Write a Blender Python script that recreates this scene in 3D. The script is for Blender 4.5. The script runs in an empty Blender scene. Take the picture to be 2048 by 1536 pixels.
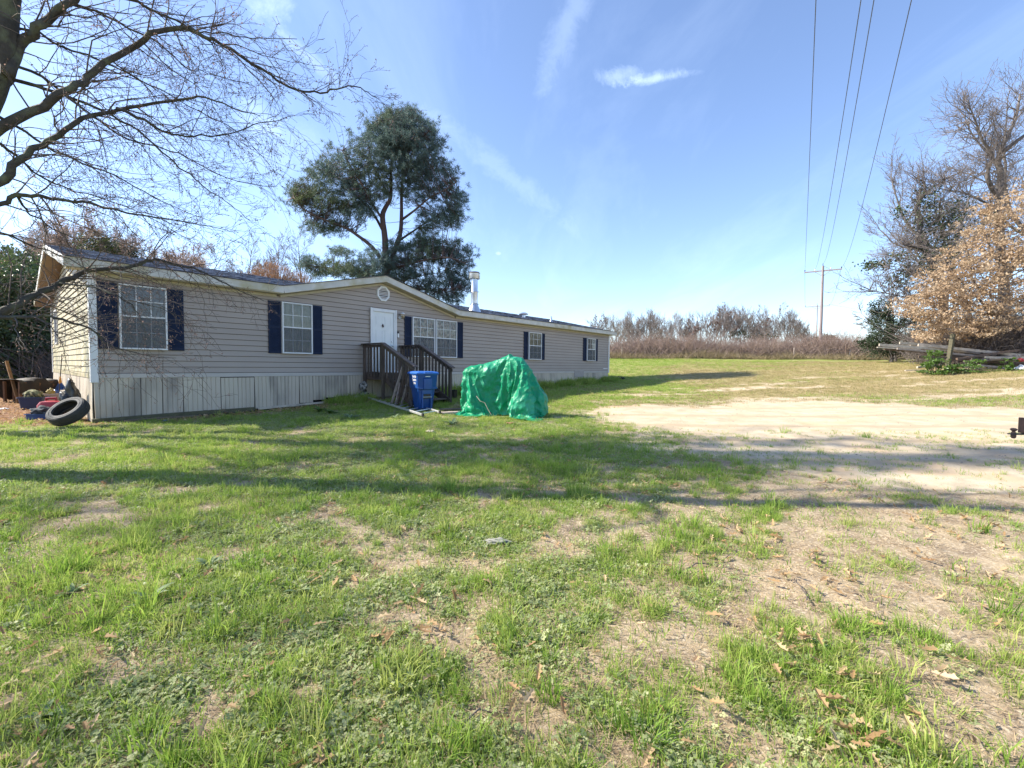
import bpy, bmesh, math, random
import numpy as np
from mathutils import Vector, Matrix

S = bpy.context.scene
COL = S.collection
R = math.radians
rnd = random.Random(7)
NR = np.random.default_rng(7)

# ------------------------------------------------------------------ camera, sky, sun, exposure
F = 880.0                       # focal length in photograph pixels (2048 wide)
EYE = 1.5
PITCH, ROLL = R(2.31), 0.0085
cam = bpy.data.objects.new('camera', bpy.data.cameras.new('camera'))
COL.objects.link(cam)
CAMROT = Matrix.Rotation(R(90) - PITCH, 3, 'X') @ Matrix.Rotation(ROLL, 3, 'Z')
cam.matrix_world = Matrix.Translation((0, 0, EYE)) @ CAMROT.to_4x4()
cam.data.sensor_width = 36
cam.data.lens = F / 2048 * 36
cam.data.clip_start, cam.data.clip_end = .05, 3000
S.camera = cam

SUN_EL = R(38)
SUN_AZ = math.atan2(-.995, .07)          # compass angle of the sun, clockwise from +Y
sun_dir = Vector((math.sin(SUN_AZ) * math.cos(SUN_EL), math.cos(SUN_AZ) * math.cos(SUN_EL), math.sin(SUN_EL)))
sl = bpy.data.lights.new('sun', 'SUN')
sl.energy, sl.angle, sl.color = 5.0, R(.6), (1, .93, .80)
sun = bpy.data.objects.new('sun', sl)
sun.rotation_euler = sun_dir.to_track_quat('Z', 'Y').to_euler()
sun.location = (-20, 2, 30)
COL.objects.link(sun)

world = bpy.data.worlds.new('World')
S.world = world
world.use_nodes = True
wn, wl = world.node_tree.nodes, world.node_tree.links
wn.clear()
def N(nodes, t, **kw):
    n = nodes.new(t)
    for k, v in kw.items():
        if k.startswith('i_'):
            n.inputs[k[2:].replace('_', ' ')].default_value = v
        else:
            setattr(n, k, v)
    return n
sky = N(wn, 'ShaderNodeTexSky', sky_type='NISHITA', sun_disc=False, sun_elevation=SUN_EL, sun_rotation=SUN_AZ,
        altitude=100, air_density=1.0, dust_density=.45, ozone_density=3.0)
bg = N(wn, 'ShaderNodeBackground'); bg.inputs[1].default_value = .135
out = N(wn, 'ShaderNodeOutputWorld')
tc = N(wn, 'ShaderNodeTexCoord')
# thin veil of cirrus: stretched noise on the view direction projected to a high layer
sep = N(wn, 'ShaderNodeSeparateXYZ'); wl.new(tc.outputs['Generated'], sep.inputs[0])
skt = N(wn, 'ShaderNodeMix', data_type='RGBA', blend_type='MULTIPLY'); skt.inputs[0].default_value = 1; skt.inputs[7].default_value = (.97, .945, 1.0, 1); wl.new(sky.outputs[0], skt.inputs[6])
zc = N(wn, 'ShaderNodeMath', operation='MAXIMUM'); zc.inputs[1].default_value = .04; wl.new(sep.outputs[2], zc.inputs[0])
zz = N(wn, 'ShaderNodeMath', operation='ADD'); zz.inputs[1].default_value = .12; wl.new(zc.outputs[0], zz.inputs[0])
dx = N(wn, 'ShaderNodeMath', operation='DIVIDE'); wl.new(sep.outputs[0], dx.inputs[0]); wl.new(zz.outputs[0], dx.inputs[1])
dy = N(wn, 'ShaderNodeMath', operation='DIVIDE'); wl.new(sep.outputs[1], dy.inputs[0]); wl.new(zz.outputs[0], dy.inputs[1])
cmb = N(wn, 'ShaderNodeCombineXYZ'); wl.new(dx.outputs[0], cmb.inputs[0]); wl.new(dy.outputs[0], cmb.inputs[1])
mp = N(wn, 'ShaderNodeMapping'); mp.inputs['Rotation'].default_value = (0, 0, R(28)); mp.inputs['Scale'].default_value = (1.5, .42, 1)
wl.new(cmb.outputs[0], mp.inputs[0])
cn = N(wn, 'ShaderNodeTexNoise'); cn.inputs['Scale'].default_value = 1.3; cn.inputs['Detail'].default_value = 9; cn.inputs['Roughness'].default_value = .6; cn.inputs['Distortion'].default_value = .5
wl.new(mp.outputs[0], cn.inputs['Vector'])
cr = N(wn, 'ShaderNodeValToRGB')
cr.color_ramp.elements[0].position = .48; cr.color_ramp.elements[0].color = (.03, .03, .03, 1)
cr.color_ramp.elements[1].position = .90; cr.color_ramp.elements[1].color = (.34, .34, .34, 1)
wl.new(cn.outputs['Fac'], cr.inputs[0])
puff_sum = None
pn = N(wn, 'ShaderNodeTexNoise'); pn.inputs['Scale'].default_value = 17; pn.inputs['Detail'].default_value = 10; pn.inputs['Roughness'].default_value = .72; pn.inputs['Distortion'].default_value = .4
wl.new(tc.outputs['Generated'], pn.inputs['Vector'])

def pix_dir(px, py):
    return (CAMROT @ Vector(((px - 1024) / F, -(py - 768) / F, -1))).normalized()
def W(px, py, depth):
    """World point seen at a photograph pixel, at a given distance ahead (world y)."""
    d = pix_dir(px, py)
    return Vector((0, 0, EYE)) + d * (depth / d.y)
# small cumulus puffs at fixed places of the sky: (px, py, width, height in radians, tilt, strength)
for (px, py, ww, hh, tl, st) in [(541, 16, .05, .036, .3, .7), (615, 112, .085, .018, -.5, .45), (1240, 153, .06, .024, -.1, .6), (1295, 157, .09, .015, .03, .5), (1320, 157, .10, .010, 0, .4),
                                 (997, 507, .009, .006, 0, .6), (520, 235, .06, .05, .8, .5), (560, 300, .10, .07, .7, .25), (1130, 60, .04, .16, -.5, .25), (1000, 340, .28, .035, -.6, .25)]:
    d = pix_dir(px, py)
    rt = d.cross(Vector((0, 0, 1))).normalized(); up = rt.cross(d)
    a = rt * math.cos(tl) + up * math.sin(tl); b = -rt * math.sin(tl) + up * math.cos(tl)
    da = N(wn, 'ShaderNodeVectorMath', operation='DOT_PRODUCT'); da.inputs[1].default_value = a / ww; wl.new(tc.outputs['Generated'], da.inputs[0])
    db = N(wn, 'ShaderNodeVectorMath', operation='DOT_PRODUCT'); db.inputs[1].default_value = b / hh; wl.new(tc.outputs['Generated'], db.inputs[0])
    dc = N(wn, 'ShaderNodeVectorMath', operation='DOT_PRODUCT'); dc.inputs[1].default_value = d; wl.new(tc.outputs['Generated'], dc.inputs[0])
    c3 = N(wn, 'ShaderNodeCombineXYZ'); wl.new(da.outputs['Value'], c3.inputs[0]); wl.new(db.outputs['Value'], c3.inputs[1])
    ln = N(wn, 'ShaderNodeVectorMath', operation='LENGTH'); wl.new(c3.outputs[0], ln.inputs[0])
    mr = N(wn, 'ShaderNodeMapRange'); mr.inputs['From Min'].default_value = 1.0; mr.inputs['From Max'].default_value = .0
    mr.inputs['To Min'].default_value = 0; mr.inputs['To Max'].default_value = 1; wl.new(ln.outputs['Value'], mr.inputs['Value'])
    # front half only
    fr = N(wn, 'ShaderNodeMath', operation='GREATER_THAN'); fr.inputs[1].default_value = .3; wl.new(dc.outputs['Value'], fr.inputs[0])
    m1 = N(wn, 'ShaderNodeMath', operation='MULTIPLY'); wl.new(mr.outputs[0], m1.inputs[0]); wl.new(fr.outputs[0], m1.inputs[1])
    m0 = N(wn, 'ShaderNodeMath', operation='MULTIPLY_ADD'); m0.inputs[1].default_value = .42; wl.new(m1.outputs[0], m0.inputs[0]); wl.new(pn.outputs['Fac'], m0.inputs[2])
    nz = N(wn, 'ShaderNodeMapRange'); nz.inputs['From Min'].default_value = .60; nz.inputs['From Max'].default_value = .86; nz.inputs['To Max'].default_value = st * .62; wl.new(m0.outputs[0], nz.inputs['Value'])
    m2 = N(wn, 'ShaderNodeMath', operation='MULTIPLY', use_clamp=True); wl.new(m1.outputs[0], m2.inputs[0]); m2.inputs[1].default_value = 3.
    m3 = N(wn, 'ShaderNodeMath', operation='MULTIPLY'); wl.new(m2.outputs[0], m3.inputs[0]); wl.new(nz.outputs[0], m3.inputs[1]); m2 = m3
    if puff_sum is None: puff_sum = m2
    else:
        ad = N(wn, 'ShaderNodeMath', operation='ADD'); wl.new(puff_sum.outputs[0], ad.inputs[0]); wl.new(m2.outputs[0], ad.inputs[1]); puff_sum = ad
ad = N(wn, 'ShaderNodeMath', operation='ADD', use_clamp=True); wl.new(puff_sum.outputs[0], ad.inputs[0]); wl.new(cr.outputs[0], ad.inputs[1])
mul = N(wn, 'ShaderNodeMath', operation='MULTIPLY'); wl.new(ad.outputs[0], mul.inputs[0]); mul.inputs[1].default_value = .45
mixw = N(wn, 'ShaderNodeMix', data_type='RGBA'); mixw.inputs[7].default_value = (6.6, 7.9, 9.6, 1)
wl.new(mul.outputs[0], mixw.inputs[0]); wl.new(skt.outputs[2], mixw.inputs[6])
wl.new(mixw.outputs[2], bg.inputs[0]); wl.new(bg.outputs[0], out.inputs[0])

S.view_settings.view_transform = 'Standard'; S.view_settings.look = 'None'
S.view_settings.exposure = 1.15; S.view_settings.gamma = 1
S.view_settings.use_curve_mapping = False
S.render.engine = 'CYCLES'
S.cycles.max_bounces = 8; S.cycles.transparent_max_bounces = 24; S.cycles.caustics_reflective = False; S.cycles.caustics_refractive = False
S.cycles.sample_clamp_indirect = 6
S.cycles.use_denoising = True

# ------------------------------------------------------------------ value noise in numpy
_perm = np.random.default_rng(11).random((256, 256))
def vnoise(x, y):
    xi = np.floor(x).astype(int); yi = np.floor(y).astype(int)
    fx = x - xi; fy = y - yi
    fx = fx * fx * (3 - 2 * fx); fy = fy * fy * (3 - 2 * fy)
    a = _perm[xi & 255, yi & 255]; b = _perm[(xi + 1) & 255, yi & 255]
    c = _perm[xi & 255, (yi + 1) & 255]; d = _perm[(xi + 1) & 255, (yi + 1) & 255]
    return (a * (1 - fx) + b * fx) * (1 - fy) + (c * (1 - fx) + d * fx) * fy
def fbm(x, y, o=4, seed=0.):
    x = np.asarray(x, float) + seed * 17.3; y = np.asarray(y, float) + seed * 7.1
    s = 0; a = .5; t = 0
    for i in range(o):
        s = s + a * vnoise(x, y); t += a; a *= .5
        x, y = x * 1.93 * .8 - y * 1.93 * .6 + 5.2, x * 1.93 * .6 + y * 1.93 * .8 + 1.3
    return s / t
def sst(a, b, x):
    t = np.clip((x - a) / (b - a), 0, 1); return t * t * (3 - 2 * t)

# ------------------------------------------------------------------ terrain height
_ys = np.arange(-400, 1200, .5)
_zs = np.interp(_ys, [-400, 0, 12, 20, 28, 33, 38, 48, 56, 70, 100, 1200], [0, 0, .2, .38, .64, 1.0, 1.45, 2.45, 2.8, 3.0, 2.6, -4])
_k = np.exp(-np.linspace(-2.2, 2.2, 13) ** 2); _k /= _k.sum()
_zs = np.convolve(np.pad(_zs, 6, mode='edge'), _k, 'valid')
def gz(x, y, fine=True):
    x = np.asarray(x, float); y = np.asarray(y, float)
    z = np.interp(y, _ys, _zs)
    z = z + .062 * np.clip(x - 8, 0, 30) * sst(8, 22, y) * (1 - .92 * sst(27, 47, y))
    z = z + .17 * np.exp(-((x + 3.9) ** 2 + (y - 14.6) ** 2) / 3.2)
    if fine:
        r = np.hypot(x, y)
        z = z + (fbm(x * .9, y * .9, 3, 3) - .5) * .07 * sst(.5, 3, r) + (fbm(x * 4, y * 4, 3, 4) - .5) * .035 + (fbm(x * .13, y * .13, 2, 5) - .5) * .35 * sst(30, 60, r)
    return z
def gzf(x, y): return float(gz(x, y))
def G(px, py):
    """Point on the ground seen at a photograph pixel."""
    d = pix_dir(px, py); lo, hi = .3, 250.
    o = Vector((0, 0, EYE)); t = .5
    while t < 300:
        p = o + d * t
        if p.z < gzf(p.x, p.y): break
        t *= 1.02
    a, b = t / 1.02, t
    for _ in range(20):
        m = (a + b) / 2; p = o + d * m
        if p.z < gzf(p.x, p.y): b = m
        else: a = m
    p = o + d * b
    return Vector((p.x, p.y, gzf(p.x, p.y)))

# ------------------------------------------------------------------ object helpers
def tag(o, label=None, cat=None, group=None, kind=None):
    if label: o['label'] = label
    if cat: o['category'] = cat
    if group: o['group'] = group
    if kind: o['kind'] = kind
    return o
def thing(name, label, cat, loc=(0, 0, 0), rz=0, group=None):
    o = bpy.data.objects.new(name, None); COL.objects.link(o)
    o.location = loc; o.rotation_euler = (0, 0, rz); o.empty_display_size = .2
    return tag(o, label, cat, group)
def mesh_obj(name, me, parent=None, kind=None, label=None):
    o = bpy.data.objects.new(name, me); COL.objects.link(o)
    if parent: o.parent = parent
    if kind: o['kind'] = kind
    if label: o['label'] = label
    return o
def mesh_np(name, V, Fc, mat, smooth=False):
    """Mesh from numpy arrays: V (n,3), Fc (m,k)."""
    V = np.ascontiguousarray(V, np.float32); Fc = np.ascontiguousarray(Fc, np.int32)
    me = bpy.data.meshes.new(name)
    m, k = Fc.shape
    me.vertices.add(len(V)); me.vertices.foreach_set('co', V.ravel())
    me.loops.add(m * k); me.loops.foreach_set('vertex_index', Fc.ravel())
    me.polygons.add(m); me.polygons.foreach_set('loop_start', np.arange(0, m * k, k, dtype=np.int32))
    me.polygons.foreach_set('loop_total', np.full(m, k, np.int32))
    if smooth: me.polygons.foreach_set('use_smooth', np.ones(m, bool))
    me.update(calc_edges=True)
    if mat: me.materials.append(mat)
    return me
class MB:
    def __init__(s): s.v = []; s.f = []
    def add(s, vs, fs):
        b = len(s.v); s.v += [tuple(v) for v in vs]; s.f += [tuple(i + b for i in f) for f in fs]; return s
    def box(s, x0, x1, y0, y1, z0, z1, M=None):
        vs = [(x, y, z) for x in (x0, x1) for y in (y0, y1) for z in (z0, z1)]
        if M is not None: vs = [M @ Vector(v) for v in vs]
        return s.add(vs, [(0, 1, 3, 2), (4, 6, 7, 5), (0, 4, 5, 1), (2, 3, 7, 6), (0, 2, 6, 4), (1, 5, 7, 3)])
    def beam(s, p, q, w, h, up=(0, 0, 1)):
        p = Vector(p); q = Vector(q); d = (q - p).normalized(); u = Vector(up)
        sd = d.cross(u)
        if sd.length < 1e-4: sd = d.cross(Vector((0, 1, 0)))
        sd.normalize(); u = sd.cross(d).normalized()
        vs = [c + sd * a * w / 2 + u * b * h / 2 for c in (p, q) for a, b in ((-1, -1), (1, -1), (1, 1), (-1, 1))]
        return s.add(vs, [(0, 3, 2, 1), (4, 5, 6, 7), (0, 1, 5, 4), (1, 2, 6, 5), (2, 3, 7, 6), (3, 0, 4, 7)])
    def tube(s, pts, rs, n=8, cap=True):
        pts = [Vector(p) for p in pts]
        if not hasattr(rs, '__len__'): rs = [rs] * len(pts)
        prev = None; rings = []
        for i, p in enumerate(pts):
            d = (pts[min(i + 1, len(pts) - 1)] - pts[max(i - 1, 0)]).normalized()
            if prev is None:
                a = d.cross(Vector((0, 0, 1)));
                if a.length < .05: a = d.cross(Vector((1, 0, 0)))
            else: a = prev - d * prev.dot(d)
            a.normalize(); prev = a; b = d.cross(a)
            rings.append([p + (a * math.cos(2 * math.pi * k / n) + b * math.sin(2 * math.pi * k / n)) * rs[i] for k in range(n)])
        vs = [v for r in rings for v in r]; fs = []
        for i in range(len(pts) - 1):
            for k in range(n):
                fs.append((i * n + k, i * n + (k + 1) % n, (i + 1) * n + (k + 1) % n, (i + 1) * n + k))
        if cap: fs += [tuple(range(n))[::-1], tuple(range((len(pts) - 1) * n, len(pts) * n))]
        return s.add(vs, fs)
    def lathe(s, prof, n=20, M=None, cap=True):
        vs = [(r * math.cos(2 * math.pi * k / n), r * math.sin(2 * math.pi * k / n), z) for r, z in prof for k in range(n)]
        if M is not None: vs = [M @ Vector(v) for v in vs]
        fs = [(i * n + k, i * n + (k + 1) % n, (i + 1) * n + (k + 1) % n, (i + 1) * n + k) for i in range(len(prof) - 1) for k in range(n)]
        if cap: fs += [tuple(range(n))[::-1], tuple(range((len(prof) - 1) * n, len(prof) * n))]
        return s.add(vs, fs)
    def loft(s, rings, cap=True):
        n = len(rings[0]); vs = [v for r in rings for v in r]
        fs = [(i * n + k, i * n + (k + 1) % n, (i + 1) * n + (k + 1) % n, (i + 1) * n + k) for i in range(len(rings) - 1) for k in range(n)]
        if cap: fs += [tuple(range(n))[::-1], tuple(range((len(rings) - 1) * n, len(rings) * n))]
        return s.add(vs, fs)
    def mesh(s, name, mat, smooth=False, bevel=0):
        me = bpy.data.meshes.new(name); me.from_pydata(s.v, [], s.f)
        if bevel or smooth:
            bm = bmesh.new(); bm.from_mesh(me)
            bmesh.ops.recalc_face_normals(bm, faces=bm.faces)
            if bevel: bmesh.ops.bevel(bm, geom=bm.edges[:], offset=bevel, segments=2 if bevel > .02 else 1, affect='EDGES', profile=.5)
            bm.to_mesh(me); bm.free()
        if smooth:
            me.polygons.foreach_set('use_smooth', np.ones(len(me.polygons), bool))
            if smooth != 2: me.set_sharp_from_angle(angle=R(38))
        me.update(); me.materials.append(mat); return me
    def build(s, name, mat, parent=None, smooth=False, bevel=0, kind=None, label=None):
        return mesh_obj(name, s.mesh(name, mat, smooth, bevel), parent, kind, label)
def rrect(hx, hy, r, n=4, z=0, cx=0, cy=0):
    o = []
    for sx, sy, a0 in ((1, 1, 0), (-1, 1, 90), (-1, -1, 180), (1, -1, 270)):
        for k in range(n + 1):
            a = R(a0 + 90 * k / n); o.append(Vector((cx + sx * (hx - r) + r * math.cos(a), cy + sy * (hy - r) + r * math.sin(a), z)))
    return o
def segs_mesh(name, P0, P1, R0, R1, mat, sides=3, smooth=False):
    """Many separate tapering twigs at once."""
    P0, P1 = np.asarray(P0), np.asarray(P1); d = P1 - P0
    L = np.linalg.norm(d, axis=1, keepdims=True) + 1e-9; d = d / L
    ref = np.where(np.abs(d[:, 2:3]) < .9, np.array([[0, 0, 1.]]), np.array([[1., 0, 0]]))
    a = np.cross(d, ref); a /= np.linalg.norm(a, axis=1, keepdims=True); b = np.cross(d, a)
    n = len(P0); V = np.empty((n, 2 * sides, 3))
    for k in range(sides):
        t = 2 * math.pi * k / sides; o = a * math.cos(t) + b * math.sin(t)
        V[:, k] = P0 + o * np.asarray(R0)[:, None]; V[:, sides + k] = P1 + o * np.asarray(R1)[:, None]
    base = (np.arange(n) * 2 * sides)[:, None]
    Fc = np.concatenate([base + np.array([[k, (k + 1) % sides, sides + (k + 1) % sides, sides + k]]) for k in range(sides)], axis=0)
    return mesh_np(name, V.reshape(-1, 3), Fc, mat, smooth)
def leaves_mesh(name, P, size, mat, rng, aspect=1.6, up=.0, bend=.25, dirs=None):
    """Many pointed leaves (two triangles each, folded) at points P."""
    P = np.asarray(P); n = len(P)
    d = rng.normal(size=(n, 3)) if dirs is None else dirs + rng.normal(size=(n, 3)) * .35
    d /= np.linalg.norm(d, axis=1, keepdims=True)
    q = rng.normal(size=(n, 3)); q[:, 2] += up * 3
    s = np.cross(d, q); s /= np.linalg.norm(s, axis=1, keepdims=True) + 1e-9
    nn = np.cross(s, d)
    sz = (size * (.6 + .8 * rng.random(n)))[:, None]
    V = np.stack([P - d * sz * .5, P + s * sz * .5 / aspect + nn * sz * bend * .4, P + d * sz * .5, P - s * sz * .5 / aspect + nn * sz * bend * .4], 1)
    b = (np.arange(n) * 4)[:, None]
    Fc = np.concatenate([b + np.array([[0, 1, 2]]), b + np.array([[0, 2, 3]])], 0)
    return mesh_np(name, V.reshape(-1, 3), Fc, mat)
def copy_tree(o, parent=None):
    c = o.copy(); COL.objects.link(c)
    if parent: c.parent = parent
    for ch in list(o.children): copy_tree(ch, c)
    return c

# ------------------------------------------------------------------ materials
def mat(name, col, rough=.6, col2=None, scale=3., bump=0., bscale=None, metal=0., spec=.5, detail=5, stretch=None, contrast=1., trans=0., objrand=0., col3=None, scale3=.4):
    m = bpy.data.materials.new(name); m.use_nodes = True
    n, l = m.node_tree.nodes, m.node_tree.links
    p = n['Principled BSDF']; p.inputs['Roughness'].default_value = rough; p.inputs['Metallic'].default_value = metal
    p.inputs['Specular IOR Level'].default_value = spec
    geo = N(n, 'ShaderNodeTexCoord'); src = geo.outputs['Object']
    if stretch:
        mpn = N(n, 'ShaderNodeMapping'); mpn.inputs['Scale'].default_value = stretch; l.new(src, mpn.inputs[0]); src = mpn.outputs[0]
    nz = N(n, 'ShaderNodeTexNoise'); nz.inputs['Scale'].default_value = scale; nz.inputs['Detail'].default_value = detail; l.new(src, nz.inputs['Vector'])
    mrn = N(n, 'ShaderNodeMapRange'); mrn.inputs['From Min'].default_value = .5 - .22 / contrast; mrn.inputs['From Max'].default_value = .5 + .22 / contrast; l.new(nz.outputs['Fac'], mrn.inputs['Value'])
    mx = N(n, 'ShaderNodeMix', data_type='RGBA'); mx.inputs[6].default_value = (*col, 1); mx.inputs[7].default_value = (*(col2 or [c * .75 for c in col]), 1)
    l.new(mrn.outputs[0], mx.inputs[0]); c = mx.outputs[2]
    if col3:
        n3 = N(n, 'ShaderNodeTexNoise'); n3.inputs['Scale'].default_value = scale3; n3.inputs['Detail'].default_value = 6; l.new(src, n3.inputs['Vector'])
        m3 = N(n, 'ShaderNodeMapRange'); m3.inputs['From Min'].default_value = .5; m3.inputs['From Max'].default_value = .68; l.new(n3.outputs['Fac'], m3.inputs['Value'])
        x3 = N(n, 'ShaderNodeMix', data_type='RGBA'); x3.inputs[7].default_value = (*col3, 1); l.new(c, x3.inputs[6]); l.new(m3.outputs[0], x3.inputs[0]); c = x3.outputs[2]
    if objrand:
        oi = N(n, 'ShaderNodeObjectInfo'); hs = N(n, 'ShaderNodeHueSaturation')
        mv = N(n, 'ShaderNodeMapRange'); mv.inputs['To Min'].default_value = 1 - objrand; mv.inputs['To Max'].default_value = 1 + objrand; l.new(oi.outputs['Random'], mv.inputs['Value'])
        l.new(mv.outputs[0], hs.inputs['Value']); l.new(c, hs.inputs['Color'])
        m4 = N(n, 'ShaderNodeMath', operation='MULTIPLY_ADD'); m4.inputs[1].default_value = 7.31; m4.inputs[2].default_value = .2; l.new(oi.outputs['Random'], m4.inputs[0])
        f4 = N(n, 'ShaderNodeMath', operation='FRACT'); l.new(m4.outputs[0], f4.inputs[0])
        h4 = N(n, 'ShaderNodeMapRange'); h4.inputs['To Min'].default_value = .5 - objrand * .08; h4.inputs['To Max'].default_value = .5 + objrand * .08; l.new(f4.outputs[0], h4.inputs['Value'])
        l.new(h4.outputs[0], hs.inputs['Hue']); c = hs.outputs[0]
    l.new(c, p.inputs['Base Color'])
    if bump:
        nb = N(n, 'ShaderNodeTexNoise'); nb.inputs['Scale'].default_value = bscale or scale * 4; nb.inputs['Detail'].default_value = 6; l.new(src, nb.inputs['Vector'])
        bp = N(n, 'ShaderNodeBump'); bp.inputs['Strength'].default_value = min(1, bump); bp.inputs['Distance'].default_value = .02; l.new(nb.outputs['Fac'], bp.inputs['Height']); l.new(bp.outputs[0], p.inputs['Normal'])
    if trans:
        tr = N(n, 'ShaderNodeBsdfTranslucent'); l.new(c, tr.inputs[0]); ms = N(n, 'ShaderNodeMixShader'); ms.inputs[0].default_value = trans
        l.new(p.outputs[0], ms.inputs[1]); l.new(tr.outputs[0], ms.inputs[2]); l.new(ms.outputs[0], n['Material Output'].inputs[0])
    return m
M = {}
M['siding'] = mat('vinyl_siding', (.37, .315, .27), .5, (.32, .272, .235), 1.2, .05, 60, stretch=(.5, 1, 1))
M['siding_end'] = mat('vinyl_siding_sunlit_algae', (.50, .43, .29), .55, (.25, .23, .11), 2.2, .05, 60, stretch=(1, 1.6, .45), contrast=1.8, col3=(.17, .17, .13), scale3=2.6)  # algae stains on a base painted yellower for sunlight on the end wall
M['trim'] = mat('white_trim', (.74, .75, .76), .45, (.64, .66, .68), 4)
M['fascia'] = mat('painted_fascia', (.62, .61, .58), .5, (.45, .45, .42), 3, col3=(.40, .37, .24), scale3=1.6)
M['soffit'] = mat('cream_soffit', (.50, .46, .34), .6, (.42, .38, .27), 4)
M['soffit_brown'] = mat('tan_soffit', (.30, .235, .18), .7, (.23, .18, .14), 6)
M['skirt'] = mat('vinyl_skirting', (.54, .48, .385), .6, (.46, .405, .325), 1.1, .1, 40, stretch=(2.5, 2.5, .6), objrand=.06, col3=(.27, .24, .20), scale3=.9)
M['navy'] = mat('navy_shutter', (.012, .022, .055), .6, (.008, .015, .040), 5, spec=.2)
M['door'] = mat('white_door', (.72, .75, .75), .4, (.66, .69, .70), 3)
M['shingle'] = mat('shingle', (.075, .075, .095), .9, (.03, .03, .042), 11, .6, 90, contrast=2.5, col3=(.19, .18, .18), scale3=6.)
M['deck'] = mat('weathered_deck', (.115, .085, .065), .85, (.05, .04, .033), 5, .5, 60, stretch=(1, 1, .25), objrand=.25)
M['deckcap'] = mat('weathered_rail_cap', (.16, .12, .10), .8, (.08, .065, .055), 6, .5, 60)
M['greywood'] = mat('grey_wood', (.38, .32, .27), .85, (.20, .165, .14), 7, .6, 50, objrand=.3)
M['oldwood'] = mat('old_board', (.17, .12, .085), .85, (.10, .075, .055), 7, .6, 50, objrand=.3)
M['steel'] = mat('galvanised', (.62, .66, .70), .32, (.45, .49, .54), 5, metal=.85)
M['alu'] = mat('aluminium', (.75, .75, .74), .4, (.6, .6, .6), 8, metal=.7)
M['bin'] = mat('blue_bin', (.010, .075, .30), .38, (.008, .058, .24), 3, .05, 80)
M['binlid'] = mat('blue_bin_lid', (.03, .14, .50), .4, (.02, .11, .42), 6)
M['white'] = mat('white_plastic', (.8, .8, .8), .4, (.7, .7, .7), 5)
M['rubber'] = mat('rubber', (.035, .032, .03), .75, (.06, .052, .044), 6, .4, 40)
M['rubber_pale'] = mat('pale_rubber', (.16, .155, .145), .8, (.09, .085, .08), 9)  # paler rubber for the whitewall rings
M['red'] = mat('red_plastic', (.32, .012, .02), .4, (.22, .01, .015), 4)
M['tubblue'] = mat('navy_tub', (.015, .03, .09), .45, (.012, .022, .06), 4)
M['trayblue'] = mat('blue_tray', (.012, .07, .24), .4, (.01, .05, .18), 4)
M['tote'] = mat('tan_tote', (.42, .34, .27), .6, (.34, .27, .22), 4)
M['blackbag'] = mat('black_bag', (.012, .013, .013), .3, (.02, .02, .02), 6, .3, 20)
M['rust'] = mat('rust', (.10, .055, .04), .8, (.06, .038, .03), 30, .4, 60)
M['dark'] = mat('dark_steel', (.025, .022, .024), .6, (.05, .035, .03), 12)
M['brownwood'] = mat('brown_wood', (.20, .10, .045), .8, (.12, .06, .03), 6)
M['darkcloth'] = mat('brown_tarpaulin', (.035, .022, .014), .75, (.02, .014, .01), 6, .4, 14)
M['cloth'] = mat('grey_rags', (.10, .11, .12), .9, (.03, .035, .045), 12, contrast=2)
M['green_rag'] = mat('camo_rags', (.16, .17, .08), .9, (.03, .035, .03), 12, contrast=2, col3=(.45, .4, .2), scale3=14)
M['curtain'] = mat('curtain', (.50, .47, .39), .9, (.36, .33, .25), 8, trans=.25)
M['curtain_print'] = mat('printed_curtain', (.52, .37, .29), .9, (.09, .07, .06), 16, trans=.2, contrast=2.2, col3=(.60, .55, .48), scale3=9, stretch=(1, 1, .6))
M['curtain_grey'] = mat('grey_curtain', (.30, .30, .31), .9, (.22, .22, .24), 8, trans=.2)
M['pole'] = mat('utility_pole', (.31, .26, .26), .85, (.24, .20, .20), 5, .3, 30, stretch=(1, 1, .1))
M['wire'] = mat('wire', (.08, .10, .14), .6)
M['bark'] = mat('bark', (.070, .066, .058), .9, (.035, .033, .028), 9, .8, 30, col3=(.11, .125, .075), scale3=5)
M['twig'] = mat('twig', (.13, .105, .09), .85, (.075, .062, .053), 9)
M['bud'] = mat('bud', (.36, .24, .20), .8, (.24, .15, .12), 9, trans=.4)
M['barkgrey'] = mat('grey_bark', (.17, .15, .14), .9, (.10, .09, .085), 6, .6, 30)
M['twiggrey'] = mat('grey_twig', (.22, .185, .17), .9, (.10, .085, .08), 5)
M['twigred'] = mat('budding_twig', (.30, .22, .19), .9, (.22, .16, .14), 4)
M['sunlitplank'] = mat('sunlit_plank', (.52, .45, .38), .85, (.30, .255, .21), 5, .6, 50, objrand=.25)  # brighter wood, with sunlight on the planks put into the colour
M['twigpale'] = mat('hazed_twig', (.34, .30, .285), .9, (.20, .17, .165), 4)  # lighter tone stands in for haze on distant trees
M['twigbrown'] = mat('brush_stem', (.34, .25, .21), .9, (.22, .165, .145), 1.)
M['pinebark'] = mat('pine_bark', (.13, .085, .07), .9, (.08, .055, .05), 4, .6, 20)
M['needle'] = mat('pine_needles', (.115, .17, .15), .6, (.075, .125, .12), .5, trans=.4, col3=(.105, .135, .055), scale3=.28)  # bluish lift in the green stands in for haze
M['cedar'] = mat('cedar_leaf', (.045, .075, .03), .75, (.022, .04, .018), 1.2, trans=.25)
M['holly'] = mat('glossy_evergreen_leaf', (.085, .13, .05), .33, (.035, .065, .025), 1.5, trans=.3, col3=(.14, .17, .07), scale3=.8)
M['privet'] = mat('yellow_green_leaf', (.10, .13, .03), .5, (.05, .08, .02), 1.5, trans=.35)
M['oakleaf'] = mat('tan_oak_leaf', (.47, .34, .215), .8, (.27, .18, .11), 2.6, trans=.35, contrast=1.6, col3=(.60, .48, .34), scale3=1.1)
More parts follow.
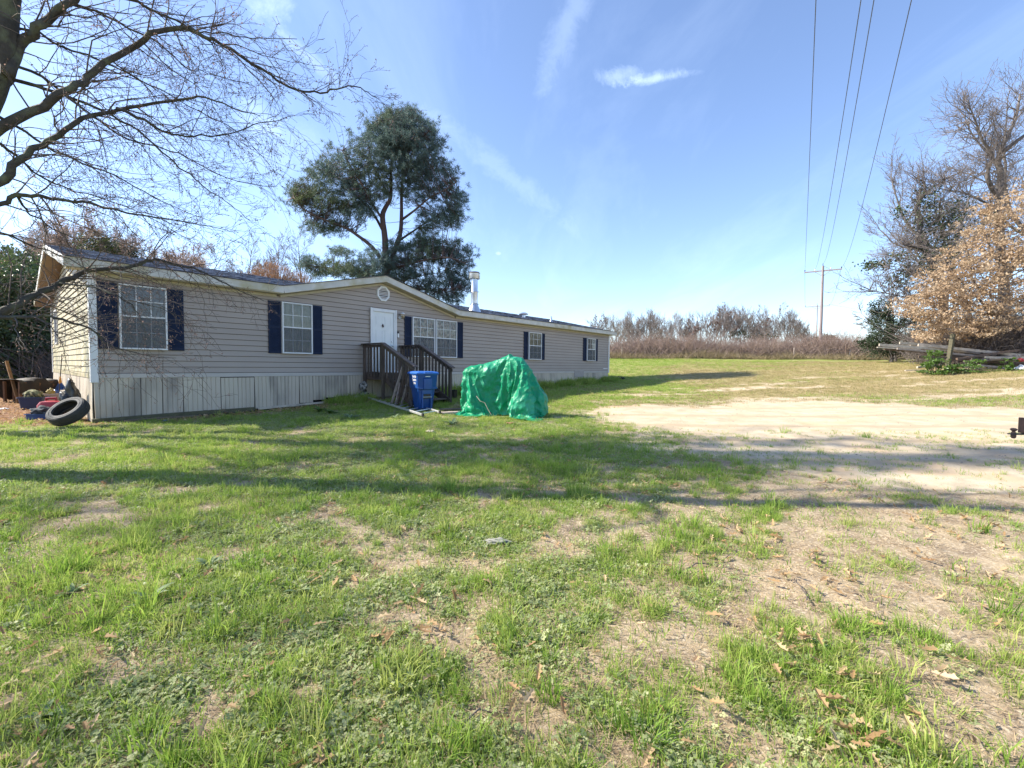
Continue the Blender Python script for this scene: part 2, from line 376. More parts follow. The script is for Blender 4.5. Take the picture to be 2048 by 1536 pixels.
M['ivy'] = mat('ivy_leaf', (.075, .115, .05), .5, (.03, .05, .02), 1.5, trans=.2)
M['shrub'] = mat('bright_shrub_leaf', (.12, .21, .035), .4, (.06, .12, .02), 4, trans=.35)
M['weed'] = mat('pale_weed_leaf', (.20, .27, .13), .7, (.13, .19, .085), 8, trans=.3)
M['orangetwig'] = mat('orange_bud_twig', (.50, .30, .18), .9, (.38, .23, .15), 2, trans=.3)
M['redbud'] = mat('red_bud', (.44, .34, .29), .9, (.33, .24, .20), .6, trans=.4)
# ------------------------------------------------------------------ ground masks (what grows or lies where)
def _seg_in(x, y, poly):
    """Signed distance-ish to polygon (negative inside)."""
    x = np.asarray(x, float); y = np.asarray(y, float)
    d = np.full(x.shape, 1e9); ins = np.zeros(x.shape, bool)
    n = len(poly)
    for i in range(n):
        ax, ay = poly[i]; bx, by = poly[(i + 1) % n]
        ex, ey = bx - ax, by - ay; wx, wy = x - ax, y - ay
        t = np.clip((wx * ex + wy * ey) / (ex * ex + ey * ey), 0, 1)
        d = np.minimum(d, (wx - ex * t) ** 2 + (wy - ey * t) ** 2)
        c = ((ay > y) != (by > y)) & (x < ex * (y - ay) / (ey + 1e-12) + ax)
        ins ^= c
    return np.sqrt(d) * np.where(ins, -1, 1)
SAND_POLY = [(1.9, 13.6), (3.2, 14.8), (6.5, 15.3), (8.9, 17.0), (12.5, 14.6), (15.5, 13.0), (30, 12), (34, 0), (9, 2.6), (6.0, 3.8), (4.4, 4.9), (3.6, 6.6), (2.6, 8.2), (2.2, 10.5), (1.5, 12.2)]
LITTER_POLY = [(-9.6, 9.2), (-12, 8.5), (-26, 9.4), (-30, 17), (-24, 19), (-15, 19), (-9.6, 10.2)]
HD = (.648, .762); HN = (.762, -.648)          # house: along the front wall, and out of it
def masks(x, y):
    x = np.asarray(x, float); y = np.asarray(y, float)
    n1 = fbm(x * .8, y * .8, 4, 1); n2 = fbm(x * 2.7, y * 2.7, 4, 2); n3 = fbm(x * .25, y * .25, 3, 6)
    ds = _seg_in(x, y, SAND_POLY) + (n1 - .5) * 3.4 + (n2 - .5) * 1.6
    sand = sst(1.0, -1.0, ds); n4 = fbm(x * 6.3, y * 6.3, 3, 9)
    stk = sst(.56, .66, fbm(x * .35, y * 1.7, 4, 31)) * sst(13, 15, y) * sst(32, 20, y) * sst(2, 6, x)
    sand = np.maximum(sand, stk * .75)
    # thin, worn turf to the right of the camera
    thin = sst(-.2, 3.2, x - .10 * y) * sst(7.5, 4.5, y) * .75
    soil = sst(.49, .63, n1 * .24 + n2 * .40 + n4 * .36 + thin * .15 + .03 * sst(6, 2, y))
    dl = _seg_in(x, y, LITTER_POLY) + (n1 - .5) * 2.2
    litter = sst(.4, -.4, dl)
    # under the front wall
    s = (x + 9.24) * HD[0] + (y - 9.7) * HD[1]; p = (x + 9.24) * HN[0] + (y - 9.7) * HN[1]
    strip = sst(1.3, .4, p + (n2 - .5) * 1.6) * (p > -.6) * sst(-.6, .2, s) * sst(9.5, 7.5, s)
    litter = np.maximum(litter, strip * .85 * sst(.3, .55, n1 + .1))
    # mown field past the drive: tan with green areas
    far = sst(14, 18, y)
    green = np.clip(.85 - soil * .8, 0, 1)
    fgreen = np.clip(.36 + (n3 - .5) * .9 + sst(40, 46, y) * .55 + sst(7.5, 3.5, x - (y - 14) * .35) * .45 - sst(6, 14, x) * sst(38, 26, y) * .25, .06, 1)
    green = green * (1 - far) + fgreen * far
    green = green * (1 - sand * np.where(y < 9.5, .90, 1.0))  * (1 - litter * .9)
    return sand, litter, green, soil, far

# ------------------------------------------------------------------ ground sheet
def build_ground():
    rr = [0.0, .25]
    while rr[-1] < 900: rr.append(rr[-1] * (1.026 if rr[-1] < 60 else 1.12) + .004)
    rr = np.array(rr[1:])
    th = np.concatenate([np.linspace(-80, 80, 520), np.linspace(80, 280, 52)[1:-1]])
    th = np.radians(th); T, RR = np.meshgrid(th, rr)
    X = RR * np.sin(T); Y = RR * np.cos(T)
    Z = gz(X, Y)
    nr, nt = X.shape
    V = np.stack([X, Y, Z], -1).reshape(-1, 3)
    V = np.vstack([V, [[0, 0, gzf(0, 0)]]])
    i = np.arange(nr - 1)[:, None]; j = np.arange(nt)[None]
    a = i * nt + j; b = i * nt + (j + 1) % nt; c = (i + 1) * nt + (j + 1) % nt; d = (i + 1) * nt + j
    Fq = np.stack([a, d, c, b], -1).reshape(-1, 4)
    me = mesh_np('ground', V, Fq, None, True)
    sand, litter, green, soil, far = masks(V[:, 0], V[:, 1])
    for nm, arr in (('sand', sand), ('litter', litter), ('green', green), ('far', far)):
        at = me.attributes.new(nm, 'FLOAT', 'POINT'); at.data.foreach_set('value', arr.astype(np.float32))
    m = bpy.data.materials.new('ground'); m.use_nodes = True
    n, l = m.node_tree.nodes, m.node_tree.links; p = n['Principled BSDF']; p.inputs['Roughness'].default_value = .95; p.inputs['Specular IOR Level'].default_value = .15
    geo = N(n, 'ShaderNodeNewGeometry')
    def noise(sc, det=5, ro=.55, stretch=None):
        t = N(n, 'ShaderNodeTexNoise'); t.inputs['Scale'].default_value = sc; t.inputs['Detail'].default_value = det; t.inputs['Roughness'].default_value = ro
        l.new(geo.outputs['Position'], t.inputs['Vector']); return t.outputs['Fac']
    def ramp(src, a, b):
        r = N(n, 'ShaderNodeMapRange'); r.inputs['From Min'].default_value = a; r.inputs['From Max'].default_value = b; l.new(src, r.inputs['Value']); return r.outputs[0]
    def mix(f, c1, c2):
        x = N(n, 'ShaderNodeMix', data_type='RGBA')
        for s_, c_ in ((6, c1), (7, c2)):
            if isinstance(c_, tuple): x.inputs[s_].default_value = (*c_, 1)
            else: l.new(c_, x.inputs[s_])
        if isinstance(f, float): x.inputs[0].default_value = f
        else: l.new(f, x.inputs[0])
        return x.outputs[2]
    def att(nm):
        a_ = N(n, 'ShaderNodeAttribute', attribute_name=nm); return a_.outputs['Fac']
    def thr(f, ns, w=.25):
        # fac plus noise, thresholded: breaks soft masks into crisp irregular patches
        a_ = N(n, 'ShaderNodeMath', operation='ADD'); l.new(f, a_.inputs[0]); l.new(ns, a_.inputs[1])
        return ramp(a_.outputs[0], 1 - w, 1 + w)
    earth = mix(ramp(noise(5), .4, .62), (.37, .29, .19), (.22, .165, .11))
    earth = mix(ramp(noise(45, 3), .5, .68), earth, (.52, .43, .31))
    dry = mix(ramp(noise(30, 4), .35, .65), (.30, .235, .12), (.40, .30, .17))
    grn = mix(ramp(noise(11, 5), .35, .65), (.14, .18, .04), (.21, .23, .065))
    fld = mix(ramp(noise(1.3, 6), .4, .6), (.27, .215, .10), (.33, .25, .13))
    base_near = mix(thr(att('green'), noise(9, 8, .75), .38), earth, mix(ramp(noise(60, 3), .45, .6), grn, earth))
    base_far = mix(thr(att('green'), noise(2.3, 8, .7), .35), fld, mix(ramp(noise(3.1, 6), .4, .65), (.22, .255, .06), (.28, .28, .10)))
    st_ = N(n, 'ShaderNodeMapping'); st_.inputs['Scale'].default_value = (.35, 1.6, 1); l.new(geo.outputs['Position'], st_.inputs[0])
    sn = N(n, 'ShaderNodeTexNoise'); sn.inputs['Scale'].default_value = 1.1; sn.inputs['Detail'].default_value = 8; sn.inputs['Roughness'].default_value = .7; l.new(st_.outputs[0], sn.inputs['Vector'])
    base_far = mix(ramp(sn.outputs['Fac'], .58, .70), base_far, (.52, .42, .27))
    base = mix(att('far'), base_near, base_far)
    lit = mix(ramp(noise(26, 6, .7), .4, .62), (.24, .13, .075), (.10, .055, .035))
    lit = mix(ramp(noise(9, 4), .5, .75), lit, (.36, .22, .13))
    base = mix(thr(att('litter'), noise(3, 6, .7), .3), base, lit)
    sd = mix(ramp(noise(2.2, 6), .35, .65), (.55, .46, .33), (.44, .35, .235))
    sd = mix(ramp(noise(38, 4, .7), .55, .72), sd, (.28, .23, .17))
    rt_ = N(n, 'ShaderNodeTexWave'); rt_.wave_type = 'BANDS'; rt_.bands_direction = 'Y'; rt_.inputs['Scale'].default_value = .17; rt_.inputs['Distortion'].default_value = 3.; rt_.inputs['Detail'].default_value = 3; rt_.inputs['Detail Scale'].default_value = .35; l.new(geo.outputs['Position'], rt_.inputs['Vector'])
    sd = mix(ramp(rt_.outputs['Fac'], .82, .98), sd, (.42, .33, .22))
    sd = mix(ramp(noise(.9, 5), .54, .68), sd, (.52, .38, .24))
    sd = mix(ramp(sn.outputs['Fac'], .55, .72), sd, (.40, .33, .25))
    base = mix(thr(att('sand'), noise(4, 7, .7), .25), base, sd)
    l.new(base, p.inputs['Base Color'])
    bp = N(n, 'ShaderNodeBump'); bp.inputs['Strength'].default_value = .8; bp.inputs['Distance'].default_value = .015
    l.new(noise(35, 8, .7), bp.inputs['Height']); l.new(bp.outputs[0], p.inputs['Normal'])
    me.materials.append(m)
    return mesh_obj('ground', me, None, 'structure')
ground = build_ground()
# ------------------------------------------------------------------ the house (local x along the front wall, y into the house, z up)
HANG = math.atan2(.762, .648); HX, HY, HZ = -9.24, 9.7, .17
HL, HW, Z0 = 23.6, 9.8, 1.16 - .17
EV, SL = 2.54, .217                      # eave (fascia top) above Z0, main roof slope
GL, GR, GP, GT, GS = 3.94, 10.6, 7.27, 3.36, .246   # small front gable: ends, peak, height, slope
OV, OE = .30, .40
house = thing('mobile_home', 'long taupe vinyl sided manufactured house with navy shutters and small front gable', 'house', (HX, HY, HZ), HANG)
HM = Matrix.Translation((HX, HY, HZ)) @ Matrix.Rotation(HANG, 4, 'Z')
def hw(t, o, h):                          # t along, o outwards, h above world zero
    return HM @ Vector((t, -o, h - HZ))
def t_at(px, o):                          # where the sight line of a column of the photograph meets a line parallel to the wall
    k = (px - 1024) / F; x0, y0 = HX + .762 * o, HY - .648 * o
    return (k * y0 - x0) / (.648 - k * .762)

def gable_lim(h):                         # siding limits in the front gable at height h (above Z0)
    return 3.90 + max(0, h - 2.30) / GS, 10.64 - max(0, h - 2.30) / GS
def course(x0b, x1b, x0t, x1t, z0, z1, m, end=False):
    b = MB(); pb, pt = -.026, -.006; z0 += .013
    v = [(x0b, pb, z0), (x1b, pb, z0), (x1t, pt, z1), (x0t, pt, z1), (x0b, 0, z0 + .004), (x1b, 0, z0 + .004)]
    # small shadow groove and rounded butt: three strips
    g = .012
    v += [(x0b, pb + .004, z0 - .004), (x1b, pb + .004, z0 - .004)]
    f = [(0, 1, 2, 3), (6, 7, 1, 0), (4, 5, 7, 6)]
    if end: v = [(y_, x_, z_) for x_, y_, z_ in v]; f = [tuple(reversed(q)) for q in f]
    b.add(v, f); return b
CH = 2.2 / 15
sid_parts = []
for i in range(21):
    z0 = .10 + i * CH; z1 = z0 + CH
    if z0 < 2.29: a = (.0, HL, .0, HL)
    else:
        l0, r0 = gable_lim(z0); l1, r1 = gable_lim(min(z1, 3.12))
        if r0 - l0 < .05: break
        a = (l0, r0, l1, max(r1, l1 + .01)); z1 = min(z1, 3.12)
    b = course(*a, Z0 + z0, Z0 + z1, None)
    b.build('siding_board', M['siding'], house)
for i in range(23):
    z0 = .10 + i * CH; z1 = z0 + CH
    def lim(h): return max(0, (h - 2.30) / SL), HW - max(0, (h - 2.30) / SL)
    l0, r0 = lim(z0); l1, r1 = lim(z1)
    if r0 - l0 < .1: break
    if l1 > r1: l1 = r1 = HW / 2
    course(l0, r0, l1, r1, Z0 + z0, Z0 + z1, None, True).build('siding_board', M['siding_end'], house)
# solid core behind the cladding, its dark colour painting the lap shadows
core = MB()
prof = [(0.002, .0), (HW - .002, .0), (HW - .002, 2.3), (HW / 2, 3.35), (0.002, 2.3)]
core.loft([[Vector((x, y, Z0 + z)) for y, z in prof] for x in (.002, HL - .002)])
M['gapshade'] = mat('painted_lap_shadow', (.10, .088, .082), .9); core.build('wall', M['gapshade'], house)
cg = MB(); cg.loft([[Vector((3.95, y, Z0 + 2.3)), Vector((10.6, y, Z0 + 2.3)), Vector((GP, y, Z0 + 3.11))] for y in (.002, 3.3)]); cg.build('gable_wall', M['gapshade'], house)
MB().box(.12, HL - .12, .12, HW - .12, -.3, Z0 - .01).build('crawl_space_dark', mat('underfloor_shade', (.008, .007, .006), 1), house)  # near-black box standing in for the shade under the floor
# bottom trim
MB().box(-.015, HL + .015, -.034, 0, Z0 - .005, Z0 + .098).build('trim_board', mat('lower_trim', (.50, .465, .43), .5, (.44, .41, .38), 2), house, bevel=.004)
MB().box(-.034, .0, -.0, HW, Z0 - .005, Z0 + .098).build('trim_board', M['siding_end'], house, bevel=.004)
cp = MB(); cp.box(-.045, .085, -.045, -.0, Z0 - .10, Z0 + 2.33); cp.box(-.045, -.0, .0, .09, Z0 - .10, Z0 + 2.33); cp.build('corner_post', M['trim'], house, bevel=.004)
MB().box(HL - .085, HL + .045, -.045, -.0, Z0 - .02, Z0 + 2.33).build('corner_post', M['trim'], house, bevel=.004)
MB().box(-.04, .0, HW - .09, HW + .04, Z0 - .02, Z0 + 2.33).build('corner_post', M['trim'], house, bevel=.004)
# roof slabs
def slab(name, pts, th, m, kind=None):
    n = len(pts); v = [Vector(p) for p in pts] + [Vector(p) - Vector((0, 0, th)) for p in pts]
    f = [tuple(range(n)), tuple(range(n, 2 * n))[::-1]] + [(i, i + n, (i + 1) % n + n, (i + 1) % n) for i in range(n)]
    b = MB(); b.add(v, f); o = b.build(name, m, house); return o
def rz_(y): return Z0 + EV + SL * (y + OV) if y <= HW / 2 else Z0 + EV + SL * (HW + OV - y)
YV = (GT - EV) / SL - OV; RY = HW / 2
roof = slab('roof', [(-OE, -OV, rz_(-OV)), (GL, -OV, rz_(-OV)), (GP, YV, rz_(YV)), (GR, -OV, rz_(-OV)), (HL + OE, -OV, rz_(-OV)), (HL + OE, RY, rz_(RY)), (-OE, RY, rz_(RY))], .05, M['shingle'])
slab('roof', [(-OE, RY, rz_(RY)), (HL + OE, RY, rz_(RY)), (HL + OE, HW + OV, rz_(HW + OV)), (-OE, HW + OV, rz_(HW + OV))], .05, M['shingle'])
slab('gable_roof', [(GL, -OV, Z0 + EV), (GP, -OV, Z0 + GT), (GP, YV, Z0 + GT)], .05, M['shingle'])
slab('gable_roof', [(GP, -OV, Z0 + GT), (GR, -OV, Z0 + EV), (GP, YV, Z0 + GT)], .05, M['shingle'])
# laminated shingles, thousands of tabs: one joined layer on each slope
def tab_mat():
    m = M['shingle'].copy(); m.name = 'shingle_tab'; n, l = m.node_tree.nodes, m.node_tree.links; p = n['Principled BSDF']; src = p.inputs['Base Color'].links[0].from_socket
    a_ = N(n, 'ShaderNodeAttribute', attribute_name='tab'); x = N(n, 'ShaderNodeMix', data_type='RGBA'); x.inputs[7].default_value = (.42, .41, .43, 1); l.new(a_.outputs['Fac'], x.inputs[0]); l.new(src, x.inputs[6]); l.new(x.outputs[2], p.inputs['Base Color']); return m
M['tab'] = tab_mat()
def shingles():
    V = []; rs = np.random.default_rng(3)
    for r in range(38):
        y0 = -OV - .02 + r * .139; x = -OE - rs.random() * .2
        while x < HL + OE:
            w = .12 + .24 * rs.random(); x1 = min(x + w, HL + OE + .01); xm = max(x, -OE - .01)
            th = .006 + .012 * (rs.random() < .5) + .003 * rs.random()
            yv = (y0 + .3) if False else y0
            hg = EV + GS * min(xm + w / 2 - GL, GR - xm - w / 2) if GL < xm + w / 2 < GR else -1
            if x1 > xm and not (hg > EV + SL * (y0 + OV) + .01) and y0 + .16 < RY:
                ya, yb = y0, y0 + .155
                za, zb = Z0 + EV + SL * (ya + OV), Z0 + EV + SL * (yb + OV)
                V.append([(xm, ya, za + .002), (x1, ya, za + .002), (x1, ya, za + th + .004), (xm, ya, za + th + .004), (x1, yb, zb + .003), (xm, yb, zb + .003)])
            x += w + .004
    V = np.array(V); n = len(V); b = (np.arange(n) * 6)[:, None]
    Fq = np.concatenate([b + np.array([[0, 1, 2, 3]]), b + np.array([[3, 2, 4, 5]])])
    me = mesh_np('shingles', V.reshape(-1, 3), Fq, M['tab']); tv = rs.random(n) ** 1.5; at = me.attributes.new('tab', 'FLOAT', 'FACE'); at.data.foreach_set('value', np.concatenate([tv, tv]).astype(np.float32)); mesh_obj('shingles', me, roof, 'stuff')
shingles()
# fascias, soffits
def fbeam(name, a, b_, m, w=.03, h=.20, label=None):
    MB().beam(a, b_, w, h).build(name, m, house, bevel=.004, label=label)
zf = Z0 + EV - .095
fbeam('fascia', (-OE, -OV - .016, zf), (GL - .003, -OV - .016, zf), M['fascia'])
fbeam('fascia', (GR + .003, -OV - .016, zf), (HL + OE, -OV - .016, zf), M['fascia'])
fbeam('fascia', (GL - .01, -OV - .019, zf), (GP + .012, -OV - .019, Z0 + GT - .095), M['fascia'])
fbeam('fascia', (GP - .012, -OV - .022, Z0 + GT - .095), (GR + .01, -OV - .022, zf), M['fascia'])
for xx in (-OE - .016, HL + OE + .016):
    fbeam('rake_board', (xx, -OV - .03, rz_(-OV) - .10), (xx, RY, rz_(RY) - .10), M['fascia'])
    fbeam('rake_board', (xx, RY + .002, rz_(RY) - .10), (xx, HW + OV, rz_(HW + OV) - .10), M['fascia'])
# dark shingle edge over the fascia
fbeam('drip_edge', (-OE, -OV - .03, Z0 + EV + .012), (GL, -OV - .03, Z0 + EV + .012), M['shingle'], .06, .018)
fbeam('drip_edge', (GR, -OV - .03, Z0 + EV + .012), (HL + OE, -OV - .03, Z0 + EV + .012), M['shingle'], .06, .018)
fbeam('drip_edge', (GL, -OV - .034, Z0 + EV + .014), (GP, -OV - .034, Z0 + GT + .014), M['shingle'], .07, .018)
fbeam('drip_edge', (GP, -OV - .037, Z0 + GT + .014), (GR, -OV - .037, Z0 + EV + .014), M['shingle'], .07, .018)
for a_, b_ in ((-OE, GL), (GR, HL + OE)):
    MB().box(a_ + .01, b_ - .01, -OV, .0, Z0 + 2.325, Z0 + 2.345).build('soffit', M['soffit'], house)
    MB().box(max(a_, 0) + .09, min(b_, HL) - .09, -.05, -.0, Z0 + 2.25, Z0 + 2.322).build('frieze_board', M['soffit'], house)
for (ta, za, tb, zb) in ((GL, 2.335, GP, 3.155), (GP, 3.155, GR, 2.335)):
    b = MB(); b.add([(ta, -OV, Z0 + za), (tb, -OV, Z0 + zb), (tb, 0, Z0 + zb), (ta, 0, Z0 + za), (ta, -OV, Z0 + za + .02), (tb, -OV, Z0 + zb + .02), (tb, 0, Z0 + zb + .02), (ta, 0, Z0 + za + .02)],
                     [(0, 1, 2, 3), (7, 6, 5, 4), (0, 4, 5, 1), (1, 5, 6, 2), (2, 6, 7, 3), (3, 7, 4, 0)]); b.build('soffit', M['soffit'], house)
    MB().beam((ta, -.027, Z0 + za - .045), (tb, -.027, Z0 + zb - .045), .05, .07).build('frieze_board', M['soffit'], house)
for x0, x1 in ((-OE, -.002), (HL + .002, HL + OE)):
    for (ya, yb) in ((-OV, RY), (RY, HW + OV)):
        za, zb = rz_(ya) - .20, rz_(yb) - .20
        MB().add([(x0, ya, za), (x1, ya, za), (x1, yb, zb), (x0, yb, zb), (x0, ya, za + .02), (x1, ya, za + .02), (x1, yb, zb + .02), (x0, yb, zb + .02)],
                 [(0, 3, 2, 1), (4, 5, 6, 7), (0, 1, 5, 4), (1, 2, 6, 5), (2, 3, 7, 6), (3, 0, 4, 7)]).build('soffit', M['soffit_brown'], house)
# skirting panels
def skirt_panel(x0, w, zb, zt, tilt=0, end=False, out=0, seed=0):
    rs = random.Random(seed); b = MB(); pts = []
    for k, (fx, dy) in enumerate([(0, .0), (.015, -.014), (.19, -.014), (.205, -.002), (.225, -.002), (.24, -.014), (.43, -.014), (.445, -.002), (.465, -.002), (.48, -.014), (.68, -.014), (.695, -.002), (.715, -.002), (.73, -.014), (.97, -.014), (.985, 0)]):
        pts.append((x0 + fx * w, dy - .006))
    n = len(pts); rows = []
    for j, (f_, z) in enumerate(((0, zb), (.35, zb + (zt - zb) * .35), (.7, zb + (zt - zb) * .7), (1, zt))):
        bow = -.012 * math.sin(math.pi * f_) * rs.random() + out * (1 - f_) * -1
        rows.append([(x + tilt * (1 - f_) , y + bow, z + (.012 * rs.random() * (f_ == 0))) for x, y in pts])
    vs = [p for r in rows for p in r]; fs = [(j * n + k, j * n + k + 1, (j + 1) * n + k + 1, (j + 1) * n + k) for j in range(3) for k in range(n - 1)]
    if end: vs = [(y, x, z) for x, y, z in vs]; fs = [tuple(reversed(q)) for q in fs]
    b.add(vs, fs); return b
def gl_(t, o):                            # ground height in the house frame
    p = hw(t, o, 0); return gzf(p.x, p.y) - HZ
t = 0.0; k = 0
PW = .406
while t < HL - .1:
    w = min(PW, HL - t); rs = random.Random(k * 3 + 1)
    gap = .03 + .05 * rs.random() if t < 4.6 else .0
    drop = 0
    if 2.1 < t < 2.9: drop = .022
    if 4.4 < t < 6.3: gap = .10 + .06 * math.sin((t - 4.4) / 1.9 * math.pi)
    if 0.4 < t < .9 or 1.6 < t < 2.4: gap += .05
    if k == 0: gap = .06
    o_ = skirt_panel(t, w - .001, gl_(t + w / 2, .02) + gap - (.03 if t > 6.3 else 0) - drop * .4, Z0 - .004 - drop, .02 * (rs.random() - .5), False, .02 * rs.random() + (.03 if k == 0 else 0) + .006 * (k % 2), k)
    o_.build('skirting_panel', M['skirt'], house); t += w; k += 1
t = 0.0
while t < HW - .1:
    w = min(PW, HW - t); rs = random.Random(k * 5 + 1)
    gy = HM @ Vector((0, t + w / 2, 0)); g = gzf(gy.x, gy.y) - HZ
    skirt_panel(t, w - .001, g + .01, Z0 - .004, .01, True, .01 * rs.random() + .005 * (k % 2), k).build('skirting_panel', M['skirt'], house); t += w; k += 1
# windows
def glass_mat():
    m = bpy.data.materials.new('window_glass'); m.use_nodes = True; n, l = m.node_tree.nodes, m.node_tree.links
    n.remove(n['Principled BSDF']); g = N(n, 'ShaderNodeBsdfGlossy'); g.inputs['Roughness'].default_value = .03; g.inputs['Color'].default_value = (.95, .97, 1, 1)
    t_ = N(n, 'ShaderNodeBsdfTransparent'); t_.inputs[0].default_value = (.86, .90, .90, 1)
    f_ = N(n, 'ShaderNodeFresnel'); f_.inputs[0].default_value = 1.5
    nz = N(n, 'ShaderNodeTexNoise'); nz.inputs['Scale'].default_value = 2.2; tc_ = N(n, 'ShaderNodeTexCoord'); l.new(tc_.outputs['Object'], nz.inputs['Vector'])
    bp = N(n, 'ShaderNodeBump'); bp.inputs['Strength'].default_value = .12; bp.inputs['Distance'].default_value = .02; l.new(nz.outputs['Fac'], bp.inputs['Height']); l.new(bp.outputs[0], g.inputs['Normal'])
    ms = N(n, 'ShaderNodeMixShader'); l.new(f_.outputs[0], ms.inputs[0]); l.new(t_.outputs[0], ms.inputs[1]); l.new(g.outputs[0], ms.inputs[2]); l.new(ms.outputs[0], n['Material Output'].inputs[0]); return m
M['glass'] = glass_mat()
def screen_mat():
    m = bpy.data.materials.new('insect_screen'); m.use_nodes = True; n, l = m.node_tree.nodes, m.node_tree.links
    p = n['Principled BSDF']; p.inputs['Base Color'].default_value = (.14, .155, .18, 1); p.inputs['Roughness'].default_value = .8
    t_ = N(n, 'ShaderNodeBsdfTransparent'); ms = N(n, 'ShaderNodeMixShader'); ms.inputs[0].default_value = .32
    l.new(t_.outputs[0], ms.inputs[1]); l.new(p.outputs[0], ms.inputs[2]); l.new(ms.outputs[0], n['Material Output'].inputs[0]); return m
M['screen'] = screen_mat()
def window(t0, t1, h0, h1, cur, reds=False, seed=0):
    z0, z1 = Z0 + h0, Z0 + h1; f = .035; zm = (z0 + z1) / 2 + .02
    b = MB(); D = -.115
    b.box(t0, t0 + f, D, 0, z0, z1); b.box(t1 - f, t1, D, 0, z0, z1)
    b.box(t0 + f, t1 - f, D, 0, z1 - f, z1); b.box(t0 + f, t1 - f, D - .01, 0, z0, z0 + f)
    fr = b.build('window', M['trim'], house, bevel=.003)
    # sashes
    s = MB(); i0, i1 = t0 + f, t1 - f
    s.box(i0, i1, D + .006, D + .03, zm - .018, zm + .018)
    s.build('meeting_rail', M['trim'], fr, bevel=.002)
    gw = (i1 - i0) / 3
    for (a, bb, dd) in ((zm + .018, z1 - f, D + .022), (z0 + f, zm - .018, D + .036)):
        mid = (a + bb) / 2
        for c in range(3):
            for r in range(2):
                pa, pb = (a, mid) if r == 0 else (mid, bb)
                MB().add([(i0 + c * gw + .004, dd, pa + .004), (i0 + (c + 1) * gw - .004, dd, pa + .004), (i0 + (c + 1) * gw - .004, dd, pb - .004), (i0 + c * gw + .004, dd, pb - .004)], [(0, 1, 2, 3)]).build('pane', M['glass'], fr)
        g = MB()
        for c in (1, 2): g.box(i0 + c * gw - .008, i0 + c * gw + .008, dd - .004, dd + .008, a, bb)
        g.box(i0, i1, dd - .006, dd + .006, mid - .008, mid + .008)
        g.build('grille', M['trim'], fr)
    MB().box(i0 + .002, i1 - .002, D + .012, D + .014, z0 + f, zm - .018).build('insect_screen', M['screen'], fr)
    # curtain: pleated cloth behind the glass
    n = 90; V = []; rs = random.Random(seed)
    ph = [rs.random() * 6 for _ in range(4)]
    for j, z in enumerate((z0 + f, z1 - f)):
        for k_ in range(n + 1):
            x = i0 + (i1 - i0) * k_ / n
            u = k_ / n
            y = -.050 + .009 * math.sin(u * 46 + ph[0]) + .005 * math.sin(u * 23 + ph[1] + j) + .004 * math.sin(u * 91 + ph[2])
            V.append((x, y, z))
    b = MB(); b.add(V, [(k_, k_ + 1, n + 1 + k_ + 1, n + 1 + k_) for k_ in range(n)]); b.build('curtain', cur, fr, smooth=2)
    return fr
def shutter(t0, t1, h0, h1):
    z0, z1 = Z0 + h0, Z0 + h1; b = MB(); f = .045; zm = (z0 + z1) / 2
    b.box(t0, t1, -.034, -.0, z0, z1)
    for (x0, x1, a, c) in ((t0, t0 + f, z0, z1), (t1 - f, t1, z0, z1), (t0 + f, t1 - f, z1 - f * 1.3, z1), (t0 + f, t1 - f, z0, z0 + f * 1.3), (t0 + f, t1 - f, zm - .03, zm + .03)):
        b.box(x0, x1, -.050, -.034, a, c)
    for (a, c) in ((z0 + f * 1.3, zm - .03), (zm + .03, z1 - f * 1.3)):
        n = int((c - a) / .036)
        for k_ in range(n):
            za = a + (c - a) * k_ / n; zb = a + (c - a) * (k_ + .82) / n
            b.add([(t0 + f, -.047, za), (t1 - f, -.047, za), (t1 - f, -.036, zb), (t0 + f, -.036, zb), (t0 + f, -.035, za), (t1 - f, -.035, za)], [(0, 1, 2, 3), (4, 5, 1, 0)])
    b.build('shutter', M['navy'], house)
H0, H1 = .655, 2.135
window(.45, 1.32, H0, H1, M['curtain_grey'], seed=1); shutter(.10, .43, H0, H1); shutter(1.34, 1.66, H0, H1)
window(3.97, 4.84, H0, H1, M['curtain'], seed=2); shutter(3.62, 3.95, H0, H1); shutter(4.86, 5.17, H0, H1)
window(8.53, 9.56, H0, H1 - .02, M['curtain_print'], seed=3); window(9.63, 10.70, H0, H1 - .02, M['curtain_print'], seed=4); shutter(8.22, 8.51, H0, H1 - .02); shutter(10.72, 11.08, H0, H1 - .02)
window(15.40, 16.42, H0 + .02, H1 - .13, M['curtain'], seed=5); shutter(15.08, 15.38, H0 + .02, H1 - .13); shutter(16.44, 16.76, H0 + .02, H1 - .13)
window(20.86, 21.80, H0 + .03, H1 - .13, M['curtain_grey'], seed=6); shutter(20.50, 20.84, H0 + .03, H1 - .13); shutter(21.82, 22.15, H0 + .03, H1 - .13)
# narrow window on the end wall
b = MB()
ye = 7.6
b.box(-.05, 0, ye, ye + .05, Z0 + .95, Z0 + 2.1); b.box(-.05, 0, ye + .75, ye + .8, Z0 + .95, Z0 + 2.1); b.box(-.05, 0, ye + .05, ye + .75, Z0 + 2.05, Z0 + 2.1); b.box(-.05, 0, ye + .05, ye + .75, Z0 + .95, Z0 + 1.0)
we = b.build('window', M['trim'], house, bevel=.003)
MB().add([(-.033, ye + .75, Z0 + 1.0), (-.033, ye + .05, Z0 + 1.0), (-.033, ye + .05, Z0 + 2.05), (-.033, ye + .75, Z0 + 2.05)], [(0, 1, 2, 3)]).build('pane', M['glass'], we)
MB().box(-.024, -.021, ye + .05, ye + .75, Z0 + 1.0, Z0 + 2.05).build('blind', M['curtain_grey'], we)
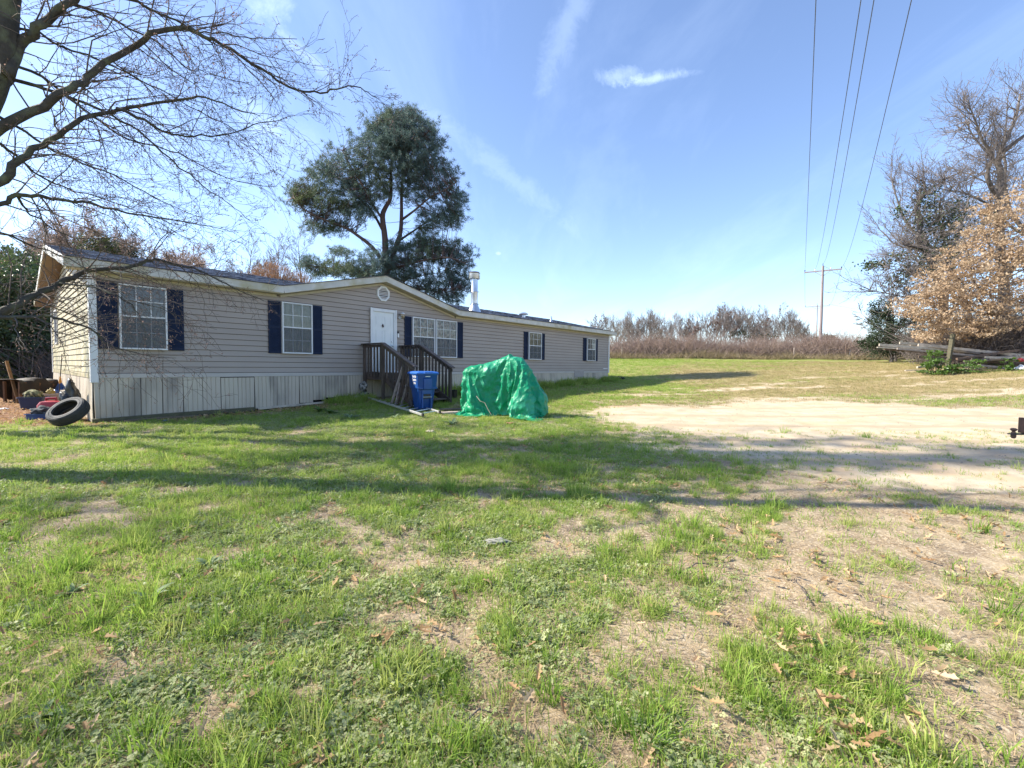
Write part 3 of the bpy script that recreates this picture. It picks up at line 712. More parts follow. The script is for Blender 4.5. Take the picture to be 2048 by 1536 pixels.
# door
dt0, dt1, dh0, dh1 = 6.84, 7.84, .12, 2.27
b = MB(); b.box(dt0, dt0 + .085, -.07, 0, Z0 + dh0, Z0 + dh1); b.box(dt1 - .085, dt1, -.07, 0, Z0 + dh0, Z0 + dh1); b.box(dt0 + .085, dt1 - .085, -.07, 0, Z0 + dh1 - .10, Z0 + dh1)
b.box(dt0 - .02, dt0 + .03, -.085, -.07, Z0 + dh0, Z0 + dh1 + .015); b.box(dt1 - .03, dt1 + .02, -.085, -.07, Z0 + dh0, Z0 + dh1 + .015)
df = b.build('door_frame', M['trim'], house, bevel=.004)
b = MB(); b.box(dt0 + .088, dt1 - .088, -.03, -.003, Z0 + dh0, Z0 + dh1 - .103)
dw = (dt1 - dt0 - .176)
for (a, c, z0, z1) in ((.13, .45, .12, .62), (.55, .87, .12, .62), (.13, .45, .74, 1.44), (.55, .87, .74, 1.44), (.13, .45, 1.56, 1.90), (.55, .87, 1.56, 1.90)):
    xa, xb = dt0 + .088 + dw * a, dt0 + .088 + dw * c; za, zb = Z0 + dh0 + z0, Z0 + dh0 + z1
    for (p0, p1, q0, q1) in ((xa, xb, za, za + .012), (xa, xb, zb - .012, zb), (xa, xa + .012, za + .012, zb - .012), (xb - .012, xb, za + .012, zb - .012)): b.box(p0, p1, -.036, -.03, q0, q1)
    b.box(xa + .035, xb - .035, -.034, -.03, za + .035, zb - .035)
door = b.build('door', M['door'], house)
b = MB(); b.lathe([(.012, 0), (.012, .03), (.03, .04), (.034, .058), (.024, .075), (.0, .08)], 14, Matrix.Translation((dt1 - .16, -.03, Z0 + 1.02)) @ Matrix.Rotation(R(90), 4, 'X')); b.build('door_knob', M['steel'], door, smooth=True)
b = MB(); b.lathe([(.028, 0), (.028, .02), (.018, .03), (.0, .031)], 14, Matrix.Translation((dt1 - .16, -.03, Z0 + 1.17)) @ Matrix.Rotation(R(90), 4, 'X')); b.build('deadbolt', M['steel'], door, smooth=True)
b = MB(); xc, zc_ = (dt0 + dt1) / 2 - .03, Z0 + 1.70
b.add([(xc, -.045, zc_ + .075), (xc + .04, -.045, zc_), (xc, -.045, zc_ - .075), (xc - .04, -.045, zc_), (xc, -.06, zc_)], [(0, 4, 1), (1, 4, 2), (2, 4, 3), (3, 4, 0)])
b.tube([(xc + .03 * math.cos(a), -.058, zc_ - .02 + .035 * math.sin(a)) for a in np.linspace(0, 6.28, 13)], .006, 6); b.build('door_knocker', M['rust'], door)
# octagonal vent in the gable
vx, vz, vr = t_at(767, .03), Z0 + 2.80, .27
b = MB(); oc = [(vx + vr * math.cos(R(22.5 + 45 * k)), vz + vr * 1.06 * math.sin(R(22.5 + 45 * k))) for k in range(8)]; ic = [(vx + vr * .72 * math.cos(R(22.5 + 45 * k)), vz + vr * .76 * math.sin(R(22.5 + 45 * k))) for k in range(8)]
vs = [(x, -.012, z) for x, z in oc] + [(x, -.055, z) for x, z in [(vx + (x - vx) * .95, vz + (z - vz) * .95) for x, z in oc]] + [(x, -.052, z) for x, z in ic] + [(x, -.012, z) for x, z in ic]
b.add(vs, [(k + 8 * j, (k + 1) % 8 + 8 * j, (k + 1) % 8 + 8 * (j + 1), k + 8 * (j + 1)) for j in range(3) for k in range(8)] )
gv = b.build('gable_vent', M['trim'], house)
MB().add([(x, -.012, z) for x, z in ic], [tuple(range(8))]).build('shade_backing', M['gapshade'], gv)  # dark sheet painting the shade behind the slats
for k in range(7):
    z = vz - .155 + k * .052; hwid = min(vr * .70, vr * 1.02 * .72 - max(0, abs(z - vz) - .08) * .9)
    MB().add([(vx - hwid, -.046, z - .012), (vx + hwid, -.046, z - .012), (vx + hwid, -.030, z + .012), (vx - hwid, -.030, z + .012)], [(0, 1, 2, 3)]).build('slat', M['trim'], gv)
# lamp beside the door and doorbell camera
lx, lz = t_at(804, .1), Z0 + 2.02
b = MB(); b.lathe([(.05, 0), (.055, .01), (.03, .025)], 14, Matrix.Translation((lx - .03, -.02, lz + .02)) @ Matrix.Rotation(R(90), 4, 'X')); b.tube([(lx - .03, -.03, lz + .02), (lx - .03, -.10, lz - .06), (lx - .02, -.15, lz - .02), (lx, -.15, lz + .10)], .009, 6)
b.lathe([(.0, .20), (.03, .195), (.085, .145), (.09, .135)], 14, Matrix.Translation((lx, -.15, lz)))
lamp = b.build('wall_lamp', M['white'], house, smooth=True)
b = MB(); b.lathe([(.035, -.03), (.06, .03), (.078, .10), (.07, .132)], 12, Matrix.Translation((lx, -.15, lz)), cap=False)
gm = bpy.data.materials.new('lamp_glass'); gm.use_nodes = True; q = gm.node_tree.nodes['Principled BSDF']; q.inputs['Base Color'].default_value = (.9, .75, .5, 1); q.inputs['Roughness'].default_value = .08; q.inputs['Transmission Weight'].default_value = .8
b.build('lamp_shade', gm, lamp, smooth=True)
bx_ = t_at(796, .03)
b = MB(); b.box(bx_ - .045, bx_ + .045, -.05, -.018, Z0 + 1.32, Z0 + 1.55); db = b.build('doorbell', M['dark'], house, bevel=.012)
MB().box(bx_ - .033, bx_ + .033, -.054, -.05, Z0 + 1.33, Z0 + 1.47).build('button_plate', M['white'], db, bevel=.004)
# small white hose bib plate at the far end, access panel over the skirting
MB().box(22.9, 23.45, -.03, -.018, Z0 + .22, Z0 + .27).build('wall_plate', M['white'], house)
MB().box(t_at(1149, .05), t_at(1168, .05), -.05, -.005, Z0 - .25, Z0 + .14).build('access_panel', mat('panel', (.40, .36, .34), .6), house, bevel=.006)
# chimney pipe and roof vents
def on_roof(px, y):
    t_ = t_at(px, -y); return t_, y, Z0 + EV + SL * (y + OV)
ct, cy_, cz = on_roof(948, .95); cM = Matrix.Translation((ct, cy_, cz))
b = MB(); b.lathe([(.30, -.06), (.27, .04), (.175, .26), (.17, .30)], 24, cM); b.lathe([(.19, .30), (.20, .31), (.16, .34)], 24, cM)
b.lathe([(.148, .25), (.148, .85), (.152, .86), (.148, .87), (.148, 1.42)], 24, cM); sp = b.build('stove_pipe', M['steel'], house, smooth=True)
b = MB(); b.lathe([(.15, 1.42), (.235, 1.44), (.245, 1.46), (.245, 1.66), (.25, 1.68), (.20, 1.72), (.0, 1.74)], 24, cM); b.build('pipe_cap', M['steel'], sp, smooth=True)
b = MB(); b.lathe([(.251, 1.67), (.252, 1.70), (.20, 1.745), (.0, 1.76)], 24, cM); b.build('cap_lid', mat('sooty_steel', (.13, .11, .11), .5, metal=.6), sp, smooth=True)
vt, vy, vz2 = on_roof(1046, 1.6); vM = Matrix.Translation((vt, vy, vz2))
b = MB(); b.lathe([(.10, -.05), (.10, .14), (.24, .16), (.25, .20), (.12, .27), (0, .28)], 16, vM); b.build('roof_vent', M['steel'], house, smooth=True)
vt, vy, vz2 = on_roof(1101, 1.2); vM = Matrix.Translation((vt, vy, vz2))
b = MB(); b.lathe([(.12, -.05), (.06, .08), (.05, .10), (.05, .30), (.045, .30)], 12, vM); b.build('vent_pipe', M['steel'], house, smooth=True)

# ------------------------------------------------------------------ porch and stairs
porch = thing('wooden_porch', 'dark weathered timber porch with railed stairs below the white front door', 'porch', hw(7.3, 0, 0) + Vector((0, 0, gzf(hw(7.3, .6, 0).x, hw(7.3, .6, 0).y))), HANG)
PB = porch.location.z
P0 = 7.3
def pl(t, o, h): return Vector((t - P0, -o, h - PB))        # porch local
ta, tb, SD = 6.60, 7.98, 1.22; ZD = 1.16 + .10; RT = 1.16 + 1.03
gnd = lambda t, o: gzf(hw(t, o, 0).x, hw(t, o, 0).y)
for k in range(9):
    o0 = .02 + k * .136; MB().box(ta - P0, tb - P0, -o0 - .128, -o0, ZD - .035 - PB, ZD - PB).build('deck_board', M['deck'], porch, bevel=.004)
for t_ in (ta, tb - .04):
    MB().box(t_ - P0, t_ + .04 - P0, -SD - .02, -.01, ZD - .235 - PB, ZD - .038 - PB).build('rim_joist', M['deck'], porch, bevel=.004)
MB().box(ta + .045 - P0, tb - .045 - P0, -SD - .02, -SD + .02, ZD - .235 - PB, ZD - .038 - PB).build('rim_joist', M['deck'], porch, bevel=.004)
for t_, o_, zt in ((ta - .09, .10, RT - .02), (ta - .09, SD - .06, RT - .02), (tb, .10, RT - .02), (tb, SD - .06, RT - .02), (ta - .06, 2.62, 1.55), (tb, 2.66, 1.42)):
    MB().box(t_ - P0, t_ + .09 - P0, -o_ - .09, -o_, gnd(t_, o_) - .1 - PB, zt - PB).build('post', M['deck'], porch, bevel=.005)
SE = 2.86
for t_, ze in ((ta - .05, 1.47), (tb + .05, 1.43)):
    MB().beam(pl(t_, .04, RT), pl(t_, SD, RT + .003), .15, .035).build('rail_cap', M['deck'], porch, bevel=.004)
    MB().beam(pl(t_, .04, RT - .07), pl(t_, SD, RT - .07), .035, .09).build('rail', M['deck'], porch, bevel=.004)
    MB().beam(pl(t_, SD - .02, RT + .012), pl(t_, SE, ze), .15, .035).build('rail_cap', M['deckcap'], porch, bevel=.004)
    MB().beam(pl(t_, SD, RT - .08), pl(t_, SE - .06, ze - .09), .035, .09).build('rail', M['deck'], porch, bevel=.004)
    for k in range(5):
        o = .27 + k * .178
        MB().box(t_ - .010 - P0 + (.03 if t_ < 7 else -.03), t_ + .010 - P0 + (.03 if t_ < 7 else -.03), -o - .085, -o, ZD - .14 - PB, RT - .03 - PB).build('baluster', M['deck'], porch, bevel=.003)
    n = 8
    for k in range(n):
        f_ = (k + .5) / n; o = SD + .06 + (SE - SD - .3) * f_
        zt = RT + (ze - RT) * (o - SD) / (SE - SD) - .04
        zb = (ZD + (gnd(t_, SE) + .1 - ZD) * (o - SD) / (SE - SD)) - .10
        MB().box(t_ - .010 - P0 + (.03 if t_ < 7 else -.03), t_ + .010 - P0 + (.03 if t_ < 7 else -.03), -o - .04, -o + .04, zb - PB, zt - PB).build('baluster', M['deck'], porch, bevel=.003)
zg = gnd(7.3, 2.9)
nst = 5; rise = (ZD - zg) / nst
for k in range(1, nst):
    z = ZD - rise * k; o = SD + .04 + (k - 1) * .36
    for q in range(2):
        MB().box(ta + .06 - P0, tb - .06 - P0, -o - .165 - q * .17, -o - q * .17, z - .04 - PB, z - PB).build('tread', M['deck'] if q else M['oldwood'], porch, bevel=.004)
for t_ in (ta + .01, tb - .05):
    MB().beam(pl(t_ + .02, SD, ZD - .16), pl(t_ + .02, SE - .1, zg + .06), .04, .26).build('stringer', M['deck'], porch, bevel=.004)
# lower side boards closing the landing
for k in range(6):
    o = .2 + k * .17
    MB().box(tb - .06 - P0, tb - .04 - P0, -o - .15, -o, gnd(tb, o) - PB, ZD - .24 - PB).build('side_board', M['oldwood'], porch, bevel=.003)
mat_ = MB(); mat_.loft([rrect(.30, .14, .04, 3, ZD + .002 - PB, ta + .42 - P0, -.8), rrect(.30, .15, .04, 3, ZD + .03 - PB, ta + .42 - P0, -.8), rrect(.27, .12, .04, 3, ZD + .06 - PB, ta + .42 - P0, -.8)])
o = mat_.build('folded_cloth', M['white'], None, smooth=True); o.matrix_world = Matrix.Translation(porch.location) @ Matrix.Rotation(HANG, 4, 'Z')
tag(o, 'folded white cloth lying on the landing behind the balusters', 'cloth')
# ------------------------------------------------------------------ wheeled bin
bp_ = G(846, 819)
BM_ROT = R(32)
bin_ = thing('wheeled_bin', 'large blue wheeled rubbish bin with white lettering in front of the porch stairs', 'bin', bp_, BM_ROT)
b = MB()
def brow(z, hx, hy, r=.05): return rrect(hx, hy, r, 4, z)
b.loft([brow(.0, .19, .225), brow(.03, .20, .235), brow(.62, .255, .305), brow(.625, .285, .345), brow(.98, .30, .37), brow(1.0, .315, .385), brow(1.02, .315, .385)])
body = b.build('body', M['bin'], bin_, smooth=True)
b = MB(); b.loft([brow(1.02, .33, .41), brow(1.05, .335, .415), brow(1.085, .30, .38), brow(1.10, .20, .30)])
b.box(-.12, .12, -.44, -.30, 1.03, 1.075); b.box(-.30, .30, .36, .46, 1.03, 1.07)
b.build('lid', M['binlid'], bin_, smooth=True)
# raised front panel, pocket and catch bar on the front (-y)
b = MB(); b.add([(-.12, -.395, .60), (.12, -.395, .60), (.12, -.40, .90), (-.12, -.40, .90), (-.12, -.30, .60), (.12, -.30, .60), (.12, -.36, .90), (-.12, -.36, .90)], [(0, 1, 2, 3), (4, 0, 3, 7), (1, 5, 6, 2), (3, 2, 6, 7), (4, 5, 1, 0)])
b.box(.125, .285, -.372, -.33, .60, .66); b.box(-.285, -.125, -.372, -.33, .60, .66)
b.box(-.15, -.105, -.33, -.26, .06, .50); b.box(.105, .15, -.33, -.26, .06, .50); b.box(-.15, .15, -.335, -.28, .46, .60)
b.build('front_rib', M['bin'], bin_, bevel=.01)
MB().box(-.10, .10, -.318, -.30, .34, .46).build('pocket', M['dark'], bin_)
b = MB(); b.tube([(-.13, -.345, .38), (.13, -.345, .38)], .011, 8); b.build('catch_bar', M['steel'], bin_, smooth=True)
for sx in (-.27, .27):
    b = MB(); b.lathe([(.0, -.03), (.11, -.03), (.125, -.015), (.125, .015), (.11, .03), (0, .03)], 20, Matrix.Translation((sx, .27, .125)) @ Matrix.Rotation(R(90), 4, 'Y')); b.build('wheel', M['rubber'], bin_, smooth=True)
b = MB(); b.tube([(-.25, .42, 1.0), (-.25, .47, 1.0), (.25, .47, 1.0), (.25, .42, 1.0)], .014, 8); b.build('handle', M['bin'], bin_, smooth=True)
def text(body_, size, Mx, parent, name='lettering', m=None, sx=1.):
    cu = bpy.data.curves.new(name, 'FONT'); cu.body = body_; cu.size = size; cu.align_x = 'CENTER'; cu.align_y = 'CENTER'; cu.extrude = .0008; cu.resolution_u = 2; cu.space_line = .85; cu.offset = .0015
    tmp = bpy.data.objects.new('tmp', cu); COL.objects.link(tmp)
    dg = bpy.context.evaluated_depsgraph_get(); me = bpy.data.meshes.new_from_object(tmp.evaluated_get(dg)); me.transform(Mx @ Matrix.Diagonal((sx, 1, 1, 1)))
    bpy.data.objects.remove(tmp); me.materials.clear(); me.materials.append(m or M['white']); return mesh_obj(name, me, parent)
# left side face (-x): three lines of white lettering; front: small maker's strip
text('Pine Hills\nSanitation\nService', .105, Matrix.Translation((-.3005, -.12, .86)) @ Matrix.Rotation(R(-90), 4, 'Z') @ Matrix.Rotation(R(91.5), 4, 'X'), bin_, sx=.72)
MB().box(-.07, .07, -.385, -.372, .945, .965).build('name_strip', M['white'], bin_)

# ------------------------------------------------------------------ ladder in the grass
a0, a1 = G(728, 797), G(752, 791)
e0, e1 = G(846, 836), G(880, 830)
lad = thing('ladder', 'aluminium ladder lying flat in the grass before the porch', 'ladder', (a0 + e1) / 2)
o0 = lad.location; Lz = Vector((0, 0, .075))
b1, b2 = (a0 + Lz - o0, e0 + Lz - o0), (a1 + Lz - o0, e1 + Lz - o0)
for (p, q) in (b1, b2): MB().beam(p, q, .028, .055).build('side_rail', M['alu'], lad, bevel=.004)
for k in range(12):
    f_ = (k + .5) / 12; MB().tube([b1[0].lerp(b1[1], f_), b2[0].lerp(b2[1], f_)], .016, 6).build('rung', M['alu'], lad, smooth=True)
for (p, q) in (b1, b2): MB().beam(q + (p - q).normalized() * .05, q - (p - q).normalized() * .02, .05, .09).build('rubber_foot', M['rubber'], lad, bevel=.01)

# ------------------------------------------------------------------ boards by the stairs
def board(p, q, w, h, m, label, cat='board', group=None, name='loose_board', up=(0, 0, 1)):
    p, q = Vector(p), Vector(q); c = (p + q) / 2; b = MB(); n = 6; rs = random.Random(int(abs(p.x * 1000)))
    for_pts = []
    d = (q - p).normalized(); sd = d.cross(Vector(up)).normalized(); u = sd.cross(d).normalized(); rings = []
    for k in range(n + 1):
        f_ = k / n; cc = p.lerp(q, f_) - c + u * .01 * math.sin(f_ * 3.1 + rs.random()) + sd * .006 * rs.random()
        w2 = w * (.5 - .02 * rs.random()); rings.append([cc + sd * w2 * a + u * h * .5 * b_ for a, b_ in ((-1, -1), (1, -1), (1, 1), (-1, 1))])
    b.loft(rings); me = b.mesh(name, m, False, .004); o = mesh_obj(name, me); o.location = c; return tag(o, label, cat, group)
def leanpt(px, py, dep): return W(px, py, dep)
lean = [((781, 797), (806, 731), .065), ((789, 801), (800, 765), .04), ((794, 802), (814, 732), .07), ((801, 803), (822, 736), .055)]
labs = ['long brown board leaning on the stair rail, leftmost of the leaning boards', 'short split grey stick leaning between the longer boards', 'grey board leaning on the stair rail, its pale top showing', 'thin weathered board leaning on the stairs right beside the blue bin']
for k, (pa, pb, w) in enumerate(lean):
    gx = (pa[0] - 1024) / F * (13.22 - .04 * k); g0 = Vector((gx, 13.22 - .04 * k, gzf(gx, 13.22) - .03)); top = W(pb[0], pb[1], 13.34 - .03 * k)
    board(g0, top, w, .035, M['greywood'] if k != 2 else M['oldwood'], labs[k], up=(.7, -.7, 0))
g0, g1 = G(700, 806), G(761, 788)
board(g0 + Vector((0, 0, .04)), g1 + Vector((0, 0, .10)), .12, .03, M['oldwood'], 'reddish brown plank on the ground left of the porch')
g0, g1 = G(882, 829), G(945, 826)
board(g0 + Vector((0, 0, .03)), g1 + Vector((0, 0, .03)), .25, .05, M['greywood'], 'flat grey plank lying between the bin and the green tarpaulin')
g0, g1 = G(880, 822), G(930, 820)
board(g0 + Vector((0, 0, .03)), g1 + Vector((0, 0, .03)), .2, .05, M['oldwood'], 'brown plank lying just behind the flat grey one')
# sill timber under the left half of the skirting
pa, pb = hw(-.05, .10, 0), hw(3.2, .10, 0); pa.z = gzf(pa.x, pa.y) + .035; pb.z = gzf(pb.x, pb.y) + .05
board(pa, pb, .12, .11, mat('mossy_timber', (.12, .12, .065), .9, (.075, .07, .045), 8), 'mossy green timber on the ground under the skirting at the left corner', 'timber', name='timber')
pa, pb = hw(.45, .32, 0), hw(1.9, .26, 0); pa.z = gzf(pa.x, pa.y) + .02; pb.z = gzf(pb.x, pb.y) + .03
board(pa, pb, .07, .04, M['oldwood'], 'thin brown strip of wood in front of the mossy timber', 'board')
pa, pb = hw(3.3, .08, 0), hw(5.9, .12, 0); pa.z = gzf(pa.x, pa.y) + .04; pb.z = gzf(pb.x, pb.y) + .02
board(pa, pb, .03, .06, M['skirt'], 'fallen strip of skirting trim on the bare soil below the second window', 'trim strip', name='trim_strip')
# coil of hose, ornament
def lump(name, loc, s, m, label, cat, seed=0, amp=.25, sub=3, group=None, freq=2.):
    bm = bmesh.new(); bmesh.ops.create_icosphere(bm, subdivisions=sub, radius=1)
    from mathutils import noise as mn
    for v in bm.verts:
        n_ = mn.fractal(v.co * freq + Vector((seed * 3.1, seed, 0)), .8, 2., 4); v.co *= 1 + amp * n_; v.co = Vector((v.co.x * s[0], v.co.y * s[1], (max(v.co.z, -.75) + .75) * s[2] / 1.75 * 2 if s[2] else 0))
    me = bpy.data.meshes.new(name); bm.to_mesh(me); bm.free(); me.polygons.foreach_set('use_smooth', np.ones(len(me.polygons), bool)); me.materials.append(m)
    o = mesh_obj(name, me); o.location = loc; return tag(o, label, cat, group)
g = G(806, 806); hz_ = thing('hose_coil', 'coil of tan garden hose on the ground under the leaning boards', 'hose', g)
b = MB(); b.tube([Vector((.17 * math.cos(a) * (1 + .12 * math.sin(a * 1.7)), .05 * math.sin(a * .31), .19 + .17 * math.sin(a) + .01 * math.sin(a * 3.3))) for a in np.linspace(0, 19.5, 80)], .013, 6); b.build('hose', mat('tan_hose', (.36, .29, .19), .6, (.22, .17, .11), 9), hz_, smooth=True)
g = G(727, 797); orn = thing('garden_ornament', 'mottled grey garden ornament against the skirting left of the porch', 'ornament', g)
omat = mat('mottled_stone', (.34, .33, .31), .9, (.05, .05, .045), 14, contrast=2.5)
for nm, c, s, sd in (('base', (0, 0, -.02), (.16, .14, .13), 1), ('upper', (.0, 0, .24), (.13, .12, .17), 2)):
    o = lump(nm, c, s, omat, None, None, sd, .35); o.parent = orn
lump('pale_stone', G(714, 800) + Vector((0, 0, -.03)), (.14, .11, .09), mat('pale_stone', (.55, .55, .54), .9, (.25, .25, .24), 12, contrast=2), 'small pale stone on the grass next to the mottled ornament', 'stone', 5, .3)
# shovel against the wall
g = G(914, 789); sv = thing('shovel', 'shovel with red brown shaft and black blade left of the green tarpaulin', 'shovel', g)
top = W(888, 703, g.y + .5) - g
b = MB(); b.tube([Vector((0, 0, .25)), top * .86], .016, 8); b.build('shaft', mat('red_brown_shaft', (.22, .06, .04), .6), sv, smooth=True)
b = MB(); b.tube([top * .84, top], .022, 8); b.build('grip', M['dark'], sv, smooth=True)
b = MB(); b.add([(-.14, -.02, .30), (.14, -.02, .30), (.14, -.05, .08), (.0, -.06, .0), (-.14, -.05, .08), (-.14, .0, .30), (.14, .0, .30), (.14, -.03, .08), (.0, -.04, .0), (-.14, -.03, .08)], [(0, 1, 2, 3, 4), (9, 8, 7, 6, 5), (0, 5, 6, 1), (1, 6, 7, 2), (2, 7, 8, 3), (3, 8, 9, 4), (4, 9, 5, 0)]); b.build('blade', M['dark'], sv)
g = G(907, 797)
b = MB(); b.lathe([(.10, 0), (.11, .02), (.14, .30), (.15, .31), (.145, .31), (.12, .03), (0, .03)], 16); o = b.build('bucket', M['blackbag'], None, smooth=True); o.location = g; tag(o, 'small black bucket in the weeds beside the shovel', 'bucket')

# ------------------------------------------------------------------ vehicle under the green tarpaulin
tg = G(1008, 838); tg = Vector((tg.x, tg.y + .75, 0)); tg.z = gzf(tg.x, tg.y)
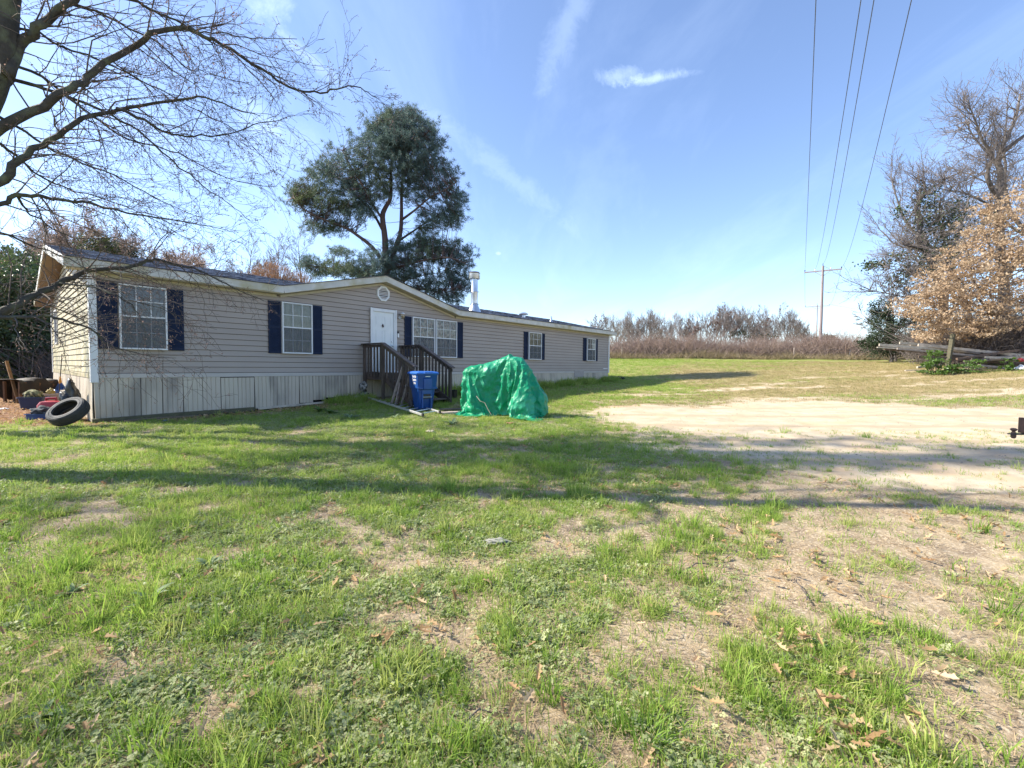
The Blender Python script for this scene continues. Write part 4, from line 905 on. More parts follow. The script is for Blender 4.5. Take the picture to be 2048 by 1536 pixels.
# draped sheet of 85 by 36 points: steps between neighbours in units of 5 mm, first all x, then all y, then all z
CLOTH = '''
-315 10 10 10 10 10 9 10 11 10 10 10 10 10 10 11 9 10 10 10 10 10 9 6 10 8 8 8 8 8 8 8 -4 7 9 4 10 9 10 10 10 9 3 -10 -10 -9 1 -2 9 10 8 4 10 10 -7 -9 -9 -8 -2 3 6 9 10 2 1 0 0 8 9 9 10 8 0 6 9 9 9 10 9 9 10 9 10 9 10 -533 10 9 10 10 9 10 10 9 9 9 10 9 9 10 10 10 9 9 10 9 10 10 10 9 -3 8 8 8 8 8 7 7 8 4
9 8 8 10 10 10 10 8 -7 -10 -10 0 0 10 9 6 2 11 6 -7 -9 -8 -8 -2 9 9 4 4 -6 3 9 7 9 9 9 10 3 4 9 9 9 8 9 9 9 10 9 8 10 9 -533 8 10 9 10 9 10 10 9 9 5 10 9 10 10 9 6 8 10 9 10 10 10 5 7 3 6 8 10 4 10 10 7 8 8 7 9 10 8 8 9 9 9 1 -9 -9 -10 7 10 10 4 2 10 1 -6 -8 -10 -3 3 8 10 2 -3 2 9 5 9 9 9 4
10 4 9 9 8 9 8 9 9 5 10 5 10 10 10 -528 8 9 9 5 10 10 10 8 9 9 2 10 10 8 7 5 9 9 9 9 10 7 3 8 6 10 3 10 9 6 9 10 9 10 9 8 9 4 10 9 8 9 9 -10 -8 -8 2 10 6 6 6 10 -4 -8 -5 -9 0 8 7 9 -1 -2 8 7 8 7 9 7 9 7 7 7 9 9 8 6 -2 10 7 9 10 10 10 10 -522 9 8 6 8 5 10 10 9 8 -1 5 10 4 7 7 7 9 10 9
9 6 8 9 7 10 0 10 10 7 6 10 9 10 10 9 10 10 3 8 8 10 9 10 -3 -9 -10 2 10 6 7 7 9 -6 -8 -9 -4 7 9 1 5 0 5 9 8 7 8 9 8 8 7 8 8 -2 7 8 3 7 9 8 9 10 10 9 9 -510 4 6 8 9 -3 8 7 8 -2 4 8 9 4 8 9 7 7 9 8 9 5 9 9 10 5 5 10 10 6 10 8 9 10 9 9 10 10 6 6 10 8 9 10 2 -9 -10 3 10 6 8 6 9 -10 -8
-7 5 8 2 3 5 5 5 8 8 8 8 9 8 9 7 7 -2 5 2 10 1 7 10 9 10 6 6 10 11 -497 6 -6 7 8 9 2 -5 4 6 9 0 10 8 9 2 9 7 6 9 6 6 10 9 10 7 5 10 9 7 9 10 9 10 9 8 9 10 9 5 9 8 9 10 6 -8 -10 3 10 8 8 6 6 -9 -9 0 9 8 0 3 5 5 7 7 8 9 8 9 8 8 4 4 4 4 4 6 9 2 4 10 3 5 8 10 10 -506 5 6 5 6
5 4 6 -3 5 8 3 9 9 7 6 6 3 6 9 7 6 10 9 10 6 7 9 8 9 10 10 9 9 10 9 8 8 10 6 8 10 7 9 10 -6 -10 4 10 9 7 7 4 -10 -5 6 9 8 0 4 5 4 7 8 8 8 9 8 8 7 3 6 3 7 6 2 6 3 -3 6 0 9 7 9 6 -484 2 -3 -3 -1 6 7 8 1 7 2 9 4 9 8 4 7 5 4 9 8 6 10 9 10 5 9 9 9 10 9 10 10 8 9 10 8 9 7 10
6 10 7 10 9 -3 -10 5 10 10 7 8 0 -9 3 8 7 8 2 5 2 5 9 7 9 8 9 8 6 8 3 8 6 5 4 2 -8 -2 0 10 4 -2 6 9 7 -488 6 8 7 2 -6 -3 3 8 5 4 5 9 5 8 8 4 5 5 8 9 6 10 9 9 6 10 10 10 9 10 10 9 8 8 9 10 9 6 10 9 7 9 8 10 1 -10 6 10 10 5 10 -5 -1 8 5 9 6 3 2 5 9 6 9 8 8 8 8 4 7 8 2 7 -4 -2
0 3 6 1 -9 9 9 7 2 10 -490 -3 7 5 5 7 5 -6 6 -4 3 7 7 8 5 9 7 4 5 7 10 6 10 9 9 8 9 10 10 10 10 10 9 10 6 8 9 10 10 6 9 7 10 7 10 4 -9 9 9 9 6 8 -4 8 4 7 9 4 1 7 7 6 9 8 8 8 5 8 6 -2 8 0 7 0 1 5 -7 -3 1 2 6 7 6 5 6 -484 -3 3 -4 4 6 7 7 7 -4 8 0 -2 7 8 6 9 8 5 5 10 7 10 9 9
9 10 10 10 9 10 10 9 10 10 9 4 10 10 10 4 10 9 6 10 8 -8 10 9 9 9 -2 8 6 5 9 7 2 7 6 7 8 8 8 5 7 4 -2 3 5 7 9 0 0 -4 0 5 5 4 2 5 6 6 4 -1 -469 -2 -3 -3 -3 -3 -2 4 7 7 6 4 5 2 -3 8 8 8 9 5 9 8 10 9 9 10 10 10 10 10 10 9 10 10 10 9 10 8 5 9 9 5 9 9 8 10 -4 10 9 10 9 0 9 4 9 9 3 7 6 7
8 8 6 5 1 0 2 4 8 8 -3 -1 7 6 7 6 1 6 4 4 5 5 5 7 2 -469 -3 -3 -2 -3 -3 -3 -3 -2 -2 1 5 7 8 5 3 -1 9 9 9 7 9 10 10 9 10 10 10 10 10 10 9 10 10 10 10 10 9 9 6 8 9 2 10 8 10 3 9 9 10 5 10 3 9 10 4 9 4 9 8 5 3 0 2 3 4 8 5 1 7 7 6 6 7 6 4 5 5 5 3 -2 1 2 2 3 -474 1 4 4 2 0 -2 -2 -5 1
-2 -2 -3 -1 5 8 6 6 2 10 9 9 10 10 10 10 10 10 10 10 9 10 10 10 10 10 10 10 9 10 7 7 9 4 6 10 8 8 11 7 10 10 6 9 8 4 9 8 4 3 4 4 5 3 2 7 7 7 6 6 7 7 6 6 6 5 5 3 4 3 2 3 2 1 3 -508 4 5 1 2 2 3 3 3 2 -2 -2 3 1 1 0 -3 6 8 7 10 10 10 10 10 10 10 10 10 10 9 10 10 10 10 10 10 10 10 9 10 10 6 9 4
10 9 9 10 8 10 10 9 5 9 8 6 7 5 3 2 4 7 7 6 7 7 7 6 5 6 5 5 5 5 5 2 -1 1 2 2 4 2 5 3 -521 7 -1 2 6 0 -1 2 3 3 2 3 3 3 2 -1 5 2 7 7 10 10 10 10 10 10 10 10 10 10 9 10 10 10 9 10 10 10 10 9 10 10 10 6 6 14 5 11 10 10 11 10 9 7 5 7 6 6 6 8 7 5 6 5 4 5 4 4 4 5 4 5 6 6 6 7 2 0 0 -1
1 -1 2 2 3 -518 4 5 9 -5 -1 2 1 2 2 2 3 2 3 3 4 4 9 7 6 9 10 10 10 10 10 10 10 10 10 10 9 10 10 9 10 10 9 10 9 10 9 10 10 9 11 6 10 10 10 11 10 9 7 7 5 5 5 5 5 5 5 5 5 5 5 5 5 5 5 6 6 7 6 7 6 3 1 -1 0 0 0 1 1 1 -500 4 4 2 1 4 2 2 2 1 3 2 1 0 -3 1 2 6 7 6 9 10 10 11 10 10 10 10 10 10
10 10 10 9 10 10 10 10 9 10 10 9 10 9 7 11 6 9 11 10 11 10 9 7 6 5 5 6 6 4 4 5 5 4 6 4 6 5 6 7 5 5 6 7 7 6 2 2 -2 0 1 2 2 0 2 -485 4 3 1 2 2 1 -4 2 0 -2 1 0 0 0 -1 3 4 7 7 9 10 10 11 10 10 10 10 10 10 10 10 10 9 10 9 10 10 9 10 10 10 10 8 4 14 5 10 10 10 10 10 9 7 6 8 7 7 6 5 4 5 4 3 4
4 4 5 5 6 6 8 7 6 7 6 1 1 3 1 2 3 2 1 1 -478 2 -1 1 1 0 1 0 -2 -5 -1 0 -1 0 6 1 1 -1 9 8 9 10 10 10 10 10 10 10 10 10 10 10 10 9 11 9 10 10 10 10 10 9 2 9 8 10 8 9 9 10 10 9 9 6 9 3 8 8 6 2 5 6 6 6 6 6 6 5 5 5 5 4 4 7 8 6 2 1 5 2 0 5 2 2 1 -479 1 -3 -1 1 1 0 2 2 2 4 -1 -3 -5 -6
-4 9 9 5 8 10 9 10 10 10 10 10 10 10 10 10 10 9 10 10 10 10 10 8 8 4 9 6 9 7 7 10 9 10 8 10 9 8 9 3 9 6 3 8 2 4 6 4 3 5 6 5 7 6 6 6 6 6 5 6 6 6 5 3 -4 -2 1 2 3 -2 -447 1 1 0 1 -2 3 -2 -4 -5 -5 -5 -6 -6 7 8 9 2 7 8 10 10 9 10 10 10 10 10 10 10 10 10 8 10 9 9 10 7 8 8 7 8 8 10 7 2 9 10 7 8
9 10 8 7 10 3 8 4 3 3 6 0 2 4 6 5 4 5 5 6 6 6 6 6 6 6 5 6 5 5 5 6 1 -1 -2 -433 -3 -7 -3 -2 -5 -5 -3 -6 -5 -4 -7 5 7 8 1 9 6 9 6 9 10 9 9 10 10 10 10 10 10 10 9 10 8 9 6 10 10 9 6 8 9 7 9 5 0 9 10 4 8 10 8 9 9 8 9 6 0 3 4 0 6 3 4 0 1 3 5 5 5 6 5 6 6 6 6 7 6 4 5 4 6 6 6 1
-444 -4 -5 -5 -4 0 -6 -3 -6 -7 3 8 7 5 -1 9 6 8 8 6 8 8 9 11 9 10 10 10 10 10 10 9 10 6 8 10 10 9 6 8 10 6 9 8 2 -2 10 6 4 10 9 10 7 9 9 6 9 4 -6 7 2 4 0 8 -2 6 2 1 0 3 4 5 6 6 6 6 6 6 6 6 5 7 6 7 5 -452 -3 -2 1 -5 -5 -7 -7 3 7 6 8 -4 4 9 6 7 9 5 9 5 7 10 9 10 10 10 10 10 10 9 10 9 8 8
9 10 8 7 9 8 6 10 5 -4 3 10 0 9 8 9 10 9 5 10 4 9 9 0 -8 3 7 3 2 5 4 -5 7 5 2 2 1 2 3 5 6 6 6 6 6 6 6 9 8 8 -447 -1 -6 -6 -6 -7 2 7 6 8 -1 -4 6 9 7 6 9 8 5 9 3 6 10 9 10 10 10 10 10 10 9 9 9 8 10 9 9 6 10 8 4 10 8 3 -7 5 10 0 10 4 9 10 10 4 9 8 4 9 9 -4 -9 -1 7 5 3 4 4 2 -5 6
7 0 2 2 5 2 2 5 6 7 8 8 8 8 7 -444 -4 -5 -7 -1 9 6 6 1 -5 -1 8 9 7 6 9 9 5 8 6 3 5 10 9 10 10 10 10 10 9 10 9 8 10 9 10 7 8 9 4 7 10 7 -1 -7 7 10 1 6 8 5 9 10 7 5 9 3 8 10 7 -6 -9 -4 3 6 5 0 7 2 3 -6 7 6 3 5 -4 3 6 6 9 10 3 10 5 10 -454 -3 1 2 9 10 1 -2 -5 1 9 9 8 5 9 8 8 5 9 3
4 5 9 9 10 10 10 10 10 9 10 9 9 10 9 7 8 10 7 2 10 10 4 -4 -7 9 10 -1 6 10 9 1 9 10 2 9 8 3 9 9 5 -7 -9 -6 -1 6 5 2 3 3 7 1 -5 6 4 9 5 5 0 8 7 9 10 6 8 -467 4 9 7 -1 1 0 8 0 10 9 7 9 6 9 9 2 9 9 1 4 5 8 10 9 10 10 9 10 10 10 9 9 10 6 9 10 9 4 4 10 9 1 -6 -5 9 10 -4 9 10 10 5 -1 9 9
3 10 5 5 10 9 3 -9 -8 -9 -1 0 7 5 2 4 5 6 2 -4 8 2 9 5 8 9 6 5 9 9 -473 9 10 -6 7 9 -2 8 9 10 9 7 9 8 9 7 2 8 10 4 -1 6 8 9 10 9 9 10 10 10 9 9 8 9 9 10 10 6 0 10 9 8 -2 -6 -5 9 9 -4 9 10 10 8 -6 8 4 9 8 9 3 9 9 9 -1 -9 -9 -5 -6 -1 5 8 9 1 -6 6 3 2 8 3 8 5 8 6 9 7 8 -469 10 9 -2 9
10 2 10 10 8 9 9 9 8 9 3 7 7 8 7 -6 10 5 9 9 10 8 10 9 10 10 8 10 9 10 9 9 1 4 10 8 6 -3 -7 -4 9 8 -4 9 10 10 10 -7 3 7 7 8 10 8 1 10 10 9 -5 -9 -8 -2 -5 -7 6 8 1 5 -8 4 8 4 8 3 2 8 9 7 6 6 -460 9 8 6 9 9 9 9 10 9 8 9 10 9 9 7 9 5 8 0 -6 9 6 9 9 9 10 9 10 9 9 10 9 10 9 10 5 2 5 6
8 7 -7 -4 -4 9 5 -2 8 11 10 9 -5 -2 10 4 8 7 8 9 4 10 8 4 -6 -6 -9 4 -3 -8 9 -6 0 6 0 5 -2 4 5 4 7 6 7 6 7 -445 10 10 10 10 9 7 9 10 9 8 10 9 10 9 -3 8 6 9 -5 6 8 10 9 7 9 10 9 6 10 10 8 10 8 10 7 7 6 5 8 0 1 0 -8 -2 10 0 5 5 10 10 9 -2 -4 9 7 3 8 3 9 9 8 3 8 2 -2 -5 -6 -6 -7 -4 0 0 -3 2
3 -1 6 9 2 5 7 6 6 6 -426 10 10 10 10 9 10 9 9 9 10 9 10 9 -2 10 6 -1 8 6 5 9 5 5 10 9 10 10 4 8 10 10 9 7 7 5 4 9 8 8 8 -3 -5 -6 -1 10 1 3 4 10 10 9 -2 -2 6 3 4 3 10 9 5 8 9 3 -1 -7 -6 -5 -6 -3 0 -5 -2 3 -2 5 3 0 4 4 6 5 6 6 6 -406 10 10 10 10 10 9 10 10 9 10 10 -2 10 9 3 9 7 8 7 3 3 5 9 0
10 10 11 10 9 -4 7 8 7 8 10 10 9 9 8 6 -5 -4 -3 -3 10 2 1 3 10 8 10 1 -1 3 3 6 3 8 4 5 8 9 -7 0 -7 -6 -6 -5 -3 -3 -3 -1 1 1 1 3 3 4 5 5 6 5 6 6
-114 -3 -2 -2 -3 -2 -2 -1 -1 0 0 0 1 0 1 1 1 1 2 2 2 2 3 7 2 6 7 6 6 7 6 6 10 8 -5 -9 3 3 4 2 -1 -2 -10 1 -2 -1 -10 -10 -2 3 6 9 -2 -2 -7 -5 -6 -5 -10 -10 -8 -5 0 -10 -10 -9 -8 -6 -4 -4 -4 6 -11 -7 -5 -5 -4 -4 -4 -4 -4 -4 -3 -4 -3 140 -2 -3 -2 -3 -2 -2 -2 -1 1 0 1 -1 1 1 1 1 1 1 3 2 3 2 2 1 9 6 6 7 6 6 -2 6 -2 -9
4 6 5 1 0 -1 -3 -6 -7 1 0 -10 -11 -2 2 8 10 0 -8 -7 -3 -7 -6 -10 -3 -3 -10 -9 -8 -10 -2 3 -4 -4 -4 -4 -4 -5 -4 -5 -5 -5 -2 -4 -4 -4 -4 -5 -2 -3 140 -3 -1 -3 -2 -2 -2 -2 -1 -2 2 1 0 1 0 1 -1 3 2 1 -1 -1 -3 8 -4 9 9 5 3 9 -1 3 7 -6 -5 -6 4 3 6 6 -5 -4 -2 -10 -4 -3 -2 -7 -1 -2 10 10 1 -10 -8 -6 -3 -9 -10 -4 -2 -9 -10 -10 -3 7 0 -1 -1 -8
-1 -2 -5 -4 -5 -5 -4 -4 -3 -7 -1 -5 -2 -1 -2 138 -4 -5 -2 4 -2 -2 -2 -2 -4 -2 7 1 -1 -2 -6 -9 -4 -4 3 0 1 6 10 0 8 -1 10 1 4 7 4 1 -4 0 -4 -6 3 9 2 1 -7 -4 -5 -2 -6 -6 -9 -2 9 8 8 0 -10 -5 -9 -5 -10 -5 -8 -3 -10 -9 -6 5 -5 -4 1 7 2 -1 -6 4 -5 -6 -5 -4 -9 -1 -3 -2 -2 -1 -2 -2 137 -5 -4 -2 -3 4 -2 -1 -3 -4 -10 8 -1 -9 -6 -7 -7 -3 -3 1
4 7 7 2 7 -3 9 4 -1 7 8 0 -4 -1 -1 -1 0 -3 9 6 -5 -4 -4 -1 -10 -4 -4 -10 1 9 7 8 -3 -8 -6 -5 -10 -5 -1 -11 -9 -10 -8 2 -6 -5 2 1 -3 1 6 3 -1 -6 -7 0 -2 3 -5 2 -2 -2 -2 -2 0 130 -3 -1 -5 -5 -3 -6 7 -3 -10 -7 -3 4 -9 -5 -4 -7 -6 -5 5 5 9 5 0 -3 9 8 1 -1 8 3 5 -4 -1 -5 0 -2 -2 8 8 -1 -7 -2 -2 -10 -5 -3 -9 0 8 6 8 -6 -4 -6
-7 -9 3 -10 -10 -8 -9 -8 -4 -2 -5 -1 0 1 0 6 -3 -7 3 9 -3 7 0 -2 -3 -3 5 -4 1 1 124 -8 -4 -7 2 -3 -8 -8 -8 6 1 -7 -3 -5 -3 -8 -4 -7 -7 2 8 8 1 -1 2 7 9 -1 0 8 2 4 2 0 -4 -6 -4 -1 5 8 3 -6 -5 0 -9 -6 -2 -10 -1 6 7 8 -8 -4 -6 -9 -1 2 -11 -9 -9 -9 -6 -6 -4 -2 -2 0 0 4 -7 5 5 5 5 -6 1 10 -8 4 -2 5 4 1 1 100 -9 1 -5 -7
-9 5 -1 -8 -8 2 8 -3 -2 -6 -7 -7 -10 -7 0 8 8 3 -2 -1 8 8 -4 6 3 3 1 4 4 0 -5 -5 -5 1 7 6 -2 -7 -4 -4 -8 -2 -9 -2 4 7 7 -9 -3 -9 -6 2 2 -10 -9 -9 -9 -7 -4 -2 -3 -1 0 -3 2 5 3 6 1 -2 6 2 7 -7 7 3 1 3 4 -4 92 -9 -4 -6 -10 -6 -3 -2 6 -5 -9 2 8 3 -6 -8 -6 -8 -9 -2 7 8 2 -3 1 9 4 -5 3 2 3 2 3 6 4 1 -4 -5 -6 4
7 2 -7 -3 -4 -10 -2 -9 1 0 7 6 -11 -4 -10 2 6 -4 -10 -8 -10 -9 -2 0 -3 -2 -2 0 1 0 5 -2 2 4 4 6 -2 5 4 1 7 -2 2 -3 -2 76 1 -1 -5 -9 0 -6 -7 -2 -6 6 -8 1 7 3 -5 -9 -7 -8 -4 5 8 2 -4 1 8 1 -4 2 1 4 0 4 6 6 4 0 -4 -7 -2 4 7 -5 -6 -1 -10 -3 -8 2 -3 9 0 -8 -10 -1 8 1 -8 -9 -10 -8 -1 1 -1 -4 0 0 -3 4 2 -2 4 3 0 5
4 4 -2 6 1 3 2 2 -8 -1 62 -8 1 3 4 -3 -7 0 -6 -4 -8 -4 3 -2 8 2 -6 -8 -8 -6 3 8 1 -4 1 7 -2 -1 1 2 2 1 4 1 8 6 2 0 -2 -7 -2 7 0 -7 -2 -9 -4 -6 3 -4 8 -5 -9 -5 7 5 -4 -9 -10 -8 0 3 -2 0 -3 -4 4 0 3 1 2 3 1 4 4 2 -2 4 4 4 3 0 1 -7 0 55 -2 -6 -4 -5 3 -2 -1 -2 -6 2 -7 -6 -4 3 6 -1 -5 -8 -7 0 7 1 -4 2
5 -4 0 2 1 1 4 2 3 2 3 9 0 0 1 -7 0 5 -7 -3 -6 -7 -4 4 -4 5 -10 -6 5 7 -1 -7 -10 -7 2 2 -1 -2 -5 3 1 3 1 3 3 3 -2 4 4 -6 6 3 -3 -3 -5 -2 -1 8 -5 5 52 0 -2 0 -2 -3 -4 -6 -4 -1 2 -7 6 -7 -6 0 4 -5 -2 -8 -2 6 1 -4 4 -3 1 1 1 0 2 2 2 2 2 4 3 5 8 2 -5 -7 4 -5 -7 -2 -9 -1 4 1 -4 -10 2 7 0 -3 -10 -5 3 2
-3 -5 3 3 2 3 2 3 2 0 -3 2 1 -3 1 -4 -7 -1 3 2 1 1 0 -3 2 50 -2 1 -4 -1 0 -2 2 -3 -4 -6 -5 -2 0 6 -7 -6 2 -3 -2 -5 3 0 -1 2 -1 2 0 1 0 1 2 1 0 2 2 2 3 5 8 5 -5 -8 -2 -6 -1 -10 5 2 -2 -9 -2 8 -1 -1 -8 -1 4 -2 -5 3 3 3 3 2 3 1 1 3 -1 -4 -4 -5 -4 -6 1 1 -1 2 2 4 3 2 3 2 34 3 1 0 -3 -3 -3 -3 0 -5
-2 -2 -1 -4 -5 0 4 -5 -7 1 -2 -2 1 1 2 0 2 1 2 1 2 0 1 0 1 0 0 0 2 2 7 7 -3 -9 -7 -1 -6 4 -1 -6 0 1 5 -2 -5 2 -2 -2 3 3 2 2 3 3 3 1 -2 -3 -5 -4 -4 -2 -1 -1 0 0 0 0 1 1 2 1 3 6 2 26 -1 2 -4 1 5 2 1 -1 -2 -5 -4 -2 -4 -4 -3 -2 -3 0 -3 1 0 0 2 1 2 1 1 1 1 1 0 1 0 0 1 0 0 0 -1 -1 1 7 -1 -8
-1 -4 -4 0 3 -1 -1 0 3 -1 -1 1 2 1 3 3 3 0 -5 -2 -2 -2 -1 0 0 0 -1 0 0 0 0 0 1 0 0 1 4 -1 2 -1 31 2 -4 -2 0 -2 -2 0 0 2 3 1 -3 -3 -3 -4 -2 -3 -1 -1 0 0 0 1 1 0 1 0 1 0 1 0 0 1 0 0 0 0 0 0 0 0 1 -2 -7 0 3 0 0 0 0 0 0 1 1 1 1 2 2 -2 0 0 0 0 -1 0 0 -1 0 0 0 -1 1 0 0 0 0 0 0 1
0 0 0 0 1 31 -1 -2 2 -3 -2 -1 0 -1 -1 -1 0 -1 -1 -1 -2 -1 -1 -1 0 -1 1 0 0 1 0 0 1 0 0 0 0 -1 0 0 0 -1 0 0 0 0 0 1 0 -1 0 1 0 0 0 0 0 1 0 0 0 0 0 0 0 1 0 0 0 0 0 0 0 1 0 0 0 0 0 0 1 0 0 0 0 1 0 0 0 0 20 -3 5 -5 -5 2 -2 -2 -3 -5 -1 0 2 2 2 2 2 1 1 1 0 0 0 -1 0 0 -1 0 0 0
-1 0 0 0 0 0 0 0 0 1 0 0 1 0 1 0 0 0 0 1 0 0 0 1 0 0 0 0 0 0 0 0 0 1 0 0 0 0 0 0 0 1 0 0 0 0 0 1 0 0 0 0 0 1 0 -3 0 -1 -6 -3 1 1 3 2 2 2 3 2 2 1 2 2 1 1 1 0 0 0 0 -1 0 -1 0 0 0 0 0 -1 0 0 1 0 0 0 0 1 0 0 0 5 -1 -2 0 0 0 1 1 0 -1 0 0 0 0 -1 0 0 0 1 0 1
0 0 1 0 0 0 0 1 0 0 0 0 0 0 0 0 -1 0 1 0 -22 2 2 2 2 2 2 2 1 4 2 2 2 2 -1 3 2 1 0 3 0 0 0 -2 -1 -1 -1 0 -1 0 -1 0 1 -1 -1 0 0 0 0 0 -3 -4 5 -4 5 2 6 1 -3 2 2 0 0 -4 5 -1 1 0 -1 -3 -2 -1 4 2 1 1 1 0 0 1 0 0 1 0 1 0 -1 -2 1 0 -1 2 0 0 0 -21 1 2 2 2 2 2 1 2 0 0 2 3 2 -1
3 -2 -2 5 3 -2 3 0 -1 -2 -1 -1 -1 -2 -1 0 -1 0 0 0 0 -2 -3 -5 -6 6 -4 6 -5 7 6 0 5 3 -5 2 -2 7 -1 -4 3 7 -3 2 -4 -3 0 -3 -3 -2 2 5 1 2 2 1 2 2 0 1 1 2 0 -3 -1 -2 -3 -1 0 -5 -13 2 -3 4 1 4 1 4 3 -1 -3 -3 1 1 5 1 0 7 -7 4 2 -1 1 -2 1 -2 1 -1 -1 -1 1 0 -5 -4 -4 -4 -2 -7 6 -5 7 3 -6 -1 8 9 -3 2 7 -6
3 1 7 -6 1 9 -1 -4 8 -5 5 -4 -5 -2 -1 -1 -4 -1 6 2 0 2 1 2 3 1 -2 -2 5 3 2 -2 -4 -4 0 -24 5 1 4 5 -2 0 -4 -1 -3 -4 1 7 5 0 6 3 -7 -1 7 3 -1 -5 2 -1 0 1 -1 0 0 -1 -3 -3 -5 -5 -8 -3 0 1 7 5 -5 -7 4 9 10 -4 -3 10 -5 2 7 4 -2 -6 0 8 8 -5 -5 8 -3 8 -4 -4 -5 -4 -2 1 -3 2 5 1 1 1 0 1 2 -4 0 6 2 2 1 -8
-18 4 1 -3 -4 -6 -1 -4 -2 2 7 3 3 7 8 -1 -7 -5 5 7 -6 5 -4 0 1 -2 1 0 0 0 -2 -3 -3 -7 -6 0 0 -4 7 5 -2 -9 -2 6 10 9 0 -9 10 -2 3 -1 7 4 -4 -8 1 9 7 3 -6 -5 7 1 8 -1 -4 -5 -4 -5 -3 -2 1 3 2 1 1 1 1 1 -3 1 -6 4 5 -19 -5 -5 -5 -4 -2 -1 2 8 4 5 3 7 7 0 -7 -7 1 8 2 -9 8 -2 -3 3 -2 0 0 0 0 -3 -2 -4 -6 -6
-2 1 5 7 -1 -6 -8 1 9 9 9 0 -10 5 6 -4 3 2 9 -1 -8 -5 2 9 5 8 -2 -5 -7 6 7 7 1 -3 -4 -4 -5 -4 -4 -4 1 1 2 2 1 0 -4 5 6 6 -45 -6 -2 -2 -1 2 8 4 5 3 8 7 6 -2 -6 -7 -3 5 8 -3 -9 8 2 -4 1 0 -1 0 1 -1 -3 -5 -4 -5 -4 1 4 7 3 -6 -8 -5 5 10 8 9 0 -10 -2 9 2 0 -2 9 5 -6 -8 -3 4 9 2 9 4 -4 -6 -5 7 8 6 2
0 -6 -5 -4 -2 -4 -4 -2 -1 3 5 6 6 3 7 -73 -2 -1 5 7 -1 6 6 8 6 8 4 -2 -6 -7 -2 -2 9 5 -7 -9 8 4 -3 -1 0 0 0 1 -2 -3 -5 -5 -3 0 3 5 6 -3 -9 -7 0 7 10 7 8 1 -10 -8 7 8 -2 -2 8 9 -2 -9 -6 -2 7 6 1 8 8 0 -5 -7 0 8 7 6 0 2 -5 -3 -3 -4 -1 -1 2 4 7 4 2 1 -84 2 7 9 3 -1 8 8 5 9 1 -2 -5 -7 -3 -4 5 9 1 -10
-9 9 6 -1 -3 -1 1 -1 1 -3 -2 -4 -4 -2 3 6 5 -1 -7 -9 -1 0 9 9 7 4 4 -10 -8 1 5 10 -1 -1 10 3 -6 -9 -4 0 8 5 0 7 8 5 -3 -7 -6 6 5 8 6 5 -4 2 -5 -6 6 3 4 4 4 5 3 -96 5 -1 7 -1 7 10 6 10 -2 -1 -5 -4 -7 0 -2 10 4 -2 -10 -9 8 7 2 -1 -3 -2 1 0 -1 -3 -2 -5 2 7 3 1 -4 -9 -9 2 4 10 8 8 5 -1 -9 -5 -1 0 9 10 -4 0
9 -1 -8 -8 -1 0 9 1 5 2 9 9 0 -5 -7 -4 5 6 9 5 -6 9 4 0 5 5 5 6 4 4 -98 3 3 -2 5 -3 1 6 -1 3 3 -6 -2 -5 -3 7 10 -4 -1 -8 -10 8 6 5 1 -5 -2 0 0 -3 -2 -5 6 4 3 2 -1 -8 -10 -4 3 7 10 7 9 5 -4 -9 -4 -2 1 6 9 6 -9 3 5 -1 -9 -4 -4 3 9 0 1 8 5 9 6 -1 -2 -5 0 3 9 5 2 8 6 7 3 6 3 7 7 -96 3 3 -3 -2
-2 -5 -4 -2 4 -5 4 -3 -4 0 9 6 -6 -1 -7 -7 1 8 5 4 -1 -5 -4 -2 -3 0 4 3 2 3 2 -4 -10 -9 1 5 8 9 8 9 5 -7 -10 -5 2 2 2 7 10 -7 -7 4 1 2 -9 1 -1 -1 7 -2 4 9 6 6 7 -3 9 4 -1 6 6 2 5 8 7 6 5 3 8 7 -91 1 -4 5 -3 -3 -4 -3 -3 -2 -4 -4 -3 -4 2 4 0 8 -5 -10 -8 -4 7 5 4 5 -4 -3 -1 -5 -1 4 1 2 2 4 -9 -9 -9 8
7 7 8 9 9 4 -9 -10 -6 0 0 4 9 10 -3 -9 -5 6 5 -4 -9 -1 -6 7 6 7 -2 9 9 6 2 7 9 8 2 8 -3 8 10 7 1 7 8 8 7 -84 -2 -1 -2 -2 -1 -1 -4 -3 -3 -4 -3 -3 -4 -3 1 5 -7 -4 -9 -7 -6 0 0 7 4 3 4 -8 -1 -1 5 3 5 -1 -7 -7 -8 -8 7 10 10 10 7 9 3 -10 -9 -9 -1 2 3 10 9 4 -7 -10 -5 8 -3 -2 -7 -10 5 8 8 8 8 8 1 5 10 11 0 10
10 1 8 5 9 6 6 7 8 8 -76 -2 -2 -2 -2 -1 -2 -3 -4 -3 -3 -4 -3 -3 -9 1 2 -4 -6 -6 -7 -4 -6 0 1 2 0 0 8 5 -1 2 -1 -7 -8 -8 -8 -4 6 6 7 10 8 9 9 1 -10 -10 -9 -1 0 4 10 10 8 -9 -10 -9 -4 1 3 -6 -2 -10 9 7 8 8 7 7 10 7 8 8 6 9 10 8 9 9 7 7 8 8 8 -69 -2 -2 -1 -2 -2 -3 -3 -3 -3 -4 -3 -9 -3 -4 -9 5 -7 -1 -7 -10 2 -4 -5 9
1 0 1 1 -2 -7 -7 -6 -7 -6 2 -4 -4 5 6 9 9 9 9 10 -2 -10 -10 -10 -4 6 1 10 10 10 -10 -8 -10 -5 -10 -1 -5 5 -8 1 8 8 9 9 9 10 10 10 10 10 10 10 10 9 9 9 8 9 8 8
